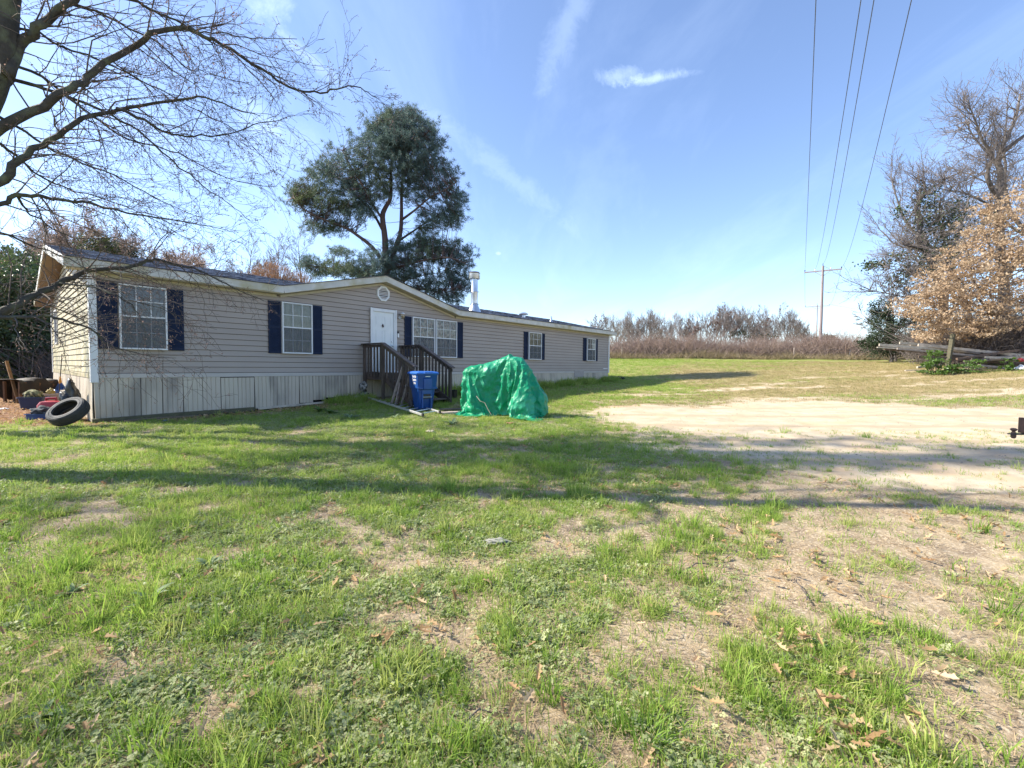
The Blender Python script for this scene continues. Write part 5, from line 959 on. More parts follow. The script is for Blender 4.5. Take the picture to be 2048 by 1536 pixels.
4 0 0 0 0 0 2 -2 0 0 0 0 0 0 0 0 3 -3 0 0 0 0 5 -5 2 -2 0 0 0 0 0 0 1 -1 0 0 0 0 0 1 2 2 3 2 2 2 1 1 -3 -3 -2 -1 0 0 -1 -1 -1 -1 -1 -1 -1 0 0 1 2 4 -7 2 -2 0 0 0 1 0 0 -1 0 0 0 1 -1 1 -1 0 0 0 0 0 1 2 -3 0 1 5 -6 5 -4 4 -4 3 -3 -1 5 -4 1 -2 0 1 1 4 -5 -1 0 1 1 2 6 -3 7 -2
1 2 2 2 2 2 2 2 1 3 2 1 1 -3 -3 -1 -1 -1 1 -1 -2 0 -1 -1 -3 -4 -1 -2 -1 -1 0 -8 -2 0 0 2 9 -8 -3 0 1 4 -5 0 0 1 2 3 -2 -4 0 6 -4 -2 3 -3 0 0 4 6 -9 3 -4 2 2 -4 8 -5 -1 4 3 2 2 1 7 -3 -1 0 2 0 1 3 2 2 3 2 2 1 2 3 2 2 2 1 1 2 2 -3 0 -1 -1 -1 -1 1 -1 -1 -1 -1 -2 -3 -3 -1 -2 -1 -4 -5 -5 -5 -5 4
0 -10 0 4 -1 2 -5 0 5 5 -1 -7 -2 0 0 0 0 3 6 -8 -1 2 -2 7 -1 3 -8 0 1 6 4 -1 3 3 4 3 4 2 0 6 -1 0 -3 2 2 2 3 3 1 3 2 3 1 2 3 2 2 1 2 2 1 2 -3 0 -1 0 -1 -1 -1 0 -1 -1 -1 -3 -2 -3 -2 -1 -3 -5 -5 -5 -4 -4 -4 -7 -5 -5 -2 -1 0 7 2 -1 -7 -1 3 -3 0 0 3 -2 -1 9 4 -7 0 -2 2 5 1 2 3 3 3 2 4 3 3 4
3 0 2 4 2 1 -2 2 2 2 1 3 2 3 2 3 3 2 2 2 1 3 2 2 0 1 1 0 -1 0 -1 0 -2 0 -1 0 -1 -3 -5 -1 -1 -2 -2 -4 -5 -5 -4 -6 -6 -5 -3 -6 -6 -8 -2 7 -10 6 -1 -7 -3 3 -2 4 -5 0 9 -8 -1 2 10 1 5 4 0 6 5 3 2 3 3 3 4 3 2 2 1 3 3 2 0 1 2 2 1 2 2 3 2 3 3 3 2 2 2 2 2 2 2 1 1 0 1 -1 0 -1 -1 -1 -1 0
-1 -3 -6 0 -1 -2 -2 -2 -5 -5 -5 -5 -6 -5 -6 -4 -7 -7 -8 -5 0 -8 -6 -4 0 0 7 -7 0 0 0 0 7 3 5 4 4 5 4 5 5 7 2 5 2 5 2 4 4 2 1 1 3 3 2 1 1 2 3 1 2 2 2 2 2 4 3 2 2 2 2 2 2 2 2 0 1 0 0 -1 -1 0 -2 0 0 -3 -5 -5 0 -1 -1 -3 -3 -4 -5 -5 -5 -6 -6 -5 -7 -7 -8 -8 -8 -5 -5 -3 -4 -1 -10 7 -6 -1 0 13 -3 8 8 2
2 8 7 5 4 4 6 4 3 4 5 4 3 4 3 1 1 2 3 3 1 1 1 3 2 2 2 2 2 2 3 3 3 3 2 2 2 2 2 1 1 1 0 0 -2 0 -1 -1 0 -2 -4 -5 -6 1 -1 -3 -1 -3 -5 -5 -5 -6 -6 -5 -7 -8 -8 -8 -7 -8 -8 -8 -7 -7 -1 -10 6 -6 0 7 9 3 9 7 5 5 6 6 9 5 4 5 5 4 4 4 5 4 3 4 1 1 2 3 3 0 2 2 2 1 3 1 2 3 2 3 2 4 3 2
2 2 2 2 2 1 0 1 -1 -1 -1 0 -1 -1 -3 -6 -5 -3 -1 -2 -1 -2 -5 -7 -4 -5 -6 -6 -8 -6 -9 -6 -8 -8 -8 -9 -6 -9 -9 -4 -6 -10 9 4 -7 20 8 6 5 5 8 8 7 6 6 8 4 5 5 5 4 4 4 4 3 2 1 2 3 2 2 2 1 2 2 2 1 2 3 2 3 2 3 4 2 2 2 2 2 2 2 0 0 -1 0 -2 0 -1 -2 -5 -5 -5 -2 -1 -1 -2 -6 -8 -5 -4 -7 -6 -5 -9 -7 -6 -10 -6 -10 -9
-9 -9 -8 -8 -4 -5 -5 -6 -7 0 37 5 8 8 8 6 6 8 6 8 7 6 6 5 5 5 4 4 4 4 2 1 3 2 3 1 2 1 2 2 2 2 2 1 3 3 2 3 2 4 3 2 1 2 3 1 1 0 -2 0 -1 0 -2 -3 -6 -5 -4 -1 -1 -3 -6 -8 -5 -6 -6 -4 -8 -7 -8 -10 -5 -10 -7 -10 -9 -9 -7 -9 -9 -9 -8 -7 -8 5 -8 44 10 7 9 8 8 6 8 7 6 6 8 8 6 5 5 5 4 4 4 3 1 3 2 3
1 2 2 2 2 1 2 2 2 2 1 5 2 2 2 4 3 2 2 2 2 1 -1 -1 0 -2 0 -3 -5 -5 -4 -3 -1 -3 -7 -8 -6 -5 -4 -8 -7 -9 -10 -9 -9 -7 -4 -10 -9 -8 -8 -9 -8 -9 -8 -9 -8 0 -8 -9 47 10 9 10 10 9 9 7 7 7 8 6 6 8 8 5 5 4 5 4 4 1 3 2 2 2 2 2 2 2 2 2 1 2 2 2 2 2 3 2 3 5 2 2 2 2 1 -1 -2 -1 0 0 -5 -6 -4 -3 -1 -4 -8 -7
-5 -4 -8 -9 -9 -10 -10 -9 -6 -5 -10 -10 -6 -8 -8 -7 -7 -9 -9 -9 -8 -9 -9 -6 -10 52 9 10 9 10 9 10 9 10 9 8 7 7 7 7 6 8 5 5 4 4 2 3 2 2 3 1 2 2 2 2 1 3 2 1 2 2 2 2 3 2 3 5 3 2 1 2 -2 -2 -1 0 -2 -6 -4 -4 -2 -5 -9 -5 -4 -9 -9 -10 -9 -9 -9 -7 -8 -10 -8 -7 -6 -7 -6 -6 -9 -9 -8 -9 -10 -9 -10 -10 -9 -10 55 9 10 9 10 9 10 9 9 9
10 9 10 9 8 6 7 6 8 3 5 3 3 1 2 2 2 1 2 1 2 2 2 3 2 2 3 2 2 2 3 2 3 4 4 0 3 -3 -1 0 -2 -4 -6 -4 -2 -9 -4 -5 -9 -10 -9 -8 -10 -9 -9 -8 -7 -6 -7 -7 -6 -8 -8 -8 -8 -9 -9 -10 -9 -10 -9 -10 -9 -9 -9 54 10 8 9 10 9 10 9 10 9 9 9 10 9 9 10 9 8 6 6 3 4 2 1 2 1 2 2 2 2 2 2 3 2 2 3 2 3 2 4 3 2 3 2 5
0 0 2 -2 -5 -1 -2 -5 -8 -5 -6 -8 -7 -9 -9 -10 -9 -7 -7 -7 -7 -7 -8 -8 -9 -8 -9 -9 -9 -9 -9 -10 -10 -10 -10 -10 -8 -10 -9 -10 61 7 9 10 8 10 10 10 10 9 10 9 10 9 9 9 9 9 7 8 3 3 2 0 2 2 2 2 3 2 3 3 3 3 3 3 3 3 2 3 3 2 1 9 7 -2 -10 -1 -1 -2 -1 -2 -5 -8 -9 -8 -7 -9 -8 -5 -8 -8 -9 -9 -9 -9 -10 -9 -9 -9 -9 -9 -9 -8 -8 -7 -10 -11 -10 -10
-10 -10 -10 -10 -10 70 9 9 4 9 10 10 10 10 10 10 10 9 10 10 9 10 4 7 8 5 3 2 2 1 2 2 2 1 3 4 3 3 3 4 3 3 4 3 4 3 4 4 3 1 -2 -9 -2 -1 -1 -1 -2 -6 -8 -7 -9 -9 -8 -9 -9 -9 -9 -9 -9 -9 -9 -9 -8 -9 -9 -8 -8 -8 -8 -7 -8 -10 -10 -10 -11 -10 -10 -10 -10 -10 64 9 9 9 9 9 9 10 10 8 10 10 10 10 9 10 10 8 7 9 4 2 3 0 1 2 2 1 2 3
2 2 3 2 3 3 3 3 3 3 4 4 4 4 8 -2 -9 -2 -1 -1 -1 -2 -5 -9 -8 -9 -9 -7 -9 -9 -9 -10 -9 -9 -8 -9 -9 -8 -9 -8 -8 -9 -8 -8 -7 -8 -10 -10 -10 -10 -10 -10 -10 -11 -10 57 10 9 9 9 10 10 9 10 9 10 10 10 10 10 10 9 10 6 8 4 3 2 0 2 1 2 2 2 2 3 2 3 3 3 3 4 3 4 2 3 3 3 2 11 0 -10 -2 -1 -1 -2 -2 -5 -8 -8 -7 -7 -8 -8 -9 -9 -9 -10 -9 -9
-10 -9 -9 -9 -8 -8 -7 -8 -8 -7 -9 -10 -10 -9 -10 -10 -10 -10 -10 -10 49 10 10 10 10 10 10 10 10 8 9 10 10 10 8 10 10 10 4 6 4 3 2 2 1 2 1 2 2 2 3 2 2 3 1 3 2 2 3 2 2 2 8 2 3 0 2 -2 -5 -1 -1 -2 -5 -7 -3 -9 -6 -7 -9 -9 -9 -8 -7 -8 -8 -8 -9 -8 -9 -9 -9 -9 -9 -8 -6 -9 -10 -10 -9 -10 -10 -8 -10 -10 -10 45 10 9 10 10 10 10 10 10 10 9 10 9 9 8
9 4 4 7 6 2 4 3 1 2 2 1 1 2 1 2 3 2 3 2 2 1 2 2 2 6 3 5 2 2 2 -2 -1 -1 -3 -2 -4 0 -4 -8 -5 -3 -9 -6 -9 -9 -9 -9 -9 -8 -8 -7 -8 -8 -8 -8 -8 -8 -8 -9 -8 -8 -8 -10 -9 -10 -10 -9 -10 -9 46 10 9 10 10 9 9 10 9 8 8 9 8 8 5 6 5 7 4 4 3 2 3 2 2 1 3 1 2 2 3 2 1 2 2 2 1 3 3 3 5 3 2 2 2 2 -2 -1 -1 -3
-2 -3 0 -4 -3 -3 -6 -8 -6 -8 -6 -9 -9 -9 -9 -8 -9 -9 -7 -8 -8 -8 -8 -8 -8 -8 -8 -8 -8 -8 -8 -9 -9 -9 -10 48 9 8 9 8 9 8 9 8 8 8 8 6 5 6 7 5 4 4 3 3 3 2 2 2 2 1 2 2 3 2 2 1 2 2 2 2 3 3 4 4 2 1 2 2 2 -1 -2 0 -3 -2 -1 -1 -3 -4 -3 -3 -5 -8 -8 -6 -8 -5 -9 -9 -9 -9 -9 -8 -9 -8 -7 -8 -8 -9 -8 -8 -8 -8 -8 -8 -8 -8 -8 -7
44 8 9 8 9 8 8 9 8 7 6 6 6 6 6 5 4 4 3 4 3 1 2 2 2 2 2 2 2 2 2 2 2 2 2 3 2 3 4 3 2 2 2 2 2 2 -1 -2 -1 -2 -1 -2 -1 -2 -3 -4 -3 -4 -4 -7 -8 -8 -7 -6 -6 -8 -9 -9 -9 -9 -9 -9 -7 -8 -8 -9 -8 -8 -8 -8 -8 -7 -5 -6 6 26 9 8 9 8 8 8 7 6 6 6 7 6 5 5 4 4 4 3 4 2 1 2 2 2 2 2 2 2 2 2 2 2 2 2
3 2 4 3 3 2 2 2 2 2 1 0 -2 -1 -2 -2 -1 -2 -1 -3 -4 -3 -3 -4 -4 -6 -8 -7 -8 -7 -6 -6 -8 -8 -9 -9 -9 -9 -9 -8 -9 -8 -8 -7 -9 -8 -6 -1 0 4 18 9 8 8 8 7 6 6 7 6 6 6 5 5 4 4 4 4 3 3 3 0 2 2 1 2 2 2 2 2 3 2 2 2 2 3 3 4 2 3 2 1 2 2 2 1 0 -1 -1 -2 -2 -2 -1 -2 -2 -3 -4 -3 -3 -4 -4 -6 -6 -8 -8 -7 -7 -6 -6 -8
-8 -8 -9 -9 -9 -9 -9 -8 -8 -8 -3 -1 0 6 -2 9 9 8 4 8 6 5 6 6 7 6 4 4 5 4 4 4 3 3 3 3 0 1 2 2 2 2 2 2 2 2 2 2 3 2 3 3 4 2 2 2 2 2 2 2 0 1 -2 -1 -1 -2 -2 -2 -1 -2 -3 -3 -3 -3 -4 -4 -5 -4 -6 -8 -7 -8 -7 -7 -6 -6 -8 -7 -9 -8 -8 -9 -9 -8 -2 1 6 1 -9 0 4 10 6 6 2 4 5 6 7 6 4 4 5 4 4 4 4 2 4 2
3 0 1 2 2 2 2 2 2 2 2 2 2 3 2 4 3 3 2 2 2 2 2 2 2 0 0 -1 -1 -1 -1 -1 -3 -3 -1 -3 -3 -3 -3 -3 -3 -5 -5 -5 -5 -6 -8 -8 -7 -7 -6 -7 -6 -6 -8 -5 -7 -6 -8 6 -6 -1 0 6 -6 0 9 -4 4 10 8 2 1 4 4 4 5 4 4 4 5 2 3 4 2 2 0 1 2 2 2 2 1 2 2 3 2 2 3 4 3 2 2 3 2 2 1 2 2 2 1 -1 0 -2 -1 0 0 -1 -4 -3
-2 -3 -4 -3 -3 -3 -3 -5 -5 -5 -5 -5 -7 -8 -8 -7 -7 -6 -5 -8 -1 -3 1 -9 -1 0 7 -7 0 1 -1 1 -1 8 5 -4 10 -2 5 0 2 5 4 5 4 3 2 4 3 5 -1 0 1 1 2 2 2 2 2 2 3 3 2 3 3 2 3 2 3 1 2 2 2 2 2 0 -1 0 -1 -1 -1 0 0 -2 -2 -4 -4 -3 -4 -2 -3 -3 -4 -5 -5 -5 -5 -5 -6 -6 -5 -8 -8 -8 3 -9 6 -6 0 6 -6 5 -5 0 0 0 0 2 9 4
-3 -8 -1 2 4 1 1 4 5 4 2 4 4 6 1 -2 2 -1 2 1 3 1 2 3 2 2 3 2 3 3 2 3 2 3 1 2 2 2 1 2 1 -1 0 -1 -1 -1 -1 0 -1 -2 -3 -4 -3 -4 -3 -2 -3 -3 -5 -5 -5 -4 -5 -6 -4 -3 4 -8 -7 -7 0 9 -4 5 -6 2 1 -6 3 -4 0 6 -4 7 -4 -5 0 2 -2 5 -5 0 1 2 5 6 5 4 1 -2 -2 2 0 1 2 1 2 3 3 1 2 3 3 2 3 2 3 2 3 1
2 1 2 2 2 0 -1 0 -1 -1 0 -2 0 0 -1 -4 -2 -4 -4 -3 -2 -3 -1 -6 -5 -4 -4 -5 0 -5 -5 5 3 3 -10 4 -10 4 0 5 -7 -2 1 2 -3 0 0 0 1 1 5 -7 0 3 1 -4 3 -3 0 0 10 3 -5 -3 0 -3 1 4 3 -2 2 2 2 3 0 1 4 2 4 1 2 3 2 3 2 1 2 1 2 1 1 -1 0 -1 -1 -1 -1 0 -1 0 -3 -3 -2 -4 -3 -4 -2 1 -5 -6 -6 -3 -1 -1 7 -7 0 0 10 0
1 -11 -1 1 5 -6 5 -4 -1 0 0 0 0 0 0 5 -3 3 -5 0 0 0 0 0 4 -2 8 -10 0 5 -5 2 7 -9 0 4 -3 1 6 4 -2 0 -3 3 2 3 5 0 1 1 1 2 1 1 2 0 -1 0 0 -1 -2 -1 0 0 0 -2 -1 -1 -2 -4 -7 -2 0 0 -5 4 -4 3 -2 6 -4 4 -6 7 -8 0 0 7 -2 -3 5 -5 -2 0 1 -1 0 0 0 1 1 -2 0 0 0 0 0 5 -2 0 -3 0 0 6 0 -1 9 -7 -1 -6
0 0 0 1 -1 5 -5 0 0 0 0 0 0 2 1 1 1 1 2 1 0 0 -1 0 -1 -1 -2 0 0 0 -1 -1 -2 0 0 9 3 0 -2 -10 0 0 0 0 0 0 0 0 0 0 0 0 0 0 0 0 1 -1 0 0
'''
def tarp_mesh():
    q = np.array([int(v) for v in CLOTH.split()]).reshape(3, -1).T
    V = np.cumsum(q, 0) / 200.
    V[:, 0] = np.where(V[:, 0] < -1.16, -1.16 + (V[:, 0] + 1.16) * .35, V[:, 0]); V[:, 0] = np.where(V[:, 0] > 1.2, 1.2 + (V[:, 0] - 1.2) * .5, V[:, 0])
    nx, ny = 85, 36
    i = np.arange(ny - 1)[:, None]; j = np.arange(nx - 1)[None]
    Fq = np.stack([i * nx + j, i * nx + j + 1, (i + 1) * nx + j + 1, (i + 1) * nx + j], -1).reshape(-1, 4)
    return V, Fq
tp = thing('covered_motorbike', 'small vehicle hidden under a crumpled bright green tarpaulin', 'covered vehicle', tg, R(-13)); tp.scale = (.97, .95, 1.0)
V, Fq = tarp_mesh()
gm = mat('green_tarpaulin', (.008, .38, .18), .40, (.005, .28, .13), 3., 0, trans=.30, col3=(.05, .45, .27), scale3=1.6)
n_, l_ = gm.node_tree.nodes, gm.node_tree.links
tcn = n_['Texture Coordinate']; prev = None
for sc, dist, st, typ in ((3.2, .14, 1.4, 'n'), (9, .04, 1.0, 'w'), (24, .02, 1.2, 'n')):
    if typ == 'n':
        t_ = N(n_, 'ShaderNodeTexNoise'); t_.inputs['Scale'].default_value = sc; t_.inputs['Detail'].default_value = 3; t_.noise_type = 'RIDGED_MULTIFRACTAL' if sc < 20 else 'FBM'; o_ = t_.outputs['Fac']
    else:
        t_ = N(n_, 'ShaderNodeTexVoronoi'); t_.feature = 'F1'; t_.inputs['Scale'].default_value = sc * .7; t_.inputs['Randomness'].default_value = 1; o_ = t_.outputs['Distance']
    l_.new(tcn.outputs['Object'], t_.inputs['Vector'])
    bpn = N(n_, 'ShaderNodeBump'); bpn.inputs['Strength'].default_value = st * .5; bpn.inputs['Distance'].default_value = dist; l_.new(o_, bpn.inputs['Height'])
    if prev: l_.new(prev.outputs[0], bpn.inputs['Normal'])
    prev = bpn
l_.new(prev.outputs[0], n_['Principled BSDF'].inputs['Normal'])
me = mesh_np('tarpaulin', V, Fq, gm, True); tarp = mesh_obj('tarpaulin', me, tp)
sd_ = tarp.modifiers.new('s', 'SUBSURF'); sd_.levels = sd_.render_levels = 2
from mathutils import noise as mn
tx = bpy.data.textures.new('crumple', 'MUSGRAVE'); tx.musgrave_type = 'RIDGED_MULTIFRACTAL'; tx.noise_scale = .2; tx.octaves = 3
dm = tarp.modifiers.new('d', 'DISPLACE'); dm.texture = tx; dm.strength = .014; dm.mid_level = .5; dm.texture_coords = 'LOCAL'
tx2 = bpy.data.textures.new('folds', 'CLOUDS'); tx2.noise_scale = .42
dm = tarp.modifiers.new('d2', 'DISPLACE'); dm.texture = tx2; dm.strength = .09; dm.mid_level = .5; dm.texture_coords = 'LOCAL'
tx3 = bpy.data.textures.new('creases', 'VORONOI'); tx3.noise_scale = .30; tx3.weight_1 = -1; tx3.weight_2 = 1
dm = tarp.modifiers.new('d3', 'DISPLACE'); dm.texture = tx3; dm.strength = .07; dm.mid_level = .4; dm.texture_coords = 'LOCAL'
for wx in (-.72, .82):
    b = MB(); b.lathe([(.12, -.06), (.22, -.06), (.29, -.04), (.30, 0), (.29, .04), (.22, .06), (.12, .06)], 24, Matrix.Translation((wx, .0, .30)) @ Matrix.Rotation(R(90), 4, 'X')); b.build('wheel', M['rubber'], tp, smooth=True)
b = MB(); b.tube([(-.72, .08, .3), (-.3, .08, .5), (.3, .08, .5), (.82, .08, .3)], .04, 8); b.build('frame', M['dark'], tp, smooth=True)
b = MB(); b.tube([(-.62, -.62, .52), (-.50, -.68, .40), (-.38, -.66, .36), (-.28, -.70, .20), (-.20, -.66, .06)], .008, 6); b.build('cord', mat('cord', (.55, .50, .38), .8), tp, smooth=True)
# black slab added to paint the shade in the gap under the left end
MB().box(-.80, -.3, -.30, .3, .02, .10).build('under_gap_shade', M['blackbag'], tp, bevel=.03)
# ------------------------------------------------------------------ clutter at the left corner of the house
# leaning tyre
tw = G(128, 858)
tyre = thing('tyre', 'old whitewall car tyre leaning against the pile at the house corner', 'tyre', tw)
TC = W(137, 829, tw.y + .22); TC.z = gzf(TC.x, TC.y) + .335; TM = Matrix.Translation(TC - tw) @ Vector((-.05, -.66, .75)).to_track_quat('Z', 'Y').to_matrix().to_4x4()
prof = [(.215, -.085), (.235, -.105), (.29, -.112), (.325, -.098), (.338, -.07), (.341, -.05), (.336, -.048), (.336, -.042), (.342, -.04), (.343, -.004), (.337, -.002), (.337, .002), (.343, .004), (.342, .04), (.336, .042), (.336, .048), (.341, .05), (.338, .07), (.325, .098), (.29, .112), (.235, .105), (.215, .085)]
b = MB(); b.lathe(prof, 48, TM, cap=False); b.lathe([(.215, .085), (.222, .07), (.30, .075), (.322, .0), (.30, -.075), (.222, -.07), (.215, -.085)], 48, TM, cap=False)
b.build('tread', M['rubber'], tyre, smooth=True)
b = MB(); b.lathe([(.222, .107), (.224, .112), (.262, .1165), (.264, .112)], 48, TM, cap=False); b.build('sidewall_ring', M['rubber_pale'], tyre, smooth=True)
b = MB(); b.lathe([(.268, .1125), (.27, .1165), (.305, .112), (.307, .107)], 48, TM, cap=False); b.build('sidewall_ring', M['rubber_pale'], tyre, smooth=True)
b = MB(); b.lathe([(.222, -.107), (.224, -.112), (.262, -.1165), (.264, -.112)], 48, TM, cap=False); b.build('sidewall_ring', M['rubber_pale'], tyre, smooth=True)

def tub(name, g, hx, hy, h, m, label, cat, rz=0, fl=.82, rim=.02, fill=None, fh=.08, seed=0, group=None):
    t_ = thing(name, label, cat, g, rz, group)
    b = MB(); b.loft([rrect(hx * fl, hy * fl, .05, 4, 0), rrect(hx * (fl + (1 - fl) * .85), hy * (fl + (1 - fl) * .85), .06, 4, h * .88), rrect(hx + rim, hy + rim, .07, 4, h * .9), rrect(hx + rim, hy + rim, .07, 4, h), rrect(hx, hy, .06, 4, h), rrect(hx * fl * .97, hy * fl * .97, .05, 4, .02)])
    b.build('tub', m, t_, smooth=True)
    return t_
def contents(name, loc, s, m, label, cat, seed):
    return lump(name, loc, s, m, label, cat, seed, .4, 4, freq=1.5)
g = G(68, 818); tub('plastic_tub', g, .26, .19, .34, M['tubblue'], 'navy blue tub holding a heap of camouflage cloth', 'tub', R(20))
contents('folded_cloth', g + Vector((0, 0, .27)), (.22, .17, .13), M['green_rag'], 'camouflage coloured cloth heaped in the navy tub', 'cloth', 3)
g = G(84, 838); tub('shallow_tray', g, .24, .16, .13, M['trayblue'], 'shallow bright blue tray of dark rags nearest the tyre', 'tray', R(10), .9)
contents('rag_heap', g + Vector((0, 0, .08)), (.22, .15, .10), M['cloth'], 'dark grey rags piled in the shallow blue tray', 'rags', 8)
contents('dropped_rag', G(64, 838), (.14, .09, .04), M['cloth'], 'grey rag dropped on the leaves left of the blue tray', 'rag', 12)
g = G(113, 811); tub('storage_tote', g, .27, .20, .36, M['tote'], 'tan storage tote by the end wall with blue things sticking out', 'tote', R(35), .85)
bt = thing('broom', 'broom with dark shaft and orange collar standing by the end wall in the tan tote', 'broom', g + Vector((.05, .03, .10)))
tp_ = W(124, 708, g.y + .15) - bt.location
MB().tube([Vector((0, 0, .2)), tp_], .011, 6).build('shaft', M['dark'], bt, smooth=True)
mid = tp_ * .42
b = MB(); b.lathe([(.03, -.05), (.035, .0), (.022, .11), (.014, .16)], 10, Matrix.Translation(mid)); b.build('collar', mat('orange_plastic', (.65, .27, .02), .5), bt, smooth=True)
b = MB()
for k in range(9):
    a = -1 + 2 * k / 8; b.beam(mid + Vector((a * .03, 0, -.03)), mid + Vector((a * .16 , .02 * math.sin(k), -.24)), .035, .012)
b.build('bristle_tuft', M['trayblue'], bt)
contents('yellow_bag', g + Vector((-.16, .0, .34)), (.09, .08, .08), mat('yellow_bag', (.45, .33, .10), .6), 'small yellow bag on the left rim of the tan tote', 'bag', 5)
contents('black_bag', G(148, 840) + Vector((-.05, 0, 0)), (.20, .16, .40), M['blackbag'], 'knotted black plastic bag slumped against the end wall skirting', 'bag', 15)
# red fuel cans
def fuel_can(px, py, s, rz, label):
    g = G(px, py); c = thing('fuel_can', label, 'fuel can', g, rz)
    b = MB(); b.loft([rrect(.22 * s, .12 * s, .08 * s, 5, 0), rrect(.24 * s, .135 * s, .10 * s, 5, .05 * s), rrect(.24 * s, .135 * s, .10 * s, 5, .19 * s), rrect(.20 * s, .11 * s, .09 * s, 5, .26 * s), rrect(.08 * s, .05 * s, .04 * s, 5, .285 * s)])
    b.build('body', M['red'], c, smooth=True)
    b = MB(); b.tube([Vector((-.13 * s, 0, .22 * s)), Vector((-.12 * s, 0, .325 * s)), Vector((.04 * s, 0, .33 * s)), Vector((.06 * s, 0, .25 * s))], .024 * s, 8); b.build('handle', M['red'], c, smooth=True)
    b = MB(); b.tube([Vector((.14 * s, 0, .24 * s)), Vector((.17 * s, 0, .30 * s)), Vector((.27 * s, .02, .33 * s))], [.035 * s, .03 * s, .014 * s], 8); b.build('spout', M['blackbag'], c, smooth=True)
fuel_can(108, 829, 1.25, R(12), 'large red fuel can with carrying handle behind the tyre')
fuel_can(124, 840, .8, R(-20), 'smaller red fuel can half hidden by the top of the tyre')
# low table with a dark tarpaulin and timber braces, leaning pole
g0 = G(22, 806); g1 = G(96, 800); tb_ = thing('covered_workbench', 'low timber frame draped in dark brown tarpaulin at the wood edge', 'workbench', (g0 + g1) / 2, math.atan2((g1 - g0).y, (g1 - g0).x))
L2 = (g1 - g0).length / 2
n = 40; V = []
for j, (yy, zz) in enumerate(((-.33, .38), (-.34, .62), (-.30, .70), (.0, .72), (.30, .70), (.34, .5), (.34, .12))):
    for k in range(n + 1):
        u = k / n * 2 - 1; V.append((u * (L2 + .04), yy + .03 * math.sin(u * 9 + j), max(.03, zz + .045 * math.sin(u * 5 + 1) + .02 * math.sin(u * 17 + j) - (.20 * abs(math.sin(u * 4)) if j == 0 else 0))))
MB().add(V, [(j * (n + 1) + k, j * (n + 1) + k + 1, (j + 1) * (n + 1) + k + 1, (j + 1) * (n + 1) + k) for j in range(6) for k in range(n)]).build('tarpaulin', M['darkcloth'], tb_, smooth=2)
for x_ in (-L2 + .05, L2 - .05):
    for y_ in (-.26, .26): MB().box(x_ - .03, x_ + .03, y_ - .03, y_ + .03, 0, .66).build('leg', M['brownwood'], tb_)
for (p, q) in (((-L2 + .3, -.3, .05), (.05, -.3, .60)), ((.1, -.3, .05), (.45, -.3, .55)), ((-L2, -.29, .60), (L2, -.29, .60)), ((-.1, -.31, .04), (-.45, -.31, .3))):
    MB().beam(p, q, .03, .06).build('brace', M['brownwood'], tb_)
MB().box(-.35, .2, .1, .16, .02, .42).build('panel', M['brownwood'], tb_)
g = G(36, 806); board(g, W(13, 722, g.y + .2), .07, .05, mat('ochre_pole', (.30, .16, .06), .8, (.2, .10, .04), 6), 'ochre brown pole leaning against the covered workbench', 'pole', name='leaning_pole')
contents('blue_bag', G(93, 807) + Vector((.1, .2, .1)), (.12, .1, .16), M['trayblue'], 'blue bag between the workbench and the tan tote', 'bag', 22)
contents('litter_scrap', G(8, 820), (.12, .08, .03), M['white'], 'pale scrap of rubbish among the brown leaves at the left edge', 'scrap', 2)
contents('litter_scrap', G(55, 866), (.10, .05, .02), mat('pink_scrap', (.6, .35, .35), .6), 'pinkish scrap of rubbish on the soil in front of the tyre', 'scrap', 3)
contents('litter_scrap', G(330, 843), (.05, .04, .02), M['trayblue'], 'tiny blue scrap at the foot of the mossy timber', 'scrap', 4)
contents('flat_stone', G(1022, 848), (.10, .07, .02), mat('red_stone', (.40, .17, .12), .8), 'small red stone in the grass before the green tarpaulin', 'stone', 6)
contents('flat_stone', G(995, 1087), (.10, .04, .02), mat('pale_flat_stone', (.28, .27, .23), .8, (.2, .2, .17), 9), 'pale flat stone lying on the lawn in the middle foreground', 'stone', 7)
contents('flat_stone', G(860, 866), (.10, .06, .03), mat('buff_stone', (.46, .40, .30), .8), 'buff stone in the grass near the end of the ladder', 'stone', 9)
contents('ash_heap', G(1232, 759), (.55, .3, .10), mat('black_ash', (.02, .018, .02), .95, (.05, .045, .05), 9), 'low black heap of ash on the ground past the far end of the house', 'heap', 31)

# ------------------------------------------------------------------ tow hitch entering from the right
g = G(2035, 905)
hitch_at = W(2027, 868, g.y); hi = thing('tow_hitch', 'rusty ball hitch on a steel drawbar entering from the right edge', 'hitch', hitch_at)
s = g.y / F
b = MB(); b.lathe([(.0, -.26), (1.8, -.26), (3.2, -3.2 + 1), (3.4, -1), (3.2, .0)], 6) if False else None
def LZ(p): return [(r * s, z * s) for r, z in p]
b = MB(); b.lathe(LZ([(0, 5.5), (3, 5.4), (5.2, 3.8), (5.6, 2.6), (4.4, .9), (2.6, -.8), (2.6, -2.2), (3.6, -3.2), (3.8, -4.4), (3.8, -5.2)]), 20, Matrix.Translation((0, 0, 6.5 * s))); b.build('tow_ball', M['rust'], hi, smooth=True)
b = MB(); b.lathe(LZ([(3.9, 0), (4.2, -1), (4.0, -5), (2.6, -7.5), (0, -7.8)]), 6, Matrix.Translation((0, 0, -1.2 * s))); b.build('nut', M['rust'], hi)
MB().box(-7 * s, 1.6, -.045, .045, -1.2 * s, 1.2 * s).build('drawbar', M['dark'], hi, bevel=.004)
MB().box(16 * s, 24 * s, -.06, .06, 2 * s, 33 * s).build('upright_plate', M['rust'], hi, bevel=.006)
MB().box(24 * s, .75, -.10, .10, 2 * s, 26 * s).build('receiver', M['dark'], hi, bevel=.01)
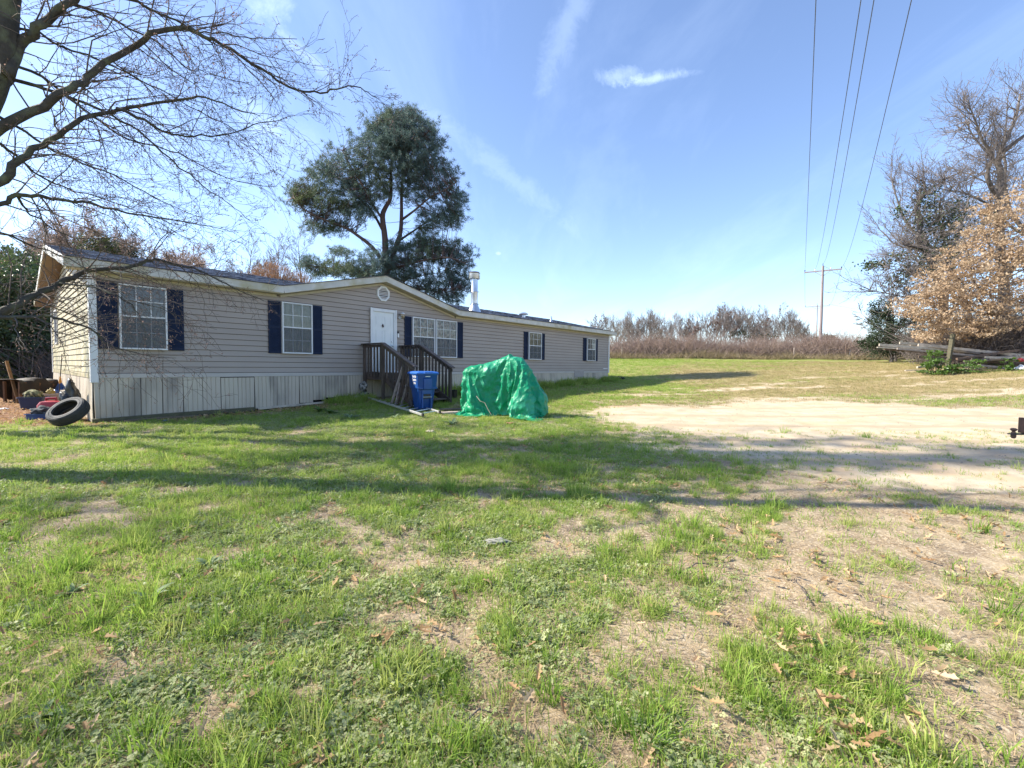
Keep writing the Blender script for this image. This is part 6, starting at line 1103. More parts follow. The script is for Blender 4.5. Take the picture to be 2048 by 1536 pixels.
for x_ in (1.25, 1.45): MB().box(x_, x_ + .08, -.04, .04, -(hitch_at.z - gzf(hitch_at.x + x_, hitch_at.y)), -1.3 * s).build('stand_leg', M['dark'], hi)

# ------------------------------------------------------------------ heap of lumber under the oak
LD = 23.5
def lumb(pa, pb, w, h, da=LD, db=LD, m='sunlitplank', label=None, cat='plank', group=None):
    return board(W(*pa, da), W(*pb, db), w, h, M[m], label, cat, group, name='plank')
grp = 'planks heaped under the tan leaved oak'
lumb((1758, 690), (1932, 702), .05, .14, LD, LD + .3, label='long grey plank jutting furthest left from the lumber heap', group=grp)
lumb((1799, 686), (1900, 694), .05, .13, LD + .3, LD + .5, label='short round edged plank on top at the left of the lumber heap', group=grp)
lumb((1836, 690), (2040, 710), .06, .13, LD + .2, LD - .2, label='topmost long grey plank of the lumber heap, reaching right', group=grp)
lumb((1754, 695), (1840, 700), .05, .06, LD - .1, LD, label='thin grey slat under the longest jutting plank', group=grp)
lumb((1794, 698), (1990, 715), .05, .09, LD - .2, LD - .2, label='second thin plank below the longest one at the left of the heap', group=grp)
lumb((1850, 706), (2070, 728), .10, .16, LD + .1, LD + .4, 'oldwood', 'dark thick plank in the middle of the lumber heap behind the shrub', group=grp)
lumb((1836, 714), (1930, 718), .08, .12, LD - .1, LD, 'oldwood', 'brown plank end sticking out left beside the bright shrub', group=grp)
lumb((1834, 735), (1868, 731), .08, .10, LD - .9, LD - .6, 'sunlitplank', 'pale short plank on the grass left of the bright shrub', group=grp)
lumb((1810, 741), (1850, 740), .08, .04, LD - 1.3, LD - 1.2, 'sunlitplank', 'pale flat stick on the grass nearest the left of the heap', group=grp)
rs = random.Random(5); jum = []
for k in range(14):
    x0 = 1900 + rs.random() * 90; y0 = 712 + rs.random() * 24; L_ = 60 + rs.random() * 90; sl_ = rs.choice((-.16, -.1, .02, .08, .13)) + rs.random() * .04
    dd = LD - .8 + rs.random() * 1.3
    cl_ = rs.choice(('sunlitplank', 'oldwood', 'sunlitplank', 'greywood'))
    jm = lumb((x0, y0), (x0 + L_, y0 + L_ * sl_), .06 + .06 * rs.random(), .07 + .06 * rs.random(), dd, dd + rs.random() * .6 - .3, cl_, 'weathered plank jumbled in the right part of the lumber heap', group='jumbled planks in the right part of the lumber heap'); jum.append((y0 + L_ * sl_ / 2, cl_, sl_, x0, jm))
ORD = ['topmost', 'second from the top', 'third from the top', 'fourth from the top', 'fifth from the top', 'sixth from the top', 'seventh from the top', 'seventh from the bottom', 'sixth from the bottom', 'fifth from the bottom', 'fourth from the bottom', 'third from the bottom', 'second from the bottom', 'lowest']
for k, (yy_, cl_, sl_, x0, jm) in enumerate(sorted(jum, key=lambda a: a[0])):
    jm['label'] = '%s plank %s, %s in the jumble right of the post' % ({'sunlitplank': 'pale', 'oldwood': 'brown', 'greywood': 'grey'}[cl_], 'rising' if sl_ < -.03 else 'sloping', ORD[k])
lumb((1905, 741), (2010, 743), .12, .05, LD - 1.2, LD - 1.3, 'oldwood', 'long flat board on the ground along the front of the lumber heap', group=grp)
lumb((1820, 692), (1960, 706), .06, .12, LD + .6, LD + .4, label='grey plank half covered by the topmost one near the mossy post', group=grp)
lumb((1768, 699), (1900, 708), .08, .07, LD + .1, LD + .1, 'oldwood', 'dark slat in the shadow under the left end of the lumber heap', group=grp)
lumb((1870, 722), (2060, 716), .10, .12, LD + .3, LD + .5, 'greywood', 'long grey plank running level behind the jumbled planks', group=grp)
g = W(1894, 738, LD - .6); g.z = gzf(g.x, g.y)
board(g, W(1906, 668, LD - .5), .16, .16, mat('mossy_post', (.11, .10, .06), .9, (.06, .055, .035), 8), 'dark mossy post standing up through the lumber heap', 'post', name='post')
contents('white_bag', W(2044, 742, LD - 1.2) - Vector((0, 0, .1)), (.22, .2, .20), M['white'], 'white plastic bag at the right edge beside the lumber heap', 'bag', 41)
contents('white_bag', W(2030, 738, LD - 1.2) - Vector((0, 0, .05)), (.12, .08, .07), M['white'], 'smaller crumpled white bag left of the big white bag', 'bag', 43)
contents('red_bucket', W(2042, 716, LD - .9) - Vector((0, 0, .2)), (.12, .1, .09), M['red'], 'red plastic object lying among the planks at the right edge', 'plastic scrap', 44)

# ------------------------------------------------------------------ power poles and wires
def power_pole(px, ptop, pbase_hint, D, armh, armL, label, rad):
    top = W(px, ptop, D); base = Vector((top.x, top.y, gzf(top.x, top.y)))
    bp2 = W(pbase_hint, 700, D); base.x = bp2.x
    t_ = thing('power_pole', label, 'utility pole', base, 0, 'power poles on the far slope'); rel = top - base
    MB().tube([Vector((0, 0, -.5)), rel * .5, rel], [rad * 1.35, rad * 1.1, rad * .8], 10).build('pole', M['pole'], t_, smooth=True)
    ad = Vector((.82, -.57, 0)); c = rel * (1 - armh / rel.z)
    MB().beam(c - ad * armL, c + ad * armL, .12, .14).build('crossarm', M['pole'], t_)
    ins = []
    for f_ in (-.97, -.42, .42, .97):
        p = c + ad * armL * f_ + Vector((0, 0, .07))
        b = MB(); b.lathe([(.03, 0), (.03, .08), (.07, .10), (.075, .16), (.04, .20), (.05, .24), (0, .26)], 8, Matrix.Translation(p)); b.build('insulator', M['white'] if abs(f_) < .5 else M['dark'], t_, smooth=True)
        ins.append(base + p + Vector((0, 0, .22)))
    for f_ in (-.45, .45): MB().beam(c + ad * armL * f_, c + Vector((0, 0, -.7)), .03, .05).build('brace', M['pole'], t_)
    b = MB(); b.tube([rel, rel + Vector((0, 0, .35))], .03, 6); b.build('pin', M['dark'], t_); ins.append(base + rel + Vector((0, 0, .35)))
    return t_, ins
pp1, ins1 = power_pole(1646, 532, 1640, 56, .6, 1.95, 'tall timber power pole with one crossarm rising over the far hedge', .155)
pp2, ins2 = power_pole(1634.5, 610, 1633, 100, .3, 2.3, 'smaller distant power pole seen just left of the tall one', .13)
def wire(p, q, sag, r, label, nn=26):
    c = p.copy(); t_ = MB(); pts = [p.lerp(q, i / nn) - Vector((0, 0, 4 * sag * (i / nn) * (1 - i / nn))) - c for i in range(nn + 1)]
    t_.tube(pts, r, 5); o = t_.build('power_line', M['wire'], None, smooth=True); o.location = c; tag(o, label, 'wire', 'overhead power lines')
ends = [(1632, 0), (1722, 0), (1748, 0), (1823, 0)]
wl_ = ['overhead power line running straight up, leftmost of the four', 'overhead power line, second from the left and close beside the third', 'overhead power line, third from the left beside the second', 'overhead power line, rightmost of the four and most slanted']
starts = [ins1[0], ins1[1], ins1[4], ins1[3]]
for (px, py), s_, lb in zip(ends, starts, wl_):
    q = W(px, py, 9.6); q2 = q + (q - s_) * Vector((1, 1, 0)).length * .28; q2.z = q.z + .9
    # pass exactly near q: quadratic through s_, q, q2
    pts = []
    for i in range(31):
        u = i / 30; a = s_.lerp(q2, u); uq = 1 / 1.28 if False else (q - s_).xy.length / (q2 - s_).xy.length
        dz = q.z - s_.lerp(q2, uq).z; a = Vector((s_.x + (q.x - s_.x) * u / uq, s_.y + (q.y - s_.y) * u / uq, s_.z + (q2.z - s_.z) * u + dz * (u * (1 - u)) / (uq * (1 - uq)))); pts.append(a)
    b = MB(); b.tube([p - pts[0] for p in pts], .010, 5); o = b.build('power_line', M['wire'], None, smooth=True); o.location = pts[0]; tag(o, lb, 'wire', 'overhead power lines')
for k, (a, c) in enumerate(((0, 0), (3, 3))):
    wire(ins1[a], ins2[c], 1.2, .015, ['distant span of wire between the two poles on the left side', 'distant span of wire between the two poles on the right side'][k])
wire(ins2[3], ins2[3] + Vector((60, 8, -2.5)), 1.5, .015, 'faint sagging wire running right from the small distant pole')

# ------------------------------------------------------------------ field fence
FD = 48.5
fx = [(1244, 693, 706), (1482, 686, 708), (1588, 685, 702), (1692, 672, 700), (1699, 682, 702)]
fp = [W(px, 700, FD) for px, _, _ in fx]
fence = thing('wire_fence', 'old wire fence of uneven timber posts along the far hedge', 'fence', (fp[0].x, fp[0].y, gzf(fp[0].x, fp[0].y)))
fo = fence.location; tops = []
xs = [fp[0].x - 5.2] + [p.x for p in fp[:4]] + [fp[3].x + 5.5, fp[3].x + 11]
for i, x in enumerate(xs):
    z = gzf(x, FD); h = 1.25 + .25 * (i == 4); MB().tube([Vector((x, FD, z - .2)) - fo, Vector((x + .05 * math.sin(i * 3), FD, z + h)) - fo], [.09, .075], 8).build('post', M['greywood'] if i % 2 else M['oldwood'], fence, smooth=True); tops.append(Vector((x, FD, z)))
MB().tube([Vector((fp[4].x - .2, FD, gzf(fp[4].x, FD))) - fo, Vector((fp[4].x + .15, FD, gzf(fp[4].x, FD) + 1.1)) - fo], .06, 6).build('post', mat('pale_post', (.5, .45, .4), .9), fence)
for hh in (.4, .75, 1.1):
    b = MB(); b.tube([p + Vector((0, -.08, hh)) - fo for p in tops], .008, 4); b.build('wire', M['wire'], fence)
# ------------------------------------------------------------------ trees
class Tree:
    """Collects twig segments (p0, p1, r0, r1) and tip points."""
    def __init__(s, seed): s.P0 = []; s.P1 = []; s.R0 = []; s.R1 = []; s.tips = []; s.tipd = []; s.thick = []; s.r = random.Random(seed)
    def seg(s, a, b, ra, rb): s.P0.append(a); s.P1.append(b); s.R0.append(ra); s.R1.append(rb)
    def grow(s, p, d, L, r, lvl, mx, wig=.25, kids=(4, 6), ang=(25, 60), lr=(.45, .7), up=.05, nseg=5, rr=.55, thick_r=.03, droop=0., minr=.004, start=.25):
        """A wandering branch from p; children recurse to level mx."""
        rn = s.r; pts = [p]; rad = [r]; n = max(2, nseg - lvl); dirs = [d]
        for i in range(n):
            d = Vector((d.x + rn.gauss(0, wig), d.y + rn.gauss(0, wig), d.z + rn.gauss(0, wig) + up - droop * (i / n))).normalized()
            p = p + d * (L / n); pts.append(p); dirs.append(d); rad.append(max(minr, r * (1 - (i + 1) / n * (.62 if lvl < mx else .8))))
        if r > thick_r: s.thick.append((pts, rad))
        else:
            for i in range(n): s.seg(pts[i], pts[i + 1], rad[i], rad[i + 1])
        if lvl >= mx:
            s.tips += pts[1:]; s.tipd += dirs[1:]; return
        k = rn.randint(*kids)
        for c in range(k):
            f_ = start + (1 - start) * (c + rn.random()) / k; x = f_ * n; i = min(n - 1, int(x)); q = pts[i].lerp(pts[i + 1], x - i)
            dd = dirs[i + 1]; ax = dd.cross(Vector((rn.gauss(0, 1), rn.gauss(0, 1), rn.gauss(0, 1))))
            if ax.length < 1e-3: continue
            a = R(rn.uniform(*ang)); nd = Matrix.Rotation(a, 3, ax.normalized()) @ dd
            s.grow(q, nd, L * rn.uniform(*lr) * (1.12 - .5 * f_), rad[i] * rr, lvl + 1, mx, wig, kids, ang, lr, up, nseg, rr, thick_r, droop, minr, start)
        s.grow(pts[-1], dirs[-1], L * .5, rad[-1], lvl + 1, mx, wig, kids, ang, lr, up, nseg, rr, thick_r, droop, minr, start)
def vecs(a): return np.array([tuple(v) for v in a], float).reshape(-1, 3)
def finish_tree(root, tr, barkm, twigm, sides=3, name='twigs'):
    o0 = Vector(root.location)
    if tr.thick:
        b = MB()
        for pts, rad in tr.thick: b.tube(pts, rad, 8 if rad[0] > .08 else 5, cap=False)
        b.build('limbs', barkm, root, smooth=2)
    if tr.P0:
        me = segs_mesh(name, vecs(tr.P0), vecs(tr.P1), np.array(tr.R0), np.array(tr.R1), twigm, sides)
        mesh_obj(name, me, root)
def tree_root(name, label, x, y, group=None, cat='tree', dz=-.05):
    return thing(name, label, cat, (x, y, gzf(x, y) + dz), 0, group)
def add_leaves(root, name, P, size, m, seed=1, aspect=1.6, up=0., dirs=None, bend=.25):
    rg = np.random.default_rng(seed); return mesh_obj(name, leaves_mesh(name, P, size, m, rg, aspect, up, bend, dirs), root)

# --- the overhanging tree, upper left: limbs follow the photograph, each at its own distance
TB = Vector((-7.5, 5.5, 0)); TB.z = gzf(TB.x, TB.y)
big = thing('overhanging_tree', 'large bare tree whose mossy limbs hang in from the upper left over the house', 'tree', TB)
def spline(pts, n=4):
    out_ = []
    P = [pts[0]] + list(pts) + [pts[-1]]
    for i in range(1, len(P) - 2):
        for k in range(n):
            t = k / n; a, b_, c, d = P[i - 1], P[i], P[i + 1], P[i + 2]
            out_.append(.5 * ((2 * b_) + (c - a) * t + (2 * a - 5 * b_ + 4 * c - d) * t * t + (3 * b_ - a - 3 * c + d) * t ** 3))
    out_.append(pts[-1]); return out_
trunk_pts = [TB + Vector((0, 0, -.2)), TB + Vector((.10, .0, 1.2)), TB + Vector((.35, 0, 2.6)), Vector(W(-95, 300, 5.35)), Vector(W(-38, 175, 5.3)), Vector(W(-10, 90, 5.3)), Vector(W(2, 0, 5.3)), Vector(W(22, -160, 5.2)), Vector(W(60, -420, 5.2)), Vector(W(90, -800, 5.1))]
tpts = spline(trunk_pts, 4); nT = len(tpts)
trad = [max(.06, (.30 - .10 * (i / nT) * 2.2) if i < nT * .7 else .30 - .154 - .12 * (i / nT - .7) * 3.3) for i in range(nT)]
trad = [.30 if i < 4 else r_ for i, r_ in enumerate(trad)]
b = MB(); b.tube([p - TB for p in tpts], [r_ * (1.25 if i == 0 else 1) for i, r_ in enumerate(trad)], 14); b.build('trunk', M['bark'], big, smooth=2)
# limb: list of (px, py, depth), start radius, end radius
LIMBS = [
    ([(-90, 330, 5.35), (0, 256, 5.4), (60, 222, 5.5), (120, 190, 5.6), (152, 170, 5.7), (188, 142, 5.8), (254, 98, 6.0), (305, 72, 6.1), (352, 57, 6.2), (391, 64, 6.3), (430, 82, 6.4), (469, 104, 6.5), (523, 138, 6.7), (566, 168, 6.8), (604, 180, 6.9), (641, 184, 7.0), (672, 176, 7.0), (711, 171, 7.1), (735, 182, 7.1), (758, 199, 7.1)], .082, .006),
    ([(-70, 400, 5.35), (0, 357, 5.4), (40, 322, 5.5), (78, 289, 5.6), (129, 262, 5.7), (188, 230, 5.9), (234, 217, 6.0), (312, 205, 6.2), (383, 193, 6.3), (430, 201, 6.4), (480, 220, 6.5), (520, 232, 6.6)], .075, .006),
    ([(234, 217, 6.0), (293, 242, 6.1), (332, 266, 6.3), (371, 271, 6.4), (420, 270, 6.5), (461, 268, 6.6), (508, 250, 6.7), (545, 240, 6.8), (586, 232, 6.8)], .030, .005),
    ([(-60, 445, 5.4), (0, 412, 5.5), (35, 391, 5.6), (75, 393, 5.7), (117, 400, 5.8), (165, 405, 5.9), (215, 414, 6.0), (273, 430, 6.1), (324, 434, 6.3), (371, 445, 6.4), (420, 452, 6.5), (461, 464, 6.6)], .048, .005),
    ([(35, 391, 5.6), (50, 420, 5.9), (78, 437, 6.1), (129, 469, 6.4), (195, 480, 6.6), (240, 470, 6.8)], .022, .005),
    ([(-95, 660, 5.5), (-40, 645, 5.7), (0, 626, 5.9), (40, 608, 6.0), (73, 589, 6.2), (117, 567, 6.4), (158, 549, 6.6), (188, 539, 6.7), (249, 535, 6.9), (293, 523, 7.1), (322, 520, 7.3), (365, 533, 7.5), (400, 540, 7.7), (440, 562, 7.9), (473, 578, 8.0), (528, 602, 8.1)], .098, .006),
    ([(-60, 640, 5.4), (0, 636, 5.5), (50, 634, 5.6), (100, 632, 5.7), (141, 646, 5.8), (188, 661, 6.0), (212, 684, 6.1), (250, 700, 6.2), (300, 712, 6.3), (352, 716, 6.4)], .040, .004),
    ([(117, 567, 6.4), (155, 570, 6.3), (205, 579, 6.2), (243, 599, 6.2), (262, 610, 6.2), (280, 638, 6.2), (290, 664, 6.2), (310, 690, 6.2)], .022, .004),
    ([(243, 599, 6.2), (285, 606, 6.2), (331, 620, 6.3), (352, 632, 6.3)], .012, .004),
    ([(14, 150, 5.3), (32, 90, 5.4), (75, 55, 5.4), (110, 30, 5.5), (145, -5, 5.5), (200, -60, 5.6), (280, -150, 5.7), (380, -260, 5.8)], .085, .03),
    ([(110, 30, 5.5), (145, 12, 5.6), (195, 24, 5.8), (254, 55, 6.0), (305, 78, 6.2), (345, 110, 6.3), (371, 134, 6.4), (391, 142, 6.5), (430, 150, 6.6), (508, 172, 6.7)], .028, .005),
    ([(160, -40, 5.6), (262, 0, 6.0), (300, 18, 6.1), (332, 32, 6.2), (360, 45, 6.3), (395, 62, 6.4), (440, 66, 6.5), (490, 78, 6.6), (540, 76, 6.7), (594, 78, 6.8)], .030, .005),
    ([(-10, 185, 5.3), (29, 160, 5.5), (75, 172, 5.6), (117, 185, 5.8), (188, 212, 6.0), (230, 235, 6.2), (274, 262, 6.3), (324, 302, 6.5), (360, 335, 6.6), (391, 358, 6.7), (415, 380, 6.8), (441, 396, 6.8), (470, 418, 6.9), (500, 440, 7.0)], .036, .005),
    ([(-30, 220, 5.4), (30, 250, 5.9), (90, 290, 6.3), (160, 325, 6.6), (230, 350, 6.9), (290, 385, 7.1), (350, 415, 7.2), (430, 445, 7.3)], .030, .005),
    ([(-30, 270, 5.4), (20, 300, 5.9), (70, 345, 6.3), (130, 375, 6.6), (200, 395, 6.9), (280, 425, 7.1), (380, 480, 7.3)], .028, .005),
    ([(-30, 130, 5.3), (60, 140, 5.8), (130, 190, 6.2), (200, 245, 6.5), (260, 280, 6.8), (340, 300, 7.0), (400, 330, 7.2), (480, 365, 7.3), (555, 372, 7.4)], .030, .005),
    ([(-20, 60, 5.3), (60, 60, 5.8), (120, 90, 6.2), (200, 120, 6.5), (280, 160, 6.8), (340, 190, 7.0), (400, 225, 7.2), (470, 260, 7.3), (540, 330, 7.4)], .026, .005),
    ([(-70, 470, 5.5), (0, 465, 6.0), (60, 490, 6.4), (120, 510, 6.8), (180, 540, 7.1), (240, 560, 7.4)], .028, .005),
    ([(-80, 560, 5.5), (-10, 560, 5.9), (50, 590, 6.3), (100, 612, 6.6), (150, 632, 6.8), (185, 650, 7.0)], .026, .005),
    ([(22, -160, 5.2), (160, -260, 5.5), (340, -380, 5.8), (560, -430, 6.1), (800, -420, 6.4)], .055, .012),
    ([(45, -320, 5.2), (-100, -560, 5.6), (-300, -700, 6.0), (-500, -760, 6.3)], .085, .03),
    ([(60, -420, 5.2), (260, -640, 5.0), (520, -800, 5.0), (800, -900, 4.9)], .05, .012),
    ([(8, 0, 5.3), (-160, -160, 4.9), (-380, -300, 4.6), (-600, -340, 4.4)], .08, .03),
]
tw = Tree(5); rn = tw.r
for li, (pl_, r0, r1) in enumerate(LIMBS):
    pts = spline([W(*p) for p in pl_], 3); n = len(pts); off = (li * .37) % 1
    rad = [.8 * (r0 + (r1 - r0) * (i / (n - 1)) ** .6) for i in range(n)]
    pts = [p + Vector((rn.gauss(0, .008), rn.gauss(0, .02), rn.gauss(0, .008))) if 0 < i < n - 1 else p for i, p in enumerate(pts)]
    b = MB(); b.tube([p - TB for p in pts], rad, 8 if r0 > .03 else 6); b.build('limb', M['bark'], big, smooth=2)
    # side shoots along the limb
    upper = li >= 19
    L_ = sum((pts[i + 1] - pts[i]).length for i in range(n - 1)); k = int(L_ * (8.5 if not upper else 3.5))
    for c in range(k):
        f_ = .10 + .9 * (c + rn.random()) / k; x = f_ * (n - 1); i = min(n - 2, int(x)); q = pts[i].lerp(pts[i + 1], x - i); d = (pts[i + 1] - pts[i]).normalized()
        if q.x < -.98 * q.y * 1.25: continue
        ax = d.cross(Vector((rn.gauss(0, 1), rn.gauss(0, 1), rn.gauss(0, 1)))).normalized(); nd = Matrix.Rotation(R(rn.uniform(22, 70)), 3, ax) @ d
        nd = (nd + Vector((.18, .05, -.10))).normalized()
        tw.grow(q - TB, nd, rn.uniform(.35, 1.15) * (1.15 - .5 * f_) * (1.5 if upper else 1), min(rad[i] * .45, .011) * (1.6 if upper else 1), 0, 2, .20, (2, 3), (25, 65), (.4, .65), .0, 5, .62, .02, .05, .0022, .15)
print('hero twigs', len(tw.P0), len(tw.tips))
me = segs_mesh('twigs', vecs(tw.P0), vecs(tw.P1), np.array(tw.R0), np.array(tw.R1), M['twig'], 3); mesh_obj('twigs', me, big)
tips = vecs(tw.tips); sel = NR.random(len(tips)) < .5
sel &= (tips[:, 2] + TB.z < 7.5)
add_leaves(big, 'buds', tips[sel] + NR.normal(size=(sel.sum(), 3)) * .012, .024, M['bud'], 3, 1.8)

# --- tall bare trees left of the frame (their crowns shade the foreground)
def shade_tree(x, y, h, seed, label):
    r_ = tree_root('bare_tree', label, x, y, 'bare trees standing left of the lawn'); t_ = Tree(seed)
    t_.grow(Vector((0, 0, 0)), Vector((.06, 0, 1)), h * .62, .17, 0, 4, .12, (5, 7), (28, 62), (.42, .62), .06, 7, .6, .03, 0, .007, .42)
    finish_tree(r_, t_, M['bark'], M['twig']); return r_
shade_tree(-15.5, 8.3, 15, 21, 'bare tree standing beside the left corner of the lawn')
shade_tree(-18, 3.2, 17, 22, 'tallest bare tree left of the foreground lawn')

# --- pine behind the house
PD = 30.
pb = W(772, 600, PD); pb.z = gzf(pb.x, pb.y)
pine = thing('pine_tree', 'tall spreading pine with two leaders rising behind the house roof', 'pine tree', pb)
def pw(px, py, dd=0): return W(px, py, PD + dd) - pb
PL = [([(772, 700, 0), (772, 600, 0), (771, 537, 0), (770, 478, 0), (765, 434, 0), (771, 415, 0), (781, 396, 0), (782, 360, .2), (783, 317, .3), (790, 270, .3)], .30, .05),
      ([(771, 560, 0), (786, 510, .2), (800, 470, .3), (803, 430, .3), (803, 390, .2), (806, 346, 0), (812, 300, 0), (826, 250, 0)], .20, .04),
      ([(771, 530, 0), (745, 495, -.3), (718, 473, -.6), (690, 455, -.8), (650, 440, -1), (610, 420, -1.1), (588, 395, -1.1)], .15, .03),
      ([(770, 470, 0), (745, 425, .5), (715, 395, 1), (690, 365, 1.2), (655, 345, 1.3), (625, 332, 1.4)], .10, .025),
      ([(766, 440, 0), (740, 400, -.8), (722, 365, -1.1), (700, 330, -1.3), (685, 300, -1.4)], .09, .025),
      ([(781, 396, 0), (755, 350, .6), (740, 310, .9), (735, 260, 1)], .08, .02),
      ([(803, 440, .3), (830, 420, -.6), (860, 395, -1), (890, 380, -1.4), (912, 365, -1.6)], .09, .02),
      ([(800, 480, .3), (830, 460, .8), (860, 440, 1.2), (895, 420, 1.5), (915, 400, 1.6)], .09, .02),
      ([(806, 346, 0), (835, 320, .5), (865, 300, .9), (885, 290, 1)], .07, .02),
      ([(772, 540, 0), (810, 530, -1), (850, 520, -1.6), (900, 515, -2), (935, 530, -2.2)], .10, .02),
      ([(773, 570, 0), (820, 575, -.6), (870, 580, -1), (915, 575, -1.3)], .09, .02),
      ([(772, 560, 0), (740, 548, -1.5), (700, 540, -2.3), (650, 535, -3), (612, 530, -3.3)], .09, .02),
      ([(772, 545, 0), (800, 560, 1.5), (850, 550, 2.2), (890, 545, 2.6)], .08, .02),
      ([(790, 270, .3), (775, 250, -.5), (760, 238, -.8)], .05, .02), ([(812, 300, 0), (850, 270, -.8), (868, 250, -1)], .05, .02)]
nodes_ = []
for pts_, r0, r1 in PL:
    pts = spline([pw(*p) for p in pts_], 3); n = len(pts); b = MB(); rad = [r0 + (r1 - r0) * (i / (n - 1)) ** .8 for i in range(n)]
    b.tube(pts, rad, 10 if r0 > .12 else 6)
    b.build('trunk' if r0 > .16 else 'limb', M['pinebark'], pine, smooth=2)
    if r0 < .25: nodes_ += [(p, rad[i]) for i, p in enumerate(pts) if i > n * .3]
    else: nodes_ += [(p, rad[i]) for i, p in enumerate(pts) if i > n * .65]
BL = [(780, 325, 44, 40, 1.3, 130), (815, 345, 36, 34, 1.2, 80), (755, 385, 36, 26, 1.1, 90), (835, 385, 34, 28, 1.1, 100), (720, 425, 34, 22, 1.2, 80), (790, 290, 44, 34, 1.3, 150), (800, 235, 40, 22, 1.0, 110), (870, 490, 50, 16, 1.2, 90), (780, 520, 34, 18, 1.1, 70), (818, 262, 58, 44, 1.5, 300), (775, 262, 40, 40, 1.2, 150), (855, 300, 40, 46, 1.3, 150), (742, 300, 48, 55, 1.3, 200), (690, 330, 48, 42, 1.4, 190), (640, 350, 36, 34, 1.1, 110), (604, 392, 34, 34, 1.0, 120), (650, 405, 44, 36, 1.2, 150), (700, 400, 46, 34, 1.3, 130),
      (635, 450, 30, 24, .9, 60), (675, 455, 34, 18, .9, 60), (735, 365, 50, 30, 1.3, 110), (880, 355, 42, 36, 1.3, 150), (905, 405, 26, 34, 1.1, 110), (868, 435, 44, 24, 1.2, 110), (830, 350, 36, 30, 1.2, 80), (905, 440, 20, 20, .8, 50),
      (850, 475, 34, 14, 1, 55), (795, 495, 30, 16, 1.0, 60), (850, 510, 56, 24, 1.4, 180), (915, 520, 36, 30, 1.2, 130), (800, 545, 46, 30, 1.4, 150), (925, 565, 26, 24, 1, 70), (880, 565, 50, 28, 1.4, 150), (905, 597, 26, 14, .9, 45), (850, 590, 40, 20, 1.2, 80), (825, 300, 55, 40, 1.6, 130),
      (615, 525, 20, 12, .8, 34), (650, 540, 34, 18, 1.0, 70), (700, 540, 34, 18, 1.1, 80), (735, 552, 30, 20, 1.1, 70), (680, 505, 22, 12, .9, 30), (745, 520, 24, 20, 1, 50), (760, 575, 50, 20, 1.3, 80)]
CP = []; sg = Tree(9)
npos = np.array([tuple(p) for p, _ in nodes_])
for (cx, cy, rx, ry, dp, cnt) in BL:
    low = cx < 760 and cy > 500
    for _ in range(int(cnt * .98)):
        while True:
            v = NR.normal(size=3); v /= np.linalg.norm(v)
            rr_ = (.45 + .55 * NR.random() ** .6)
            v = v * rr_; break
        wob = 1 + .36 * math.sin(v[0] * 7 + cx) * math.sin(v[2] * 6 + cy) + NR.normal() * .16
        p = pw(cx + v[0] * rx * wob, cy - v[2] * ry * wob, v[1] * dp * 1.6 + (-2.6 if low else 0))
        CP.append(p)
        q = np.array(p); dd = np.linalg.norm(npos - q, axis=1) + .8 * np.maximum(0, npos[:, 2] - q[2]); j = int(dd.argmin())
        a = nodes_[j][0]; c = a.lerp(p, .5) + Vector((rn.gauss(0, .15), rn.gauss(0, .15), -.10 * (p - a).length))
        if NR.random() < .55: sg.seg(a, c, .022, .015); sg.seg(c, p, .015, .007)
        else:
            c2 = a.lerp(p, .75); sg.seg(c2, p, .012, .006)
me = segs_mesh('branchlets', vecs(sg.P0), vecs(sg.P1), np.array(sg.R0), np.array(sg.R1), M['pinebark'], 3); mesh_obj('branchlets', me, pine)
def needle_clusters(name, C, rad, per, w, m, root, seed, upb=.35):
    rg = np.random.default_rng(seed); C = np.repeat(vecs(C), per, 0); n = len(C)
    # twigs bundles: needles sweep outward and upward from the cluster heart
    d = rg.normal(size=(n, 3)); d[:, 2] += upb; d /= np.linalg.norm(d, axis=1, keepdims=True)
    s0 = rg.random((n, 1)) * .5; L = rad * (.55 + .6 * rg.random((n, 1)))
    a = C + d * L * s0; e = C + d * L
    q = np.cross(d, rg.normal(size=(n, 3))); q /= np.linalg.norm(q, axis=1, keepdims=True)
    V = np.stack([a - q * w, a + q * w, e], 1).reshape(-1, 3); Fq = np.arange(n * 3).reshape(-1, 3)
    return mesh_obj(name, mesh_np(name, V, Fq, m), root)
jit = [p + Vector((NR.normal() * .2, NR.normal() * .2, NR.normal() * .12)) for p in CP for _ in range(2)]
needle_clusters('needles', jit, .29, 27, .013, M['needle'], pine, 4)
print('pine clusters', len(jit))

# --- generic bare tree meshes, reused with copies
def bare(name, label, x, y, h, seed, twigm, barkm='barkgrey', group=None, spread=(25, 55), lv=4, kids=(4, 6), r=None, start=.3, lean=(0, 0), multi=1, minr=.010, wig=.16, up=.10, lr=(.45, .65), cat='tree'):
    rt = tree_root(name, label, x, y, group, cat); t_ = Tree(seed)
    for k in range(multi):
        a = k * 2.4 + seed; dv = Vector((lean[0] + (.28 * math.cos(a) if multi > 1 else 0), lean[1] + (.28 * math.sin(a) if multi > 1 else 0), 1)).normalized()
        t_.grow(Vector((0, 0, 0)), dv, h * .60, r or h * .016, 0, lv, wig, kids, spread, lr, up, 6, .58, .035, 0, minr, start)
    finish_tree(rt, t_, M[barkm], M[twigm])
    return rt, t_
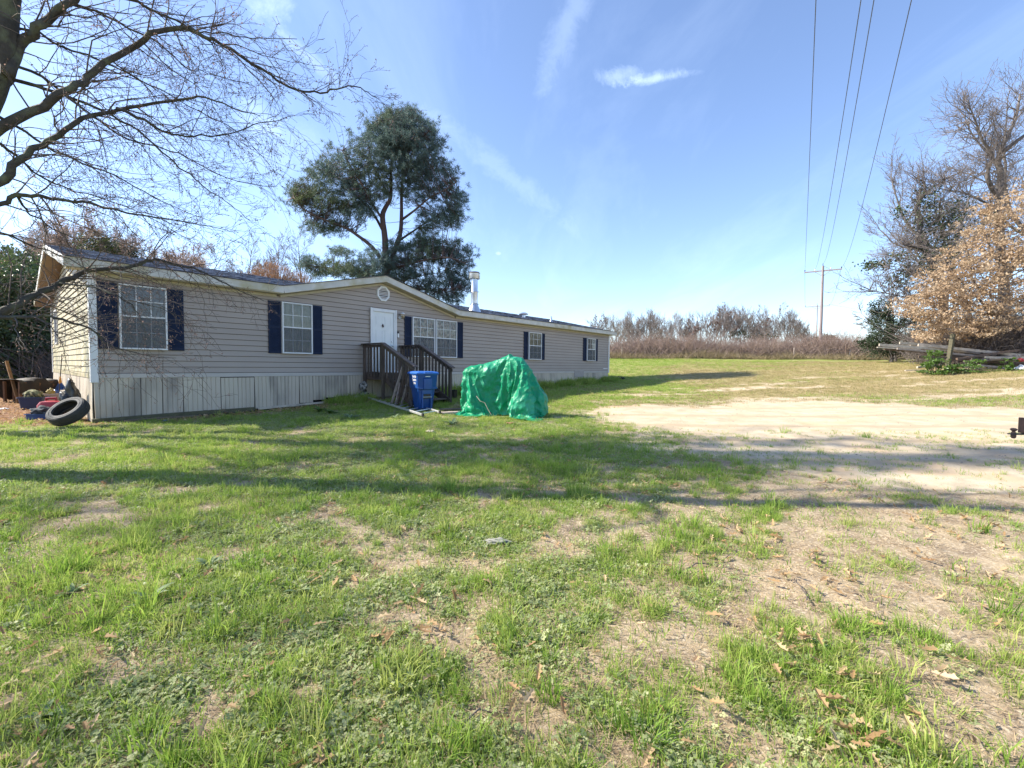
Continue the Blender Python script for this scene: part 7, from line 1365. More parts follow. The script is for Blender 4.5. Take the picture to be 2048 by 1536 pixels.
# left wood, behind and beside the house
GW = 'bare trees of the wood left of the house'
spec = [(18, 395, 30, 'twigred', 31, 'reddish budding tree at the left edge above the evergreens'), (95, 415, 33, 'twigred', 32, 'reddish budding tree just left of the house roof peak'),
        (60, 440, 40, 'twigpale', 33, 'pale grey tree seen between the reddish trees at the left'), (150, 430, 44, 'twigpale', 34, 'pale grey tree rising behind the roof peak'),
        (-40, 380, 30, 'twigred', 35, 'reddish tree just outside the left edge'), (250, 438, 46, 'twigpale', 36, 'pale bare tree behind the roof above the first window'),
        (330, 452, 46, 'twigred', 37, 'pinkish bare tree behind the roof above the right shutter'), (405, 462, 50, 'twigpale', 38, 'pale bare tree behind the roof between the first two windows'),
        (290, 470, 38, 'twigred', 39, 'low reddish tree behind the roof, second from the evergreen'), (200, 425, 55, 'twigpale', 40, 'farthest pale tree behind the left part of the roof'), (450, 478, 55, 'twigpale', 45, 'small faint tree behind the roof left of the orange one')]
LW = []
for (px, pt, D, tm, sd, lb) in spec:
    tp_ = W(px, pt, D); _r, _t = bare('bare_tree', lb, tp_.x, tp_.y, tp_.z - gzf(tp_.x, tp_.y), sd, tm, group=GW, kids=(5, 6), minr=.016)
    if tm == 'twigred':
        bt_ = vecs(_t.tips); bt_ = np.repeat(bt_, 4, 0) + np.random.default_rng(sd).normal(size=(len(bt_) * 4, 3)) * .12; add_leaves(_r, 'buds', bt_, .085, M['redbud'], sd)
    LW.append((_r, tp_.z - gzf(tp_.x, tp_.y)))
extra = [(_i, _p, _q) for _i, _p, _q in zip(range(12), [(-10, 410), (40, 440), (75, 425), (125, 450), (170, 455), (215, 465), (265, 460), (310, 478), (355, 470), (385, 485), (425, 492), (60, 470)], [36, 42, 38, 36, 52, 40, 56, 48, 42, 56, 48, 30])]
exl = ['reddish', 'second reddish', 'third reddish']
exd = ['thin tree behind the left edge evergreens, highest of the back row', 'thin tree of the back row above the upper evergreen', 'thin tree of the back row just left of the roof peak', 'thin tree of the back row just right of the roof peak', 'thin tree of the back row beside the yellow green tree', 'thin tree of the back row above the dark green tree', 'thin tree of the back row above the first window', 'thin tree of the back row right of the first window', 'thin tree of the back row over the bare wall between windows', 'thin low tree of the back row left of the second window', 'thinnest tree of the back row, nearest the orange tree', 'short tree in front of the wood at the left, between evergreen tops']
for _i, (px, pt), D in extra:
    srcs = LW; s_ = srcs[_i % len(srcs)]; c_ = copy_tree(s_[0]); p_ = W(px, pt, D); c_.location = (p_.x, p_.y, gzf(p_.x, p_.y) - .05); k_ = (p_.z - c_.location.z) / s_[1]; c_.scale = (k_ * 1.1, k_ * 1.1, k_); c_.rotation_euler = (0, 0, 1.7 * _i + 1); c_['label'] = exd[_i]
tp_ = W(536, 458, 45); bare('bare_tree', 'slender grey bare tree standing above the roof left of the pine', tp_.x, tp_.y, tp_.z - gzf(tp_.x, tp_.y), 51, 'twiggrey', group=GW, minr=.012)
tp_ = W(500, 480, 47); bare('bare_tree', 'thin grey tree left of the slender one above the roof', tp_.x, tp_.y, tp_.z - gzf(tp_.x, tp_.y), 52, 'twiggrey', group=GW, minr=.012)
tp_ = W(640, 470, 52); bare('bare_tree', 'faint grey tree seen through the pine left of its trunk', tp_.x, tp_.y, tp_.z - gzf(tp_.x, tp_.y), 53, 'twiggrey', group=GW, minr=.012)
# orange budding tree: dense rounded head
def round_head(name, label, px, ptop, D, wpx, m, seed, cnt=900, cat='tree', barkm='barkgrey', lm=None):
    tp_ = W(px, ptop, D); x, y = tp_.x, tp_.y; z0 = gzf(x, y); H = tp_.z - z0; rt = tree_root(name, label, x, y, None, cat); t_ = Tree(seed); rw = wpx / F * D / 2
    t_.thick.append(([Vector((0, 0, 0)), Vector((.1, 0, H * .25)), Vector((0, .1, H * .45))], [H * .025, H * .02, H * .015]))
    for _ in range(cnt):
        v = Vector((t_.r.gauss(0, 1), t_.r.gauss(0, 1), t_.r.gauss(0, 1))).normalized(); v.z = v.z * .5 + .5
        e = Vector((v.x * rw, v.y * rw, H * .38 + v.z * H * .60)); a = Vector((v.x * rw * .25, v.y * rw * .25, H * .35 + v.z * H * .2)); c = a.lerp(e, .55) + Vector((t_.r.gauss(0, .1), t_.r.gauss(0, .1), t_.r.gauss(0, .1)))
        t_.seg(a, c, .03, .018); t_.seg(c, e, .018, .012)
        for q in range(5):
            s_ = c.lerp(e, t_.r.random()); t_.seg(s_, s_ + Vector((t_.r.gauss(0, .22), t_.r.gauss(0, .22), .32)), .012, .010); t_.tips.append(s_ + Vector((t_.r.gauss(0, .2), t_.r.gauss(0, .2), .2)))
    finish_tree(rt, t_, M[barkm], M[m])
    if lm: add_leaves(rt, 'buds', vecs(t_.tips), .08, M[lm], seed)
    return rt
round_head('budding_tree', 'rounded orange budding tree just above the roof left of the pine', 548, 520, 42, 105, 'orangetwig', 61, 700, lm='orangetwig')
round_head('budding_tree', 'orange budding bush low behind the roof beside the rounded one', 600, 540, 44, 60, 'orangetwig', 62, 350, lm='orangetwig')

# --- evergreen masses of leaves
def leafy(name, label, x, y, blobs, m, size, seed, trunk_r=.12, group=None, cat='tree', aspect=1.7, barkm='barkgrey', dens=1., up=0., stems=24):
    """blobs: (dx, dy, z, rx, ry, rz, count) relative to the base."""
    rt = tree_root(name, label, x, y, group, cat); rg = np.random.default_rng(seed); P = []; t_ = Tree(seed); top = max(b_[2] for b_ in blobs)
    t_.thick.append(([Vector((0, 0, -.1)), Vector((.05, 0, top * .5)), Vector((0, .05, top))], [trunk_r, trunk_r * .7, trunk_r * .3]))
    for (dx_, dy_, z, rx, ry, rz2, cnt) in blobs:
        cnt = int(cnt * dens); nc = max(6, cnt // 26)
        v = rg.normal(size=(nc, 3)); v /= np.linalg.norm(v, axis=1, keepdims=True); v *= (.35 + .65 * rg.random((nc, 1)) ** .5)
        cc = np.array([dx_, dy_, z]) + v * np.array([rx, ry, rz2])
        for c in cc[:stems]:
            t_.seg(Vector((c[0] * .75, c[1] * .75, 0)) if cat in ('shrub', 'bush') else Vector((0, 0, min(z * .7, max(.1, c[2] - .5)))), Vector(c), .03 if cat == 'tree' else .008, .008 if cat == 'tree' else .004)
        pts = np.repeat(cc, cnt // nc + 1, 0) + rg.normal(size=((cnt // nc + 1) * nc, 3)) * np.array([rx, ry, rz2]) * .16
        P.append(pts)
    finish_tree(rt, t_, M[barkm], M['twig'], name='stems')
    mesh_obj('foliage', leaves_mesh('foliage', np.vstack(P), size, m, rg, aspect, up), rt); return rt
def at_(px, D): p = W(px, 740, D); return p.x, p.y
def leafpx(name, label, px, D, rows, m, size, seed, **k):
    """rows: (px, py, rx_px, ry_px, ddepth, count) blobs in the frame, placed at their own depths."""
    x, y = at_(px, D); z0 = gzf(x, y) - .05; bl = []
    for (bx, by, rx, ry, dd, cnt) in rows:
        w = W(bx, by, D + dd); sc = (D + dd) / F; bl.append((w.x - x, w.y - y, w.z - z0, rx * sc, max(rx, ry) * sc * .8, ry * sc, cnt))
    return leafy(name, label, x, y, bl, m, size, seed, **k)
GE = 'evergreens at the wood edge left of the house'
leafpx('evergreen_tree', 'dark glossy evergreen at the left edge behind the workbench', 20, 19.5, [(15, 690, 55, 85, 0, 5200), (20, 590, 50, 60, .5, 3200), (-40, 640, 60, 110, 0, 3000), (10, 770, 60, 30, -.3, 1600)], M['holly'], .15, 71, group=GE)
leafpx('evergreen_tree', 'dark glossy evergreen touching the end wall of the house', 78, 20.5, [(78, 700, 42, 75, 0, 4600), (74, 610, 40, 55, .4, 2800), (88, 765, 36, 30, .2, 1500)], M['holly'], .15, 72, group=GE)
leafpx('evergreen_tree', 'upper dark evergreen between the left edge and the eave', 45, 23, [(50, 560, 55, 50, 0, 3200), (10, 530, 50, 40, 1, 2200)], M['holly'], .16, 73, group=GE)
leafpx('evergreen_tree', 'yellow green tree peeping over the roof near its left peak', 196, 34, [(185, 492, 34, 26, 0, 1500), (215, 500, 26, 20, 0, 900), (160, 510, 22, 20, 0, 500)], M['privet'], .16, 74)
leafpx('evergreen_tree', 'dark green tree behind the roof right of the yellow green one', 235, 37, [(232, 500, 34, 20, 0, 1500), (260, 515, 24, 14, 0, 700)], M['cedar'], .16, 75)
leafy('evergreen_tree', 'tall evergreen standing left of the lawn whose crown shades the sandy drive', -18.2, 8.7, [(0, .3, 18.2, 2.6, 1.5, 3.6, 1500), (.5, -.6, 14.5, 2.2, 1.2, 1.6, 900), (0, 0, 21.5, 1.6, 1.0, 1.6, 900)], M['cedar'], .26, 155, trunk_r=.2)
# --- right side
leafpx('cedar_tree', 'dark green cedar left of the tan leaved oak', 1782, 32, [(1775, 690, 46, 24, 0, 3600), (1772, 650, 34, 26, 0, 2400), (1762, 618, 22, 18, 0, 1200), (1740, 686, 22, 10, -.5, 500), (1812, 665, 34, 28, 1, 2200), (1826, 635, 26, 20, 1, 1000), (1850, 690, 50, 28, .5, 2600), (1747, 670, 14, 6, -.5, 250)], M['cedar'], .13, 76, aspect=2.4)
# ivy clad bare tree leaning left
tp_ = W(1830, 350, 33)
x_, y_ = at_(1885, 33)
rt = tree_root('ivy_clad_tree', 'leaning bare tree with ivy on its crooked limbs above the cedar', x_, y_); t_ = Tree(81); P = []
def rel(px, py, D): return W(px, py, D) - Vector(rt.location)
for pts_, r0, r1 in [([(1885, 735, 33), (1890, 640, 33), (1875, 560, 33), (1850, 500, 33), (1836, 478, 33), (1842, 440, 33), (1832, 415, 33), (1850, 385, 33), (1845, 360, 33)], .30, .06), ([(1850, 500, 33), (1825, 493, 32.6), (1808, 490, 32.4)], .12, .05), ([(1880, 580, 33), (1850, 560, 32.5), (1810, 545, 32), (1770, 535, 31.8)], .08, .02),
                     ([(1890, 620, 33), (1840, 600, 32), (1790, 590, 31.6), (1740, 580, 31.5)], .08, .015), ([(1875, 560, 33), (1905, 500, 33.5), (1925, 440, 33.8), (1940, 390, 34)], .16, .04), ([(1900, 520, 33.4), (1880, 450, 33), (1880, 400, 33)], .10, .03), ([(1850, 385, 33), (1880, 365, 33.2), (1905, 350, 33.4)], .05, .02)]:
    pts = spline([rel(*p) for p in pts_], 3); n = len(pts); rad = [r0 + (r1 - r0) * i / (n - 1) for i in range(n)]; t_.thick.append((pts, rad))
    for i in range(2, n):
        for _ in range(4):
            d = Vector((t_.r.gauss(-.35, .6), t_.r.gauss(0, .6), t_.r.gauss(.3, .55))).normalized(); t_.grow(pts[i], d, t_.r.uniform(1.0, 2.4), .03, 1, 3, .2, (3, 4), (25, 60), (.45, .65), .05, 5, .6, .035, 0, .009, .2)
finish_tree(rt, t_, M['barkgrey'], M['twiggrey'])
ivb = [(1800, 425, 14, 12, 120), (1852, 385, 26, 16, 240), (1850, 408, 22, 14, 200), (1852, 440, 34, 26, 500), (1880, 465, 34, 34, 700), (1745, 528, 20, 8, 180), (1735, 536, 10, 6, 60), (1800, 515, 26, 14, 220), (1880, 510, 44, 30, 800), (1800, 560, 26, 20, 260), (1830, 540, 26, 22, 380), (1768, 530, 16, 8, 120), (1905, 420, 26, 24, 350), (1990, 470, 26, 12, 220), (1985, 440, 30, 14, 240)]
rg = np.random.default_rng(8)
for cx, cy, rx, ry, cnt in ivb:
    v = rg.normal(size=(cnt, 3)) * .5; w = rel(cx, cy, 33); P.append(np.array(w) + v * np.array([rx, (rx + ry) / 2, ry]) * 33 / F)
add_leaves(rt, 'ivy', np.vstack(P), .17, M['ivy'], 9)
# big bare oak top right
x_, y_ = at_(2012, 35); rt = tree_root('bare_oak', 'big crooked bare oak towering at the top right', x_, y_); t_ = Tree(83)
for pts_, r0, r1 in [([(2012, 740, 35), (2010, 600, 35), (2000, 480, 35), (1998, 400, 35), (2002, 350, 35), (1996, 320, 35), (2010, 280, 35), (2030, 240, 35), (2040, 190, 35)], .36, .06), ([(2000, 400, 35), (1980, 370, 34.5), (1975, 345, 34.3), (1985, 310, 34), (1965, 280, 33.8), (1950, 240, 33.6), (1940, 215, 33.5)], .18, .03),
                     ([(1998, 330, 35), (1970, 300, 35.4), (1945, 270, 35.6), (1930, 235, 35.8)], .10, .03), ([(2010, 300, 35), (2050, 270, 35), (2100, 240, 35)], .18, .04), ([(1998, 420, 35), (1960, 400, 35), (1925, 385, 35), (1890, 380, 35)], .10, .02), ([(2010, 560, 35), (2060, 480, 35), (2110, 420, 35)], .2, .05), ([(2060, 480, 35), (2070, 380, 35), (2090, 290, 35)], .12, .03)]:
    pts = spline([rel(*p) for p in pts_], 3); n = len(pts); rad = [r0 + (r1 - r0) * i / (n - 1) for i in range(n)]; t_.thick.append((pts, rad))
    for i in range(5, n):
        for _ in range(4):
            d = Vector((t_.r.gauss(-.25, .6), t_.r.gauss(0, .6), t_.r.gauss(.45, .5))).normalized(); t_.grow(pts[i], d, t_.r.uniform(1.2, 2.8), .035, 1, 3, .22, (3, 4), (25, 60), (.45, .65), .05, 5, .6, .035, 0, .010, .2)
finish_tree(rt, t_, M['barkgrey'], M['twiggrey'])
for px_, pt_, D_, sd_, lb_ in [(1962, 262, 38, 141, 'bare tree between the ivy clad tree and the towering oak'), (1905, 370, 37, 142, 'lower bare tree behind the ivy clad tree'), (2050, 200, 40, 143, 'bare tree behind the towering oak at the right edge'), (1800, 540, 34, 144, 'small bare tree behind the cedar')]:
    tp_ = W(px_, pt_, D_); bare('bare_tree', lb_, tp_.x, tp_.y, tp_.z - gzf(tp_.x, tp_.y), sd_, 'twiggrey', kids=(5, 6), minr=.012, group='bare trees massed at the right edge')
# tan leaved oak
x_, y_ = at_(2005, 27); rt = tree_root('tan_leaved_oak', 'low spreading oak still holding tan dead leaves at the right edge', x_, y_); t_ = Tree(85)
for pts_, r0, r1 in [([(2005, 735, 27), (2000, 650, 27), (2003, 560, 27), (2000, 480, 27), (2010, 400, 27)], .22, .05), ([(2002, 640, 27), (1960, 600, 26.5), (1920, 560, 26), (1890, 520, 25.8)], .09, .02), ([(2002, 600, 27), (1950, 570, 26.8), (1940, 520, 26.6), (1925, 470, 26.4)], .08, .02), ([(2002, 660, 27), (1940, 640, 26.3), (1880, 640, 25.6), (1820, 610, 25.2)], .08, .02),
                     ([(2003, 560, 27), (2040, 520, 26.6), (2090, 480, 26.2)], .09, .03), ([(2002, 680, 27), (2050, 640, 26), (2100, 620, 25.5)], .09, .03), ([(2003, 540, 27), (1970, 470, 27.2), (1960, 410, 27.4)], .08, .02), ([(1897, 735, 27), (1893, 690, 27), (1905, 650, 26.6), (1880, 600, 26.3)], .10, .03), ([(1870, 735, 27.4), (1858, 690, 27.2), (1845, 660, 27)], .08, .03)]:
    pts = spline([rel(*p) for p in pts_], 3); n = len(pts); rad = [r0 + (r1 - r0) * i / (n - 1) for i in range(n)]; t_.thick.append((pts, rad))
    for i in range(3, n):
        for _ in range(2):
            d = Vector((t_.r.gauss(-.3, .7), t_.r.gauss(-.1, .6), t_.r.gauss(.2, .4))).normalized(); t_.grow(pts[i], d, t_.r.uniform(1.0, 1.9), .02, 1, 2, .2, (3, 4), (25, 60), (.45, .65), .02, 5, .6, .035, 0, .007, .2)
finish_tree(rt, t_, M['barkgrey'], M['twiggrey'])
ob = [(2040, 400, 30, 40, 1, 34), (2010, 440, 40, 40, 1, 60), (1965, 465, 40, 30, 1, 60), (2030, 500, 40, 40, -.5, 80), (1940, 510, 44, 32, 0, 75), (1980, 550, 44, 34, -1, 90), (1900, 550, 44, 30, -.5, 80), (2040, 590, 30, 40, -1.2, 80), (1860, 585, 44, 26, -1, 90), (1930, 600, 50, 30, -1.4, 100), (1830, 618, 40, 18, -1.2, 60), (1980, 625, 40, 26, -1.5, 80), (1880, 640, 50, 20, -1.4, 80), (1860, 668, 30, 14, -1.2, 36), (1950, 660, 50, 16, -1.5, 60), (2020, 650, 36, 14, -1.6, 46), (1970, 420, 26, 20, 0, 26), (2090, 500, 60, 110, 0, 200)]
C_ = []
for cx, cy, rx, ry, dd, cnt in ob:
    for _ in range(int(cnt * .95)):
        v = rg.normal(size=3) * .5; C_.append(rel(cx + v[0] * rx * 1.15, cy - v[2] * ry * 1.15, 26 + dd + v[1] * 2.2))
C_ = np.repeat(vecs(C_), 24, 0); C_ += rg.normal(size=C_.shape) * np.array([.15, .15, .06])
add_leaves(rt, 'leaves', C_, .13, M['oakleaf'], 10, 1.8)

# --- hedge line beyond the field: a tangle of brown stems, uncountable
def tangle(name, label, cat, x0, x1, yf, h, n, m, seed, spread=1.2, r=.012, hf=None, lean=.5):
    rg = np.random.default_rng(seed); x = x0 + (x1 - x0) * rg.random(n); y = yf(x) + rg.normal(size=n) * spread
    z = gz(x, y); c = fbm(x * .35, y * .35, 3, seed); hh = h * (.35 + .9 * c) * (.4 + .6 * rg.random(n))
    if hf is not None: hh = hh * hf(x)
    d = rg.normal(size=(n, 3)) * lean; d[:, 2] = 1; P = np.stack([x, y, z + rg.random(n) * hh * .5], 1); P1 = P + d * hh[:, None] * .5
    d2 = d + rg.normal(size=(n, 3)) * .5; P2 = P1 + d2 * hh[:, None] * .3
    A = np.vstack([P, P1]); B = np.vstack([P1, P2]); ra = np.concatenate([np.full(n, r), np.full(n, r * .7)]); rb = np.concatenate([np.full(n, r * .7), np.full(n, r * .4)])
    o = mesh_obj(name, segs_mesh(name, A, B, ra, rb, m, 3), None, 'stuff'); return tag(o, label, cat)
tangle('brush', 'brown leafless brush massed along the far fence', 'brush', 7, 50, lambda x: 52 + 0 * x, 2.9, 20000, M['twigbrown'], 91, 1.8, .014, None, .7)
tangle('dry_grass', 'tawny dead grass along the foot of the far brush', 'dry grass', 7, 46, lambda x: 48.5 + 0 * x, .9, 9000, mat('dry_stem', (.36, .29, .17), .9, (.26, .20, .12), 2), 92, .8, .012, None, .5)
tangle('undergrowth', 'tangle of stems and vines under the right hand trees', 'undergrowth', 25.8, 36, lambda x: 26.8 + 0 * x, 3.6, 7000, M['twiggrey'], 93, 1.2, .012, None, .8)
tangle('undergrowth', 'bare bramble stems at the foot of the left wood', 'undergrowth', -34, -16.5, lambda x: 20.5 + 0 * x, 2.2, 3500, M['twiggrey'], 94, 1.0, .010, None, .8)
# --- individual small trees beyond the hedge
GH = 'bare trees beyond the far fence'
hs = [(1185, 630, 56, 's', 'sumac with dark seed heads just right of the house end'), (1262, 640, 62, 'b', 'pale bare tree, first one right of the sumac'), (1290, 622, 60, 'b', 'dense grey tree, highest near the left of the hedge'), (1330, 640, 66, 'b', 'thin bare tree between two denser ones, with low evergreen at its foot'),
      (1352, 632, 60, 'b', 'bare tree left of the gap in the hedge line'), (1390, 640, 58, 's', 'sumac leaning left with seed heads near the middle of the hedge'), (1418, 616, 57, 's', 'tall sumac with clustered seed heads in the middle of the hedge'), (1438, 618, 58, 'b', 'forked bare tree immediately right of the tallest sumac'),
      (1466, 614, 57, 'b', 'tallest spreading bare tree of the far hedge'), (1500, 624, 60, 'b', 'bare tree right of the tallest spreading one'), (1548, 617, 56, 's', 'slender sumac standing alone right of the middle'), (1575, 628, 62, 'b', 'pale bare tree just right of the lone sumac'), (1606, 645, 64, 'b', 'low bare tree left of the power pole'), (1225, 652, 64, 'b', 'small faint tree between the sumac and the house end'), (1525, 640, 66, 'b', 'faint far tree in the gap left of the lone sumac'), (1376, 650, 66, 'b', 'low faint tree right of the hedge gap')]
HT = []
for k, (px, pt, D, ty, lb) in enumerate(hs):
    tp_ = W(px, pt + 4, D); h = tp_.z - gzf(tp_.x, tp_.y)
    rt, t_ = bare('bare_tree' if ty == 'b' else 'sumac_tree', lb, tp_.x, tp_.y, h * 1.1, 100 + k, 'twigpale' if k % 3 == 1 else 'twiggrey', group=GH, lv=3, kids=(3, 4) if ty == 's' else (4, 6), multi=2 if ty == 's' else 3, minr=.014, start=.30, r=h * .011, up=.12, spread=(18, 42), lr=(.5, .8))
    HT.append((rt, h))
    if ty == 's':
        P = vecs(t_.tips); P = P[P[:, 2] > h * .55]; P = np.repeat(P[::9], 6, 0); P = P + np.random.default_rng(k).normal(size=P.shape) * .07
        add_leaves(rt, 'seed_heads', P, .15, mat('seed_head', (.14, .075, .06), .9), 5 + k)
far2 = [(1238, 640, 'left of the gap beside the house end'), (1275, 632, 'behind the dense grey tree, on its left'), (1305, 636, 'behind the dense grey tree, on its right'), (1365, 645, 'behind the hedge gap, on its right'), (1402, 632, 'behind the leaning sumac'), (1450, 626, 'behind the forked tree'), (1485, 628, 'behind the tallest spreading tree'), (1515, 640, 'left of the lone sumac, in the back row'), (1562, 632, 'right of the lone sumac, in the back row'), (1590, 646, 'left of the low tree near the pole, in the back row'), (1625, 660, 'beside the foot of the power poles'), (1205, 640, 'behind the first sumac')]
for i_, (px, pt, wh) in enumerate(far2):
    s_, h_ = HT[[1, 2, 4, 7, 8, 9, 12][i_ % 7]]; c_ = copy_tree(s_); p_ = W(px, pt, 72); c_.location = (p_.x, p_.y, gzf(p_.x, p_.y) - .1); k_ = (p_.z - c_.location.z) / h_; c_.scale = (k_, k_, k_); c_.rotation_euler = (0, 0, 2.1 * i_ + .7); c_['label'] = 'hazy bare tree ' + wh
leafpx('evergreen_bush', 'dark evergreen bush low in the far hedge', 1322, 58, [(1322, 684, 24, 12, 0, 900), (1345, 688, 14, 8, 0, 300)], M['cedar'], .22, 120, cat='bush')
leafpx('evergreen_tree', 'far dark evergreen crown behind the power pole', 1652, 90, [(1654, 678, 20, 9, 0, 700), (1636, 682, 14, 7, 0, 400)], M['cedar'], .4, 121)
leafpx('evergreen_bush', 'dark bush in the far hedge below the tallest tree', 1480, 60, [(1478, 672, 26, 10, 0, 500), (1530, 676, 24, 8, 0, 400), (1262, 690, 20, 8, 0, 300)], M['cedar'], .22, 122, cat='bush')
# shrubs by the lumber heap
leafpx('shrub', 'bright green leafy shrub in front of the lumber heap', 1880, 22, [(1868, 712, 18, 11, 0, 300), (1884, 731, 22, 14, -.2, 460), (1862, 730, 16, 11, -.1, 260), (1898, 740, 16, 7, -.2, 240), (1872, 744, 26, 5, -.3, 420)], M['shrub'], .10, 123, cat='shrub', trunk_r=.02)
leafpx('shrub', 'low green creeper spreading right from the bright shrub', 1930, 22.1, [(1925, 734, 26, 7, 0, 420), (1945, 724, 20, 8, .2, 220), (1930, 744, 36, 4, -.2, 420)], M['shrub'], .09, 124, cat='shrub', trunk_r=.015)
leafpx('shrub', 'yellow green seedling clump near the white bags', 2013, 22, [(2013, 733, 12, 8, 0, 240), (2020, 722, 14, 6, .2, 120), (2012, 743, 18, 4, 0, 200)], M['shrub'], .10, 125, cat='shrub', trunk_r=.015)
# ------------------------------------------------------------------ ground cover: tufts, clover, dead leaves (instanced on points)
def blade_mat(name, c1, c2, c3, trans=.5, rough=.55):
    m = bpy.data.materials.new(name); m.use_nodes = True; n, l = m.node_tree.nodes, m.node_tree.links; p = n['Principled BSDF']; p.inputs['Roughness'].default_value = rough; p.inputs['Specular IOR Level'].default_value = .35
    oi = N(n, 'ShaderNodeObjectInfo'); rp = N(n, 'ShaderNodeValToRGB'); e = rp.color_ramp.elements
    e[0].position = 0; e[0].color = (*c1, 1); e[1].position = 1; e[1].color = (*c3, 1); x = e.new(.55); x.color = (*c2, 1)
    l.new(oi.outputs['Random'], rp.inputs[0])
    at = N(n, 'ShaderNodeAttribute', attribute_name='tipc'); mx = N(n, 'ShaderNodeMix', data_type='RGBA'); l.new(at.outputs['Fac'], mx.inputs[0]); l.new(rp.outputs[0], mx.inputs[6])
    hs_ = N(n, 'ShaderNodeHueSaturation'); hs_.inputs['Hue'].default_value = .485; hs_.inputs['Value'].default_value = 1.35; l.new(rp.outputs[0], hs_.inputs['Color']); l.new(hs_.outputs[0], mx.inputs[7])
    l.new(mx.outputs[2], p.inputs['Base Color']); tr = N(n, 'ShaderNodeBsdfTranslucent'); l.new(mx.outputs[2], tr.inputs[0]); ms = N(n, 'ShaderNodeMixShader'); ms.inputs[0].default_value = trans
    l.new(p.outputs[0], ms.inputs[1]); l.new(tr.outputs[0], ms.inputs[2]); l.new(ms.outputs[0], n['Material Output'].inputs[0]); return m
GM = {'grass': blade_mat('grass_blade', (.16, .28, .04), (.25, .37, .065), (.39, .43, .13)), 'clover': blade_mat('clover_leaf', (.22, .28, .11), (.32, .37, .17), (.42, .44, .23), .4),
      'straw': blade_mat('straw', (.40, .31, .17), (.48, .38, .22), (.30, .22, .13), .25, .8), 'leaf': blade_mat('fallen_leaf', (.33, .205, .095), (.45, .31, .16), (.55, .43, .26), .35, .7),
      'field': blade_mat('field_grass', (.22, .22, .07), (.31, .27, .12), (.38, .31, .17), .35, .7)}
def proto_from(name, V, Fc, tips, m):
    me = bpy.data.meshes.new(name); me.from_pydata(V, [], Fc); at = me.attributes.new('tipc', 'FLOAT', 'POINT'); at.data.foreach_set('value', np.array(tips, np.float32)); me.materials.append(m); return me
def tuft(seed, nb, hmin, hmax, rad, w, m, lean=.5, flat=False):
    rs = random.Random(seed); V = []; Fc = []; T = []
    for _ in range(nb):
        a = rs.random() * 6.283; r = rad * math.sqrt(rs.random()); x, y = r * math.cos(a), r * math.sin(a); h = rs.uniform(hmin, hmax)
        da = a + rs.gauss(0, .9); ln = abs(rs.gauss(0, lean)) + .08; ca, sa = math.cos(da), math.sin(da); fa = rs.random() * 6.283; wx, wy = math.cos(fa) * w * rs.uniform(.6, 1.2), math.sin(fa) * w
        pts = []; ns = 3
        for i in range(ns + 1):
            t = i / ns; bend = ln * t * t; zz = h * t * (1 - .35 * ln * t) if not flat else h * .15 * t
            pts.append((x + ca * bend * h, y + sa * bend * h, zz))
        b0 = len(V)
        for i, p in enumerate(pts[:-1]):
            k = 1 - (i / ns) * .55; V += [(p[0] - wx * k, p[1] - wy * k, p[2]), (p[0] + wx * k, p[1] + wy * k, p[2])]; T += [i / ns * .8] * 2
        V.append(pts[-1]); T.append(1.)
        for i in range(ns - 1): Fc.append((b0 + 2 * i, b0 + 2 * i + 1, b0 + 2 * i + 3, b0 + 2 * i + 2))
        Fc.append((b0 + 2 * ns - 2, b0 + 2 * ns - 1, b0 + 2 * ns))
    return V, Fc, T
def clover(seed, nl, rad, size, h):
    rs = random.Random(seed); V = []; Fc = []; T = []
    for _ in range(nl):
        a = rs.random() * 6.283; r = rad * math.sqrt(rs.random()); x, y = r * math.cos(a), r * math.sin(a); z = h * rs.uniform(.3, 1); s = size * rs.uniform(.55, 1.1); f0 = rs.random() * 6.28; tx_, ty_ = rs.gauss(0, .35), rs.gauss(0, .35)
        for q in range(3):
            fa = f0 + q * 2.094; cx, cy = x + math.cos(fa) * s * .5, y + math.sin(fa) * s * .5; b0 = len(V)
            for k in range(5):
                aa = fa + k * 1.2566; px_, py_ = cx + math.cos(aa) * s * .46, cy + math.sin(aa) * s * .46; V.append((px_, py_, z + (px_ - x) * tx_ + (py_ - y) * ty_)); T.append(rs.random() * .5)
            Fc.append(tuple(range(b0, b0 + 5)))
    return V, Fc, T
OAK = [(0, 0), (.10, .06), (.22, .20), (.30, .10), (.42, .12), (.50, .32), (.60, .14), (.72, .14), (.80, .24), (.90, .08), (1.0, 0)]
def oak_leaf(seed, L):
    rs = random.Random(seed); V = []; Fc = []; cu = rs.uniform(.5, 1.6) * rs.choice((-1, 1)); tw_ = rs.uniform(-.5, .5)
    for x, w in OAK:
        for sgn in (-1, 0, 1):
            yy = sgn * w * (1 + rs.gauss(0, .1)); z = .14 * cu * (x - .5) ** 2 * 2 + abs(yy) * .9 * abs(cu) * .5 + tw_ * yy * (x - .5) + (.05 if cu < 0 else 0); V.append(((x - .5) * L, yy * L * .75, z * L + .006))
    for i in range(len(OAK) - 1):
        for s_ in (0, 1): Fc.append((i * 3 + s_, i * 3 + s_ + 1, (i + 1) * 3 + s_ + 1, (i + 1) * 3 + s_))
    return V, Fc, [rs.random() * .6] * len(V)
def mk_protos(tag_, gens, m):
    c = bpy.data.collections.new('prototype_' + tag_)
    for i, g_ in enumerate(gens):
        me = proto_from(tag_, *g_, m); o = bpy.data.objects.new('%s_proto_%02d' % (tag_, i), me); c.objects.link(o)
    return c
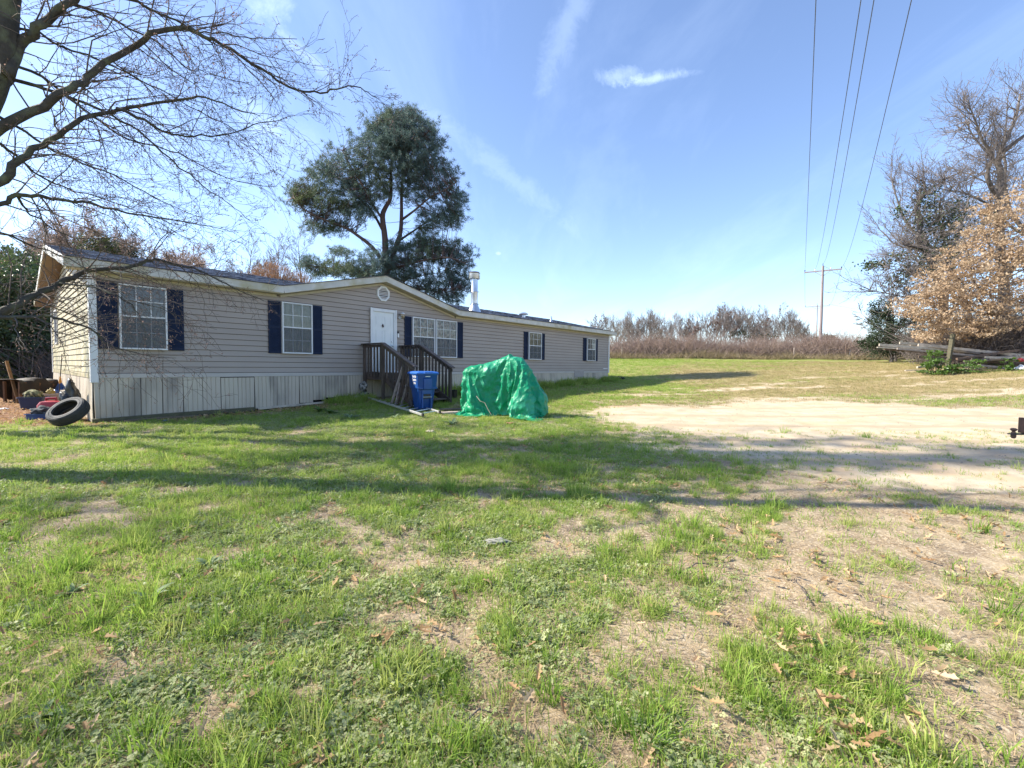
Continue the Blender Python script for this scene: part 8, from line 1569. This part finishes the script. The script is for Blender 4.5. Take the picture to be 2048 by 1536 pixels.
PC = {
 'grass': mk_protos('grass', [tuft(i, 15, .045, .13, .05, .0026, None, .45) for i in range(6)] + [tuft(20 + i, 26, .08, .19, .06, .0034, None, .55) for i in range(3)], GM['grass']),
 'short': mk_protos('short_grass', [tuft(40 + i, 18, .02, .065, .09, .0028, None, .7) for i in range(5)], GM['grass']),
 'clover': mk_protos('clover', [clover(60 + i, 26, .085, .015, .03) for i in range(5)], GM['clover']),
 'straw': mk_protos('straw', [tuft(80 + i, 22, .03, .07, .10, .0016, None, .8, True) for i in range(4)], GM['straw']),
 'leaf': mk_protos('dead_leaf', [oak_leaf(100 + i, .09) for i in range(7)], GM['leaf']),
 'field': mk_protos('field_grass', [tuft(120 + i, 22, .03, .09, .22, .006, None, .7) for i in range(4)], GM['field']),
 'farg': mk_protos('far_grass', [tuft(130 + i, 22, .04, .12, .22, .007, None, .6) for i in range(4)], GM['grass']),
 'litter': mk_protos('leaf_litter', [oak_leaf(140 + i, .10) for i in range(6)], GM['leaf']),
}
def scatter(name, label, cat, coll, X, Y, scale, rs, tilt=.15, zoff=-.004):
    n = len(X); Z = gz(X, Y) + zoff
    me = bpy.data.meshes.new(name); me.vertices.add(n); me.vertices.foreach_set('co', np.stack([X, Y, Z], 1).astype(np.float32).ravel())
    a = me.attributes.new('rot', 'FLOAT_VECTOR', 'POINT'); rot = np.stack([rs.normal(size=n) * tilt, rs.normal(size=n) * tilt, rs.random(n) * 6.283], 1); a.data.foreach_set('vector', rot.astype(np.float32).ravel())
    a = me.attributes.new('scl', 'FLOAT', 'POINT'); a.data.foreach_set('value', np.asarray(scale, np.float32))
    a = me.attributes.new('idx', 'INT', 'POINT'); a.data.foreach_set('value', rs.integers(0, 100, n).astype(np.int32))
    o = mesh_obj(name, me, None, 'stuff'); tag(o, label, cat)
    ng = bpy.data.node_groups.new(name, 'GeometryNodeTree'); ng.interface.new_socket('Geometry', in_out='INPUT', socket_type='NodeSocketGeometry'); ng.interface.new_socket('Geometry', in_out='OUTPUT', socket_type='NodeSocketGeometry')
    nn, ll = ng.nodes, ng.links; gi = nn.new('NodeGroupInput'); go = nn.new('NodeGroupOutput'); ci = nn.new('GeometryNodeCollectionInfo'); ci.inputs[0].default_value = coll; ci.inputs['Separate Children'].default_value = True; ci.inputs['Reset Children'].default_value = True
    ip = nn.new('GeometryNodeInstanceOnPoints'); ip.inputs['Pick Instance'].default_value = True; ll.new(gi.outputs[0], ip.inputs['Points']); ll.new(ci.outputs[0], ip.inputs['Instance'])
    for nm, ty, sk in (('rot', 'FLOAT_VECTOR', 'Rotation'), ('scl', 'FLOAT', 'Scale'), ('idx', 'INT', 'Instance Index')):
        na = nn.new('GeometryNodeInputNamedAttribute'); na.data_type = ty; na.inputs[0].default_value = nm; ll.new(na.outputs[0], ip.inputs[sk])
    ll.new(ip.outputs[0], go.inputs[0]); md = o.modifiers.new('scatter', 'NODES'); md.node_group = ng; return o
def fan(n, r0, r1, rs, half=58, p=1.):
    """Random points in the fan of ground the lawn occupies, equal density by area (p=1) or thinning outwards (p<1)."""
    a = np.radians(rs.uniform(-half, half, n)); u = rs.random(n); e = 1 + p; r = (r0 ** e + (r1 ** e - r0 ** e) * u) ** (1 / e); return r * np.sin(a), r * np.cos(a)
# keep plants out of the house, tarpaulin and bin
def free(x, y):
    s = (x - HX) * HD[0] + (y - HY) * HD[1]; p = (x - HX) * HN[0] + (y - HY) * HN[1]
    k = ~((s > -.05) & (s < HL + .1) & (p < .06) & (p > -HW))
    k &= ~((s > 6.6) & (s < 8.1) & (p > 0) & (p < 1.3))
    k &= ~((np.abs(x - tg.x) < 1.15) & (np.abs(y - tg.y) < .42))
    k &= ~((np.abs(x - bp_.x) < .3) & (np.abs(y - bp_.y) < .35))
    return k
rs = np.random.default_rng(77)
x, y = fan(72000, 1.1, 15, rs, p=.35); sand, lit, green, soil, far = masks(x, y)
cl = fbm(x * 2.1, y * 2.1, 4, 8); r = np.hypot(x, y)
right = sst(-1, 3.5, x - .1 * y)
k = free(x, y) & (rs.random(len(x)) < green * (.12 + .88 * sst(.44, .60, cl + (rs.random(len(x)) - .5) * .10)) * .82 * (1 - .3 * right)) 
scatter('grass', 'patchy spring grass growing in uneven tufts across the lawn', 'grass', PC['grass'], x[k], y[k], .36 + .42 * rs.random(k.sum()) + .5 * (rs.random(k.sum()) > .88) * sst(.45, .6, cl[k]), rs)
print('grass', k.sum())
x, y = fan(70000, 1.1, 15, rs, p=.45); sand, lit, green, soil, far = masks(x, y); cl = fbm(x * 1.1, y * 1.1, 4, 12)
k = free(x, y) & (rs.random(len(x)) < green * .80 + .05 * (1 - sand)); scatter('short_grass', 'short green blades between the tufts of the lawn', 'grass', PC['short'], x[k], y[k], .6 + .7 * rs.random(k.sum()), rs); print('short', k.sum())
x, y = fan(75000, 1.1, 13, rs, p=.4); sand, lit, green, soil, far = masks(x, y); cl = fbm(x * .7, y * .7, 4, 14); left = sst(2.8, -1.5, x)
k = free(x, y) & (rs.random(len(x)) < np.clip(green * (.25 + .75 * left) * sst(.36, .56, cl + .08 * left), 0, 1) * .8); scatter('clover', 'low clover matting the left of the lawn', 'clover', PC['clover'], x[k], y[k], .5 + .55 * rs.random(k.sum()), rs, .2); print('clover', k.sum())
x, y = fan(44000, 1.1, 13, rs, p=.3); sand, lit, green, soil, far = masks(x, y)
k = free(x, y) & (rs.random(len(x)) < (.25 + .5 * right.mean() + .3 * soil) * (1 - sand * .8) * .6); scatter('dead_straw', 'dead straw and clippings lying on the worn lawn', 'straw', PC['straw'], x[k], y[k], .6 + .8 * rs.random(k.sum()), rs, .12, .004); print('straw', k.sum())
# dead leaves: the nearest are single objects on the ground, the rest one layer
x, y = fan(14000, 1.3, 12, rs, p=.25); sand, lit, green, soil, far = masks(x, y); cl = fbm(x * 1.6, y * 1.6, 3, 19)
k = free(x, y) & (rs.random(len(x)) < (.10 + sst(.50, .64, cl)) * (1 - sand) * .5 * sst(12, 3, np.hypot(x, y))); x, y = x[k], y[k]; o_ = np.argsort(np.hypot(x, y)); x, y = x[o_], y[o_]
leaf_meshes = [proto_from('leaf', *oak_leaf(300 + i, .09), GM['leaf']) for i in range(9)]
nn_ = 0; used = 0
for i in range(len(x)):
    if used >= 280: break
    if abs(x[i]) > 1.25 * y[i] or y[i] < 1.5: continue
    o = bpy.data.objects.new('leaf', leaf_meshes[i % 9]); COL.objects.link(o); o.parent = ground
    s_ = rnd.uniform(.45, 1.15); o.location = (x[i], y[i], gzf(x[i], y[i]) + .02 + .03 * rnd.random()); o.rotation_euler = (rnd.gauss(0, .35), rnd.gauss(0, .35), rnd.random() * 6.28); o.scale = (s_,) * 3; used += 1; last = i
scatter('fallen_leaves', 'brown fallen leaves scattered further back on the lawn', 'fallen leaves', PC['leaf'], x[last + 1:], y[last + 1:], .5 + .7 * rs.random(len(x) - last - 1), rs, .4, .015); print('leaves', len(x))
x, y = np.random.default_rng(5).uniform(-30, 8, 90000), np.random.default_rng(6).uniform(7.5, 20, 90000); sand, lit, green, soil, far = masks(x, y)
k = free(x, y) & (lit > .45) & (np.abs(x) < y * 1.35) & (rs.random(len(x)) < .42); scatter('leaf_litter', 'deep brown leaf litter on the soil left of the house', 'leaf litter', PC['litter'], x[k], y[k], .5 + .8 * rs.random(k.sum()), rs, .45, .012); print('litter', k.sum())
# field beyond the drive
x, y = fan(95000, 13, 50, rs, 50, p=.25); sand, lit, green, soil, far = masks(x, y); cl = fbm(x * .5, y * .5, 4, 22)
k = free(x, y) & (y > 12) & (rs.random(len(x)) < (1 - sand) * (1 - lit) * .8); gr = rs.random(len(x)) < np.clip((green - .25) * 1.5, 0, .95)
kk = k & ~gr; scatter('field_grass', 'short tan grass of the sloping field beyond the drive', 'field grass', PC['field'], x[kk], y[kk], .5 + .5 * rs.random(kk.sum()), rs); print('field', kk.sum())
kk = k & gr; scatter('far_grass', 'green patches of grass in the field beyond the drive', 'grass', PC['farg'], x[kk], y[kk], .45 + .6 * rs.random(kk.sum()), rs); print('farg', kk.sum())
# weeds at the foot of the skirting
s = rs.uniform(8.2, HL + .6, 2600); p = np.abs(rs.normal(size=2600)) * .28 + .08; x = HX + s * HD[0] + p * HN[0]; y = HY + s * HD[1] + p * HN[1]; cl = fbm(s * 1.3, s * 0, 3, 2)
k = rs.random(2600) < sst(.3, .6, cl); scatter('skirting_weeds', 'tall green weeds along the foot of the skirting right of the porch', 'weeds', PC['grass'], x[k], y[k], 1.4 + 2.2 * rs.random(k.sum()) * cl[k] * 1.3, rs, .25)
s = rs.uniform(5.2, 8.6, 500); p = np.abs(rs.normal(size=500)) * .5 + .08; x = HX + s * HD[0] + p * HN[0]; y = HY + s * HD[1] + p * HN[1]; k = free(x, y); scatter('porch_weeds', 'dark green weeds round the foot of the porch', 'weeds', PC['grass'], x[k], y[k], 1. + 1.2 * rs.random(k.sum()), rs, .25)
# big rosettes: a few broad leaved plants one can pick out
def broad_weed(px, py, s, seed, label, m='weed', n=11):
    g = G(px, py); rt = thing('broad_weed', label, 'weed', g, 0); rr = random.Random(seed); b = MB()
    for i in range(n):
        a = rr.random() * 6.28; el = rr.uniform(.25, 1.25); L = s * rr.uniform(.6, 1.1); w = L * .13; pts = []
        for k_ in range(6):
            t = k_ / 5; r_ = L * t * math.cos(el * (1 - .45 * t)); z = L * t * math.sin(el * (1 - .5 * t)); ww = w * math.sin(math.pi * min(1, .12 + t * .88)) ; pts.append((r_, z, ww))
        vs = []; ca, sa = math.cos(a), math.sin(a)
        for r_, z, ww in pts: vs += [(ca * r_ - sa * ww, sa * r_ + ca * ww, z + ww * .4), (ca * r_, sa * r_, z), (ca * r_ + sa * ww, sa * r_ - ca * ww, z + ww * .4)]
        lb = MB(); lb.add(vs, [(k_ * 3 + q, k_ * 3 + q + 1, (k_ + 1) * 3 + q + 1, (k_ + 1) * 3 + q) for k_ in range(5) for q in (0, 1)]); lb.build('leaf', M[m], rt, smooth=2)
for a in [(300, 1205, .16, 1, 'pale broad leaved weed at the left, largest on the lawn'), (145, 1190, .11, 2, 'small pale weed left of the largest pale weed'), (418, 1135, .12, 3, 'upright pale weed between the largest one and the dark tuft'), (600, 1190, .12, 4, 'pale weed with drooping leaf right of the left middle'), (85, 1440, .09, 5, 'pale weed near the lower left corner'),
          (500, 1310, .08, 6, 'narrow pale weed among brown leaves at the lower left'), (905, 850, .30, 7, 'grey green thistle like weed in front of the ladder end'), (700, 838, .28, 8, 'pale leafy weed on the grass below the porch'), (1640, 1290, .07, 9, 'dark rosette weed at the lower right'), (790, 838, .22, 10, 'pale weed patch near the middle of the ladder')]: broad_weed(*a)
bw = [(640, 825), (660, 828)]
for i, (px, py) in enumerate(bw): broad_weed(px, py, .30, 30 + i, ['green seedling clump under the skirting left of the porch', 'second green seedling clump closer to the porch'][i], 'shrub', 14)
# dense dark tufts that stand out
def big_tuft(px, py, h, rad, nb, seed, label):
    g = G(px, py); V, Fc, T = tuft(seed, nb, h * .5, h, rad, .0035, None, .6); me = proto_from('grass_tuft', V, Fc, T, GM['grass']); o = mesh_obj('grass_tuft', me); o.location = g; tag(o, label, 'grass tuft')
for i, a in enumerate([(505, 1130, .17, .14, 130, 'dark upright grass tuft left of the middle of the lawn'), (800, 1360, .15, .10, 110, 'tall grass tuft in the middle of the near lawn'), (1290, 1480, .13, .09, 100, 'thick grass tuft at the bottom right of the middle'), (290, 1490, .13, .10, 120, 'sprawling grass tuft at the bottom left'), (1100, 1400, .12, .05, 60, 'thin upright tuft beside the bare soil patch'),
                       (1110, 940, .22, .30, 200, 'lush dark green clump of grass before the tarpaulin'), (1395, 945, .18, .30, 150, 'green clump on the edge of the sandy drive'), (1700, 1260, .12, .09, 90, 'green clump at the lower right'), (740, 950, .20, .25, 150, 'lush green clump of grass before the porch'), (560, 925, .18, .25, 150, 'green clump left of the lush one before the porch')]):
    big_tuft(*a[:5], 400 + i, a[5])
# twigs lying about
for i, (px, py, L, az) in enumerate([(1420, 1130, .5, .5), (640, 1010, .4, 2.6), (1290, 870, .9, 2.2), (1600, 1180, .35, 1.2), (960, 1440, .25, .3)]):
    g = G(px, py); d = Vector((math.cos(az), math.sin(az), 0)); pts = [d * (L * (k_ / 4 - .5)) + Vector((0, 0, .02 + .015 * math.sin(k_ * 2.1 + i))) + Vector((-d.y, d.x, 0)) * .02 * math.sin(k_ * 1.7 + i) for k_ in range(5)]
    b = MB(); b.tube(pts, [.005, .0045, .004, .003, .002], 5); o = b.build('fallen_twig', M['twig'], None, smooth=True); o.location = g; tag(o, ['fallen twig on the worn turf right of the middle', 'fallen twig on the shaded grass left of the middle', 'long fallen twig at the left end of the sandy drive', 'short fallen twig on the sparse turf at the right', 'tiny fallen twig among the near leaves'][i], 'twig')
# pebbles on the sandy drive
rg2 = np.random.default_rng(3); x, y = rg2.uniform(2, 16, 2600), rg2.uniform(4, 17, 2600); sand, *_ = masks(x, y); k = sand > .6; x, y = x[k], y[k]; V = []; Fq = []
for i in range(len(x)):
    s_ = .006 + .016 * rg2.random() ** 3; z = gzf(x[i], y[i]); b0 = len(V); V += [(x[i] + s_, y[i], z), (x[i], y[i] + s_, z), (x[i] - s_, y[i], z), (x[i], y[i] - s_, z), (x[i] + s_ * .2, y[i], z + s_ * .8)]; Fq += [(b0, b0 + 1, b0 + 4), (b0 + 1, b0 + 2, b0 + 4), (b0 + 2, b0 + 3, b0 + 4), (b0 + 3, b0, b0 + 4)]
o = mesh_obj('gravel', mesh_np('gravel', np.array(V), np.array(Fq), mat('gravel', (.30, .26, .21), .9, (.16, .14, .12), 2)), None, 'stuff'); tag(o, 'small stones strewn over the sandy drive', 'gravel')
_t = 0; _seen = set()
for o_ in S.objects:
    if o_.type == 'MESH' and o_.data.name not in _seen: _seen.add(o_.data.name); _t += len(o_.data.loops) - 2 * len(o_.data.polygons)
print('TRIANGLES', _t)
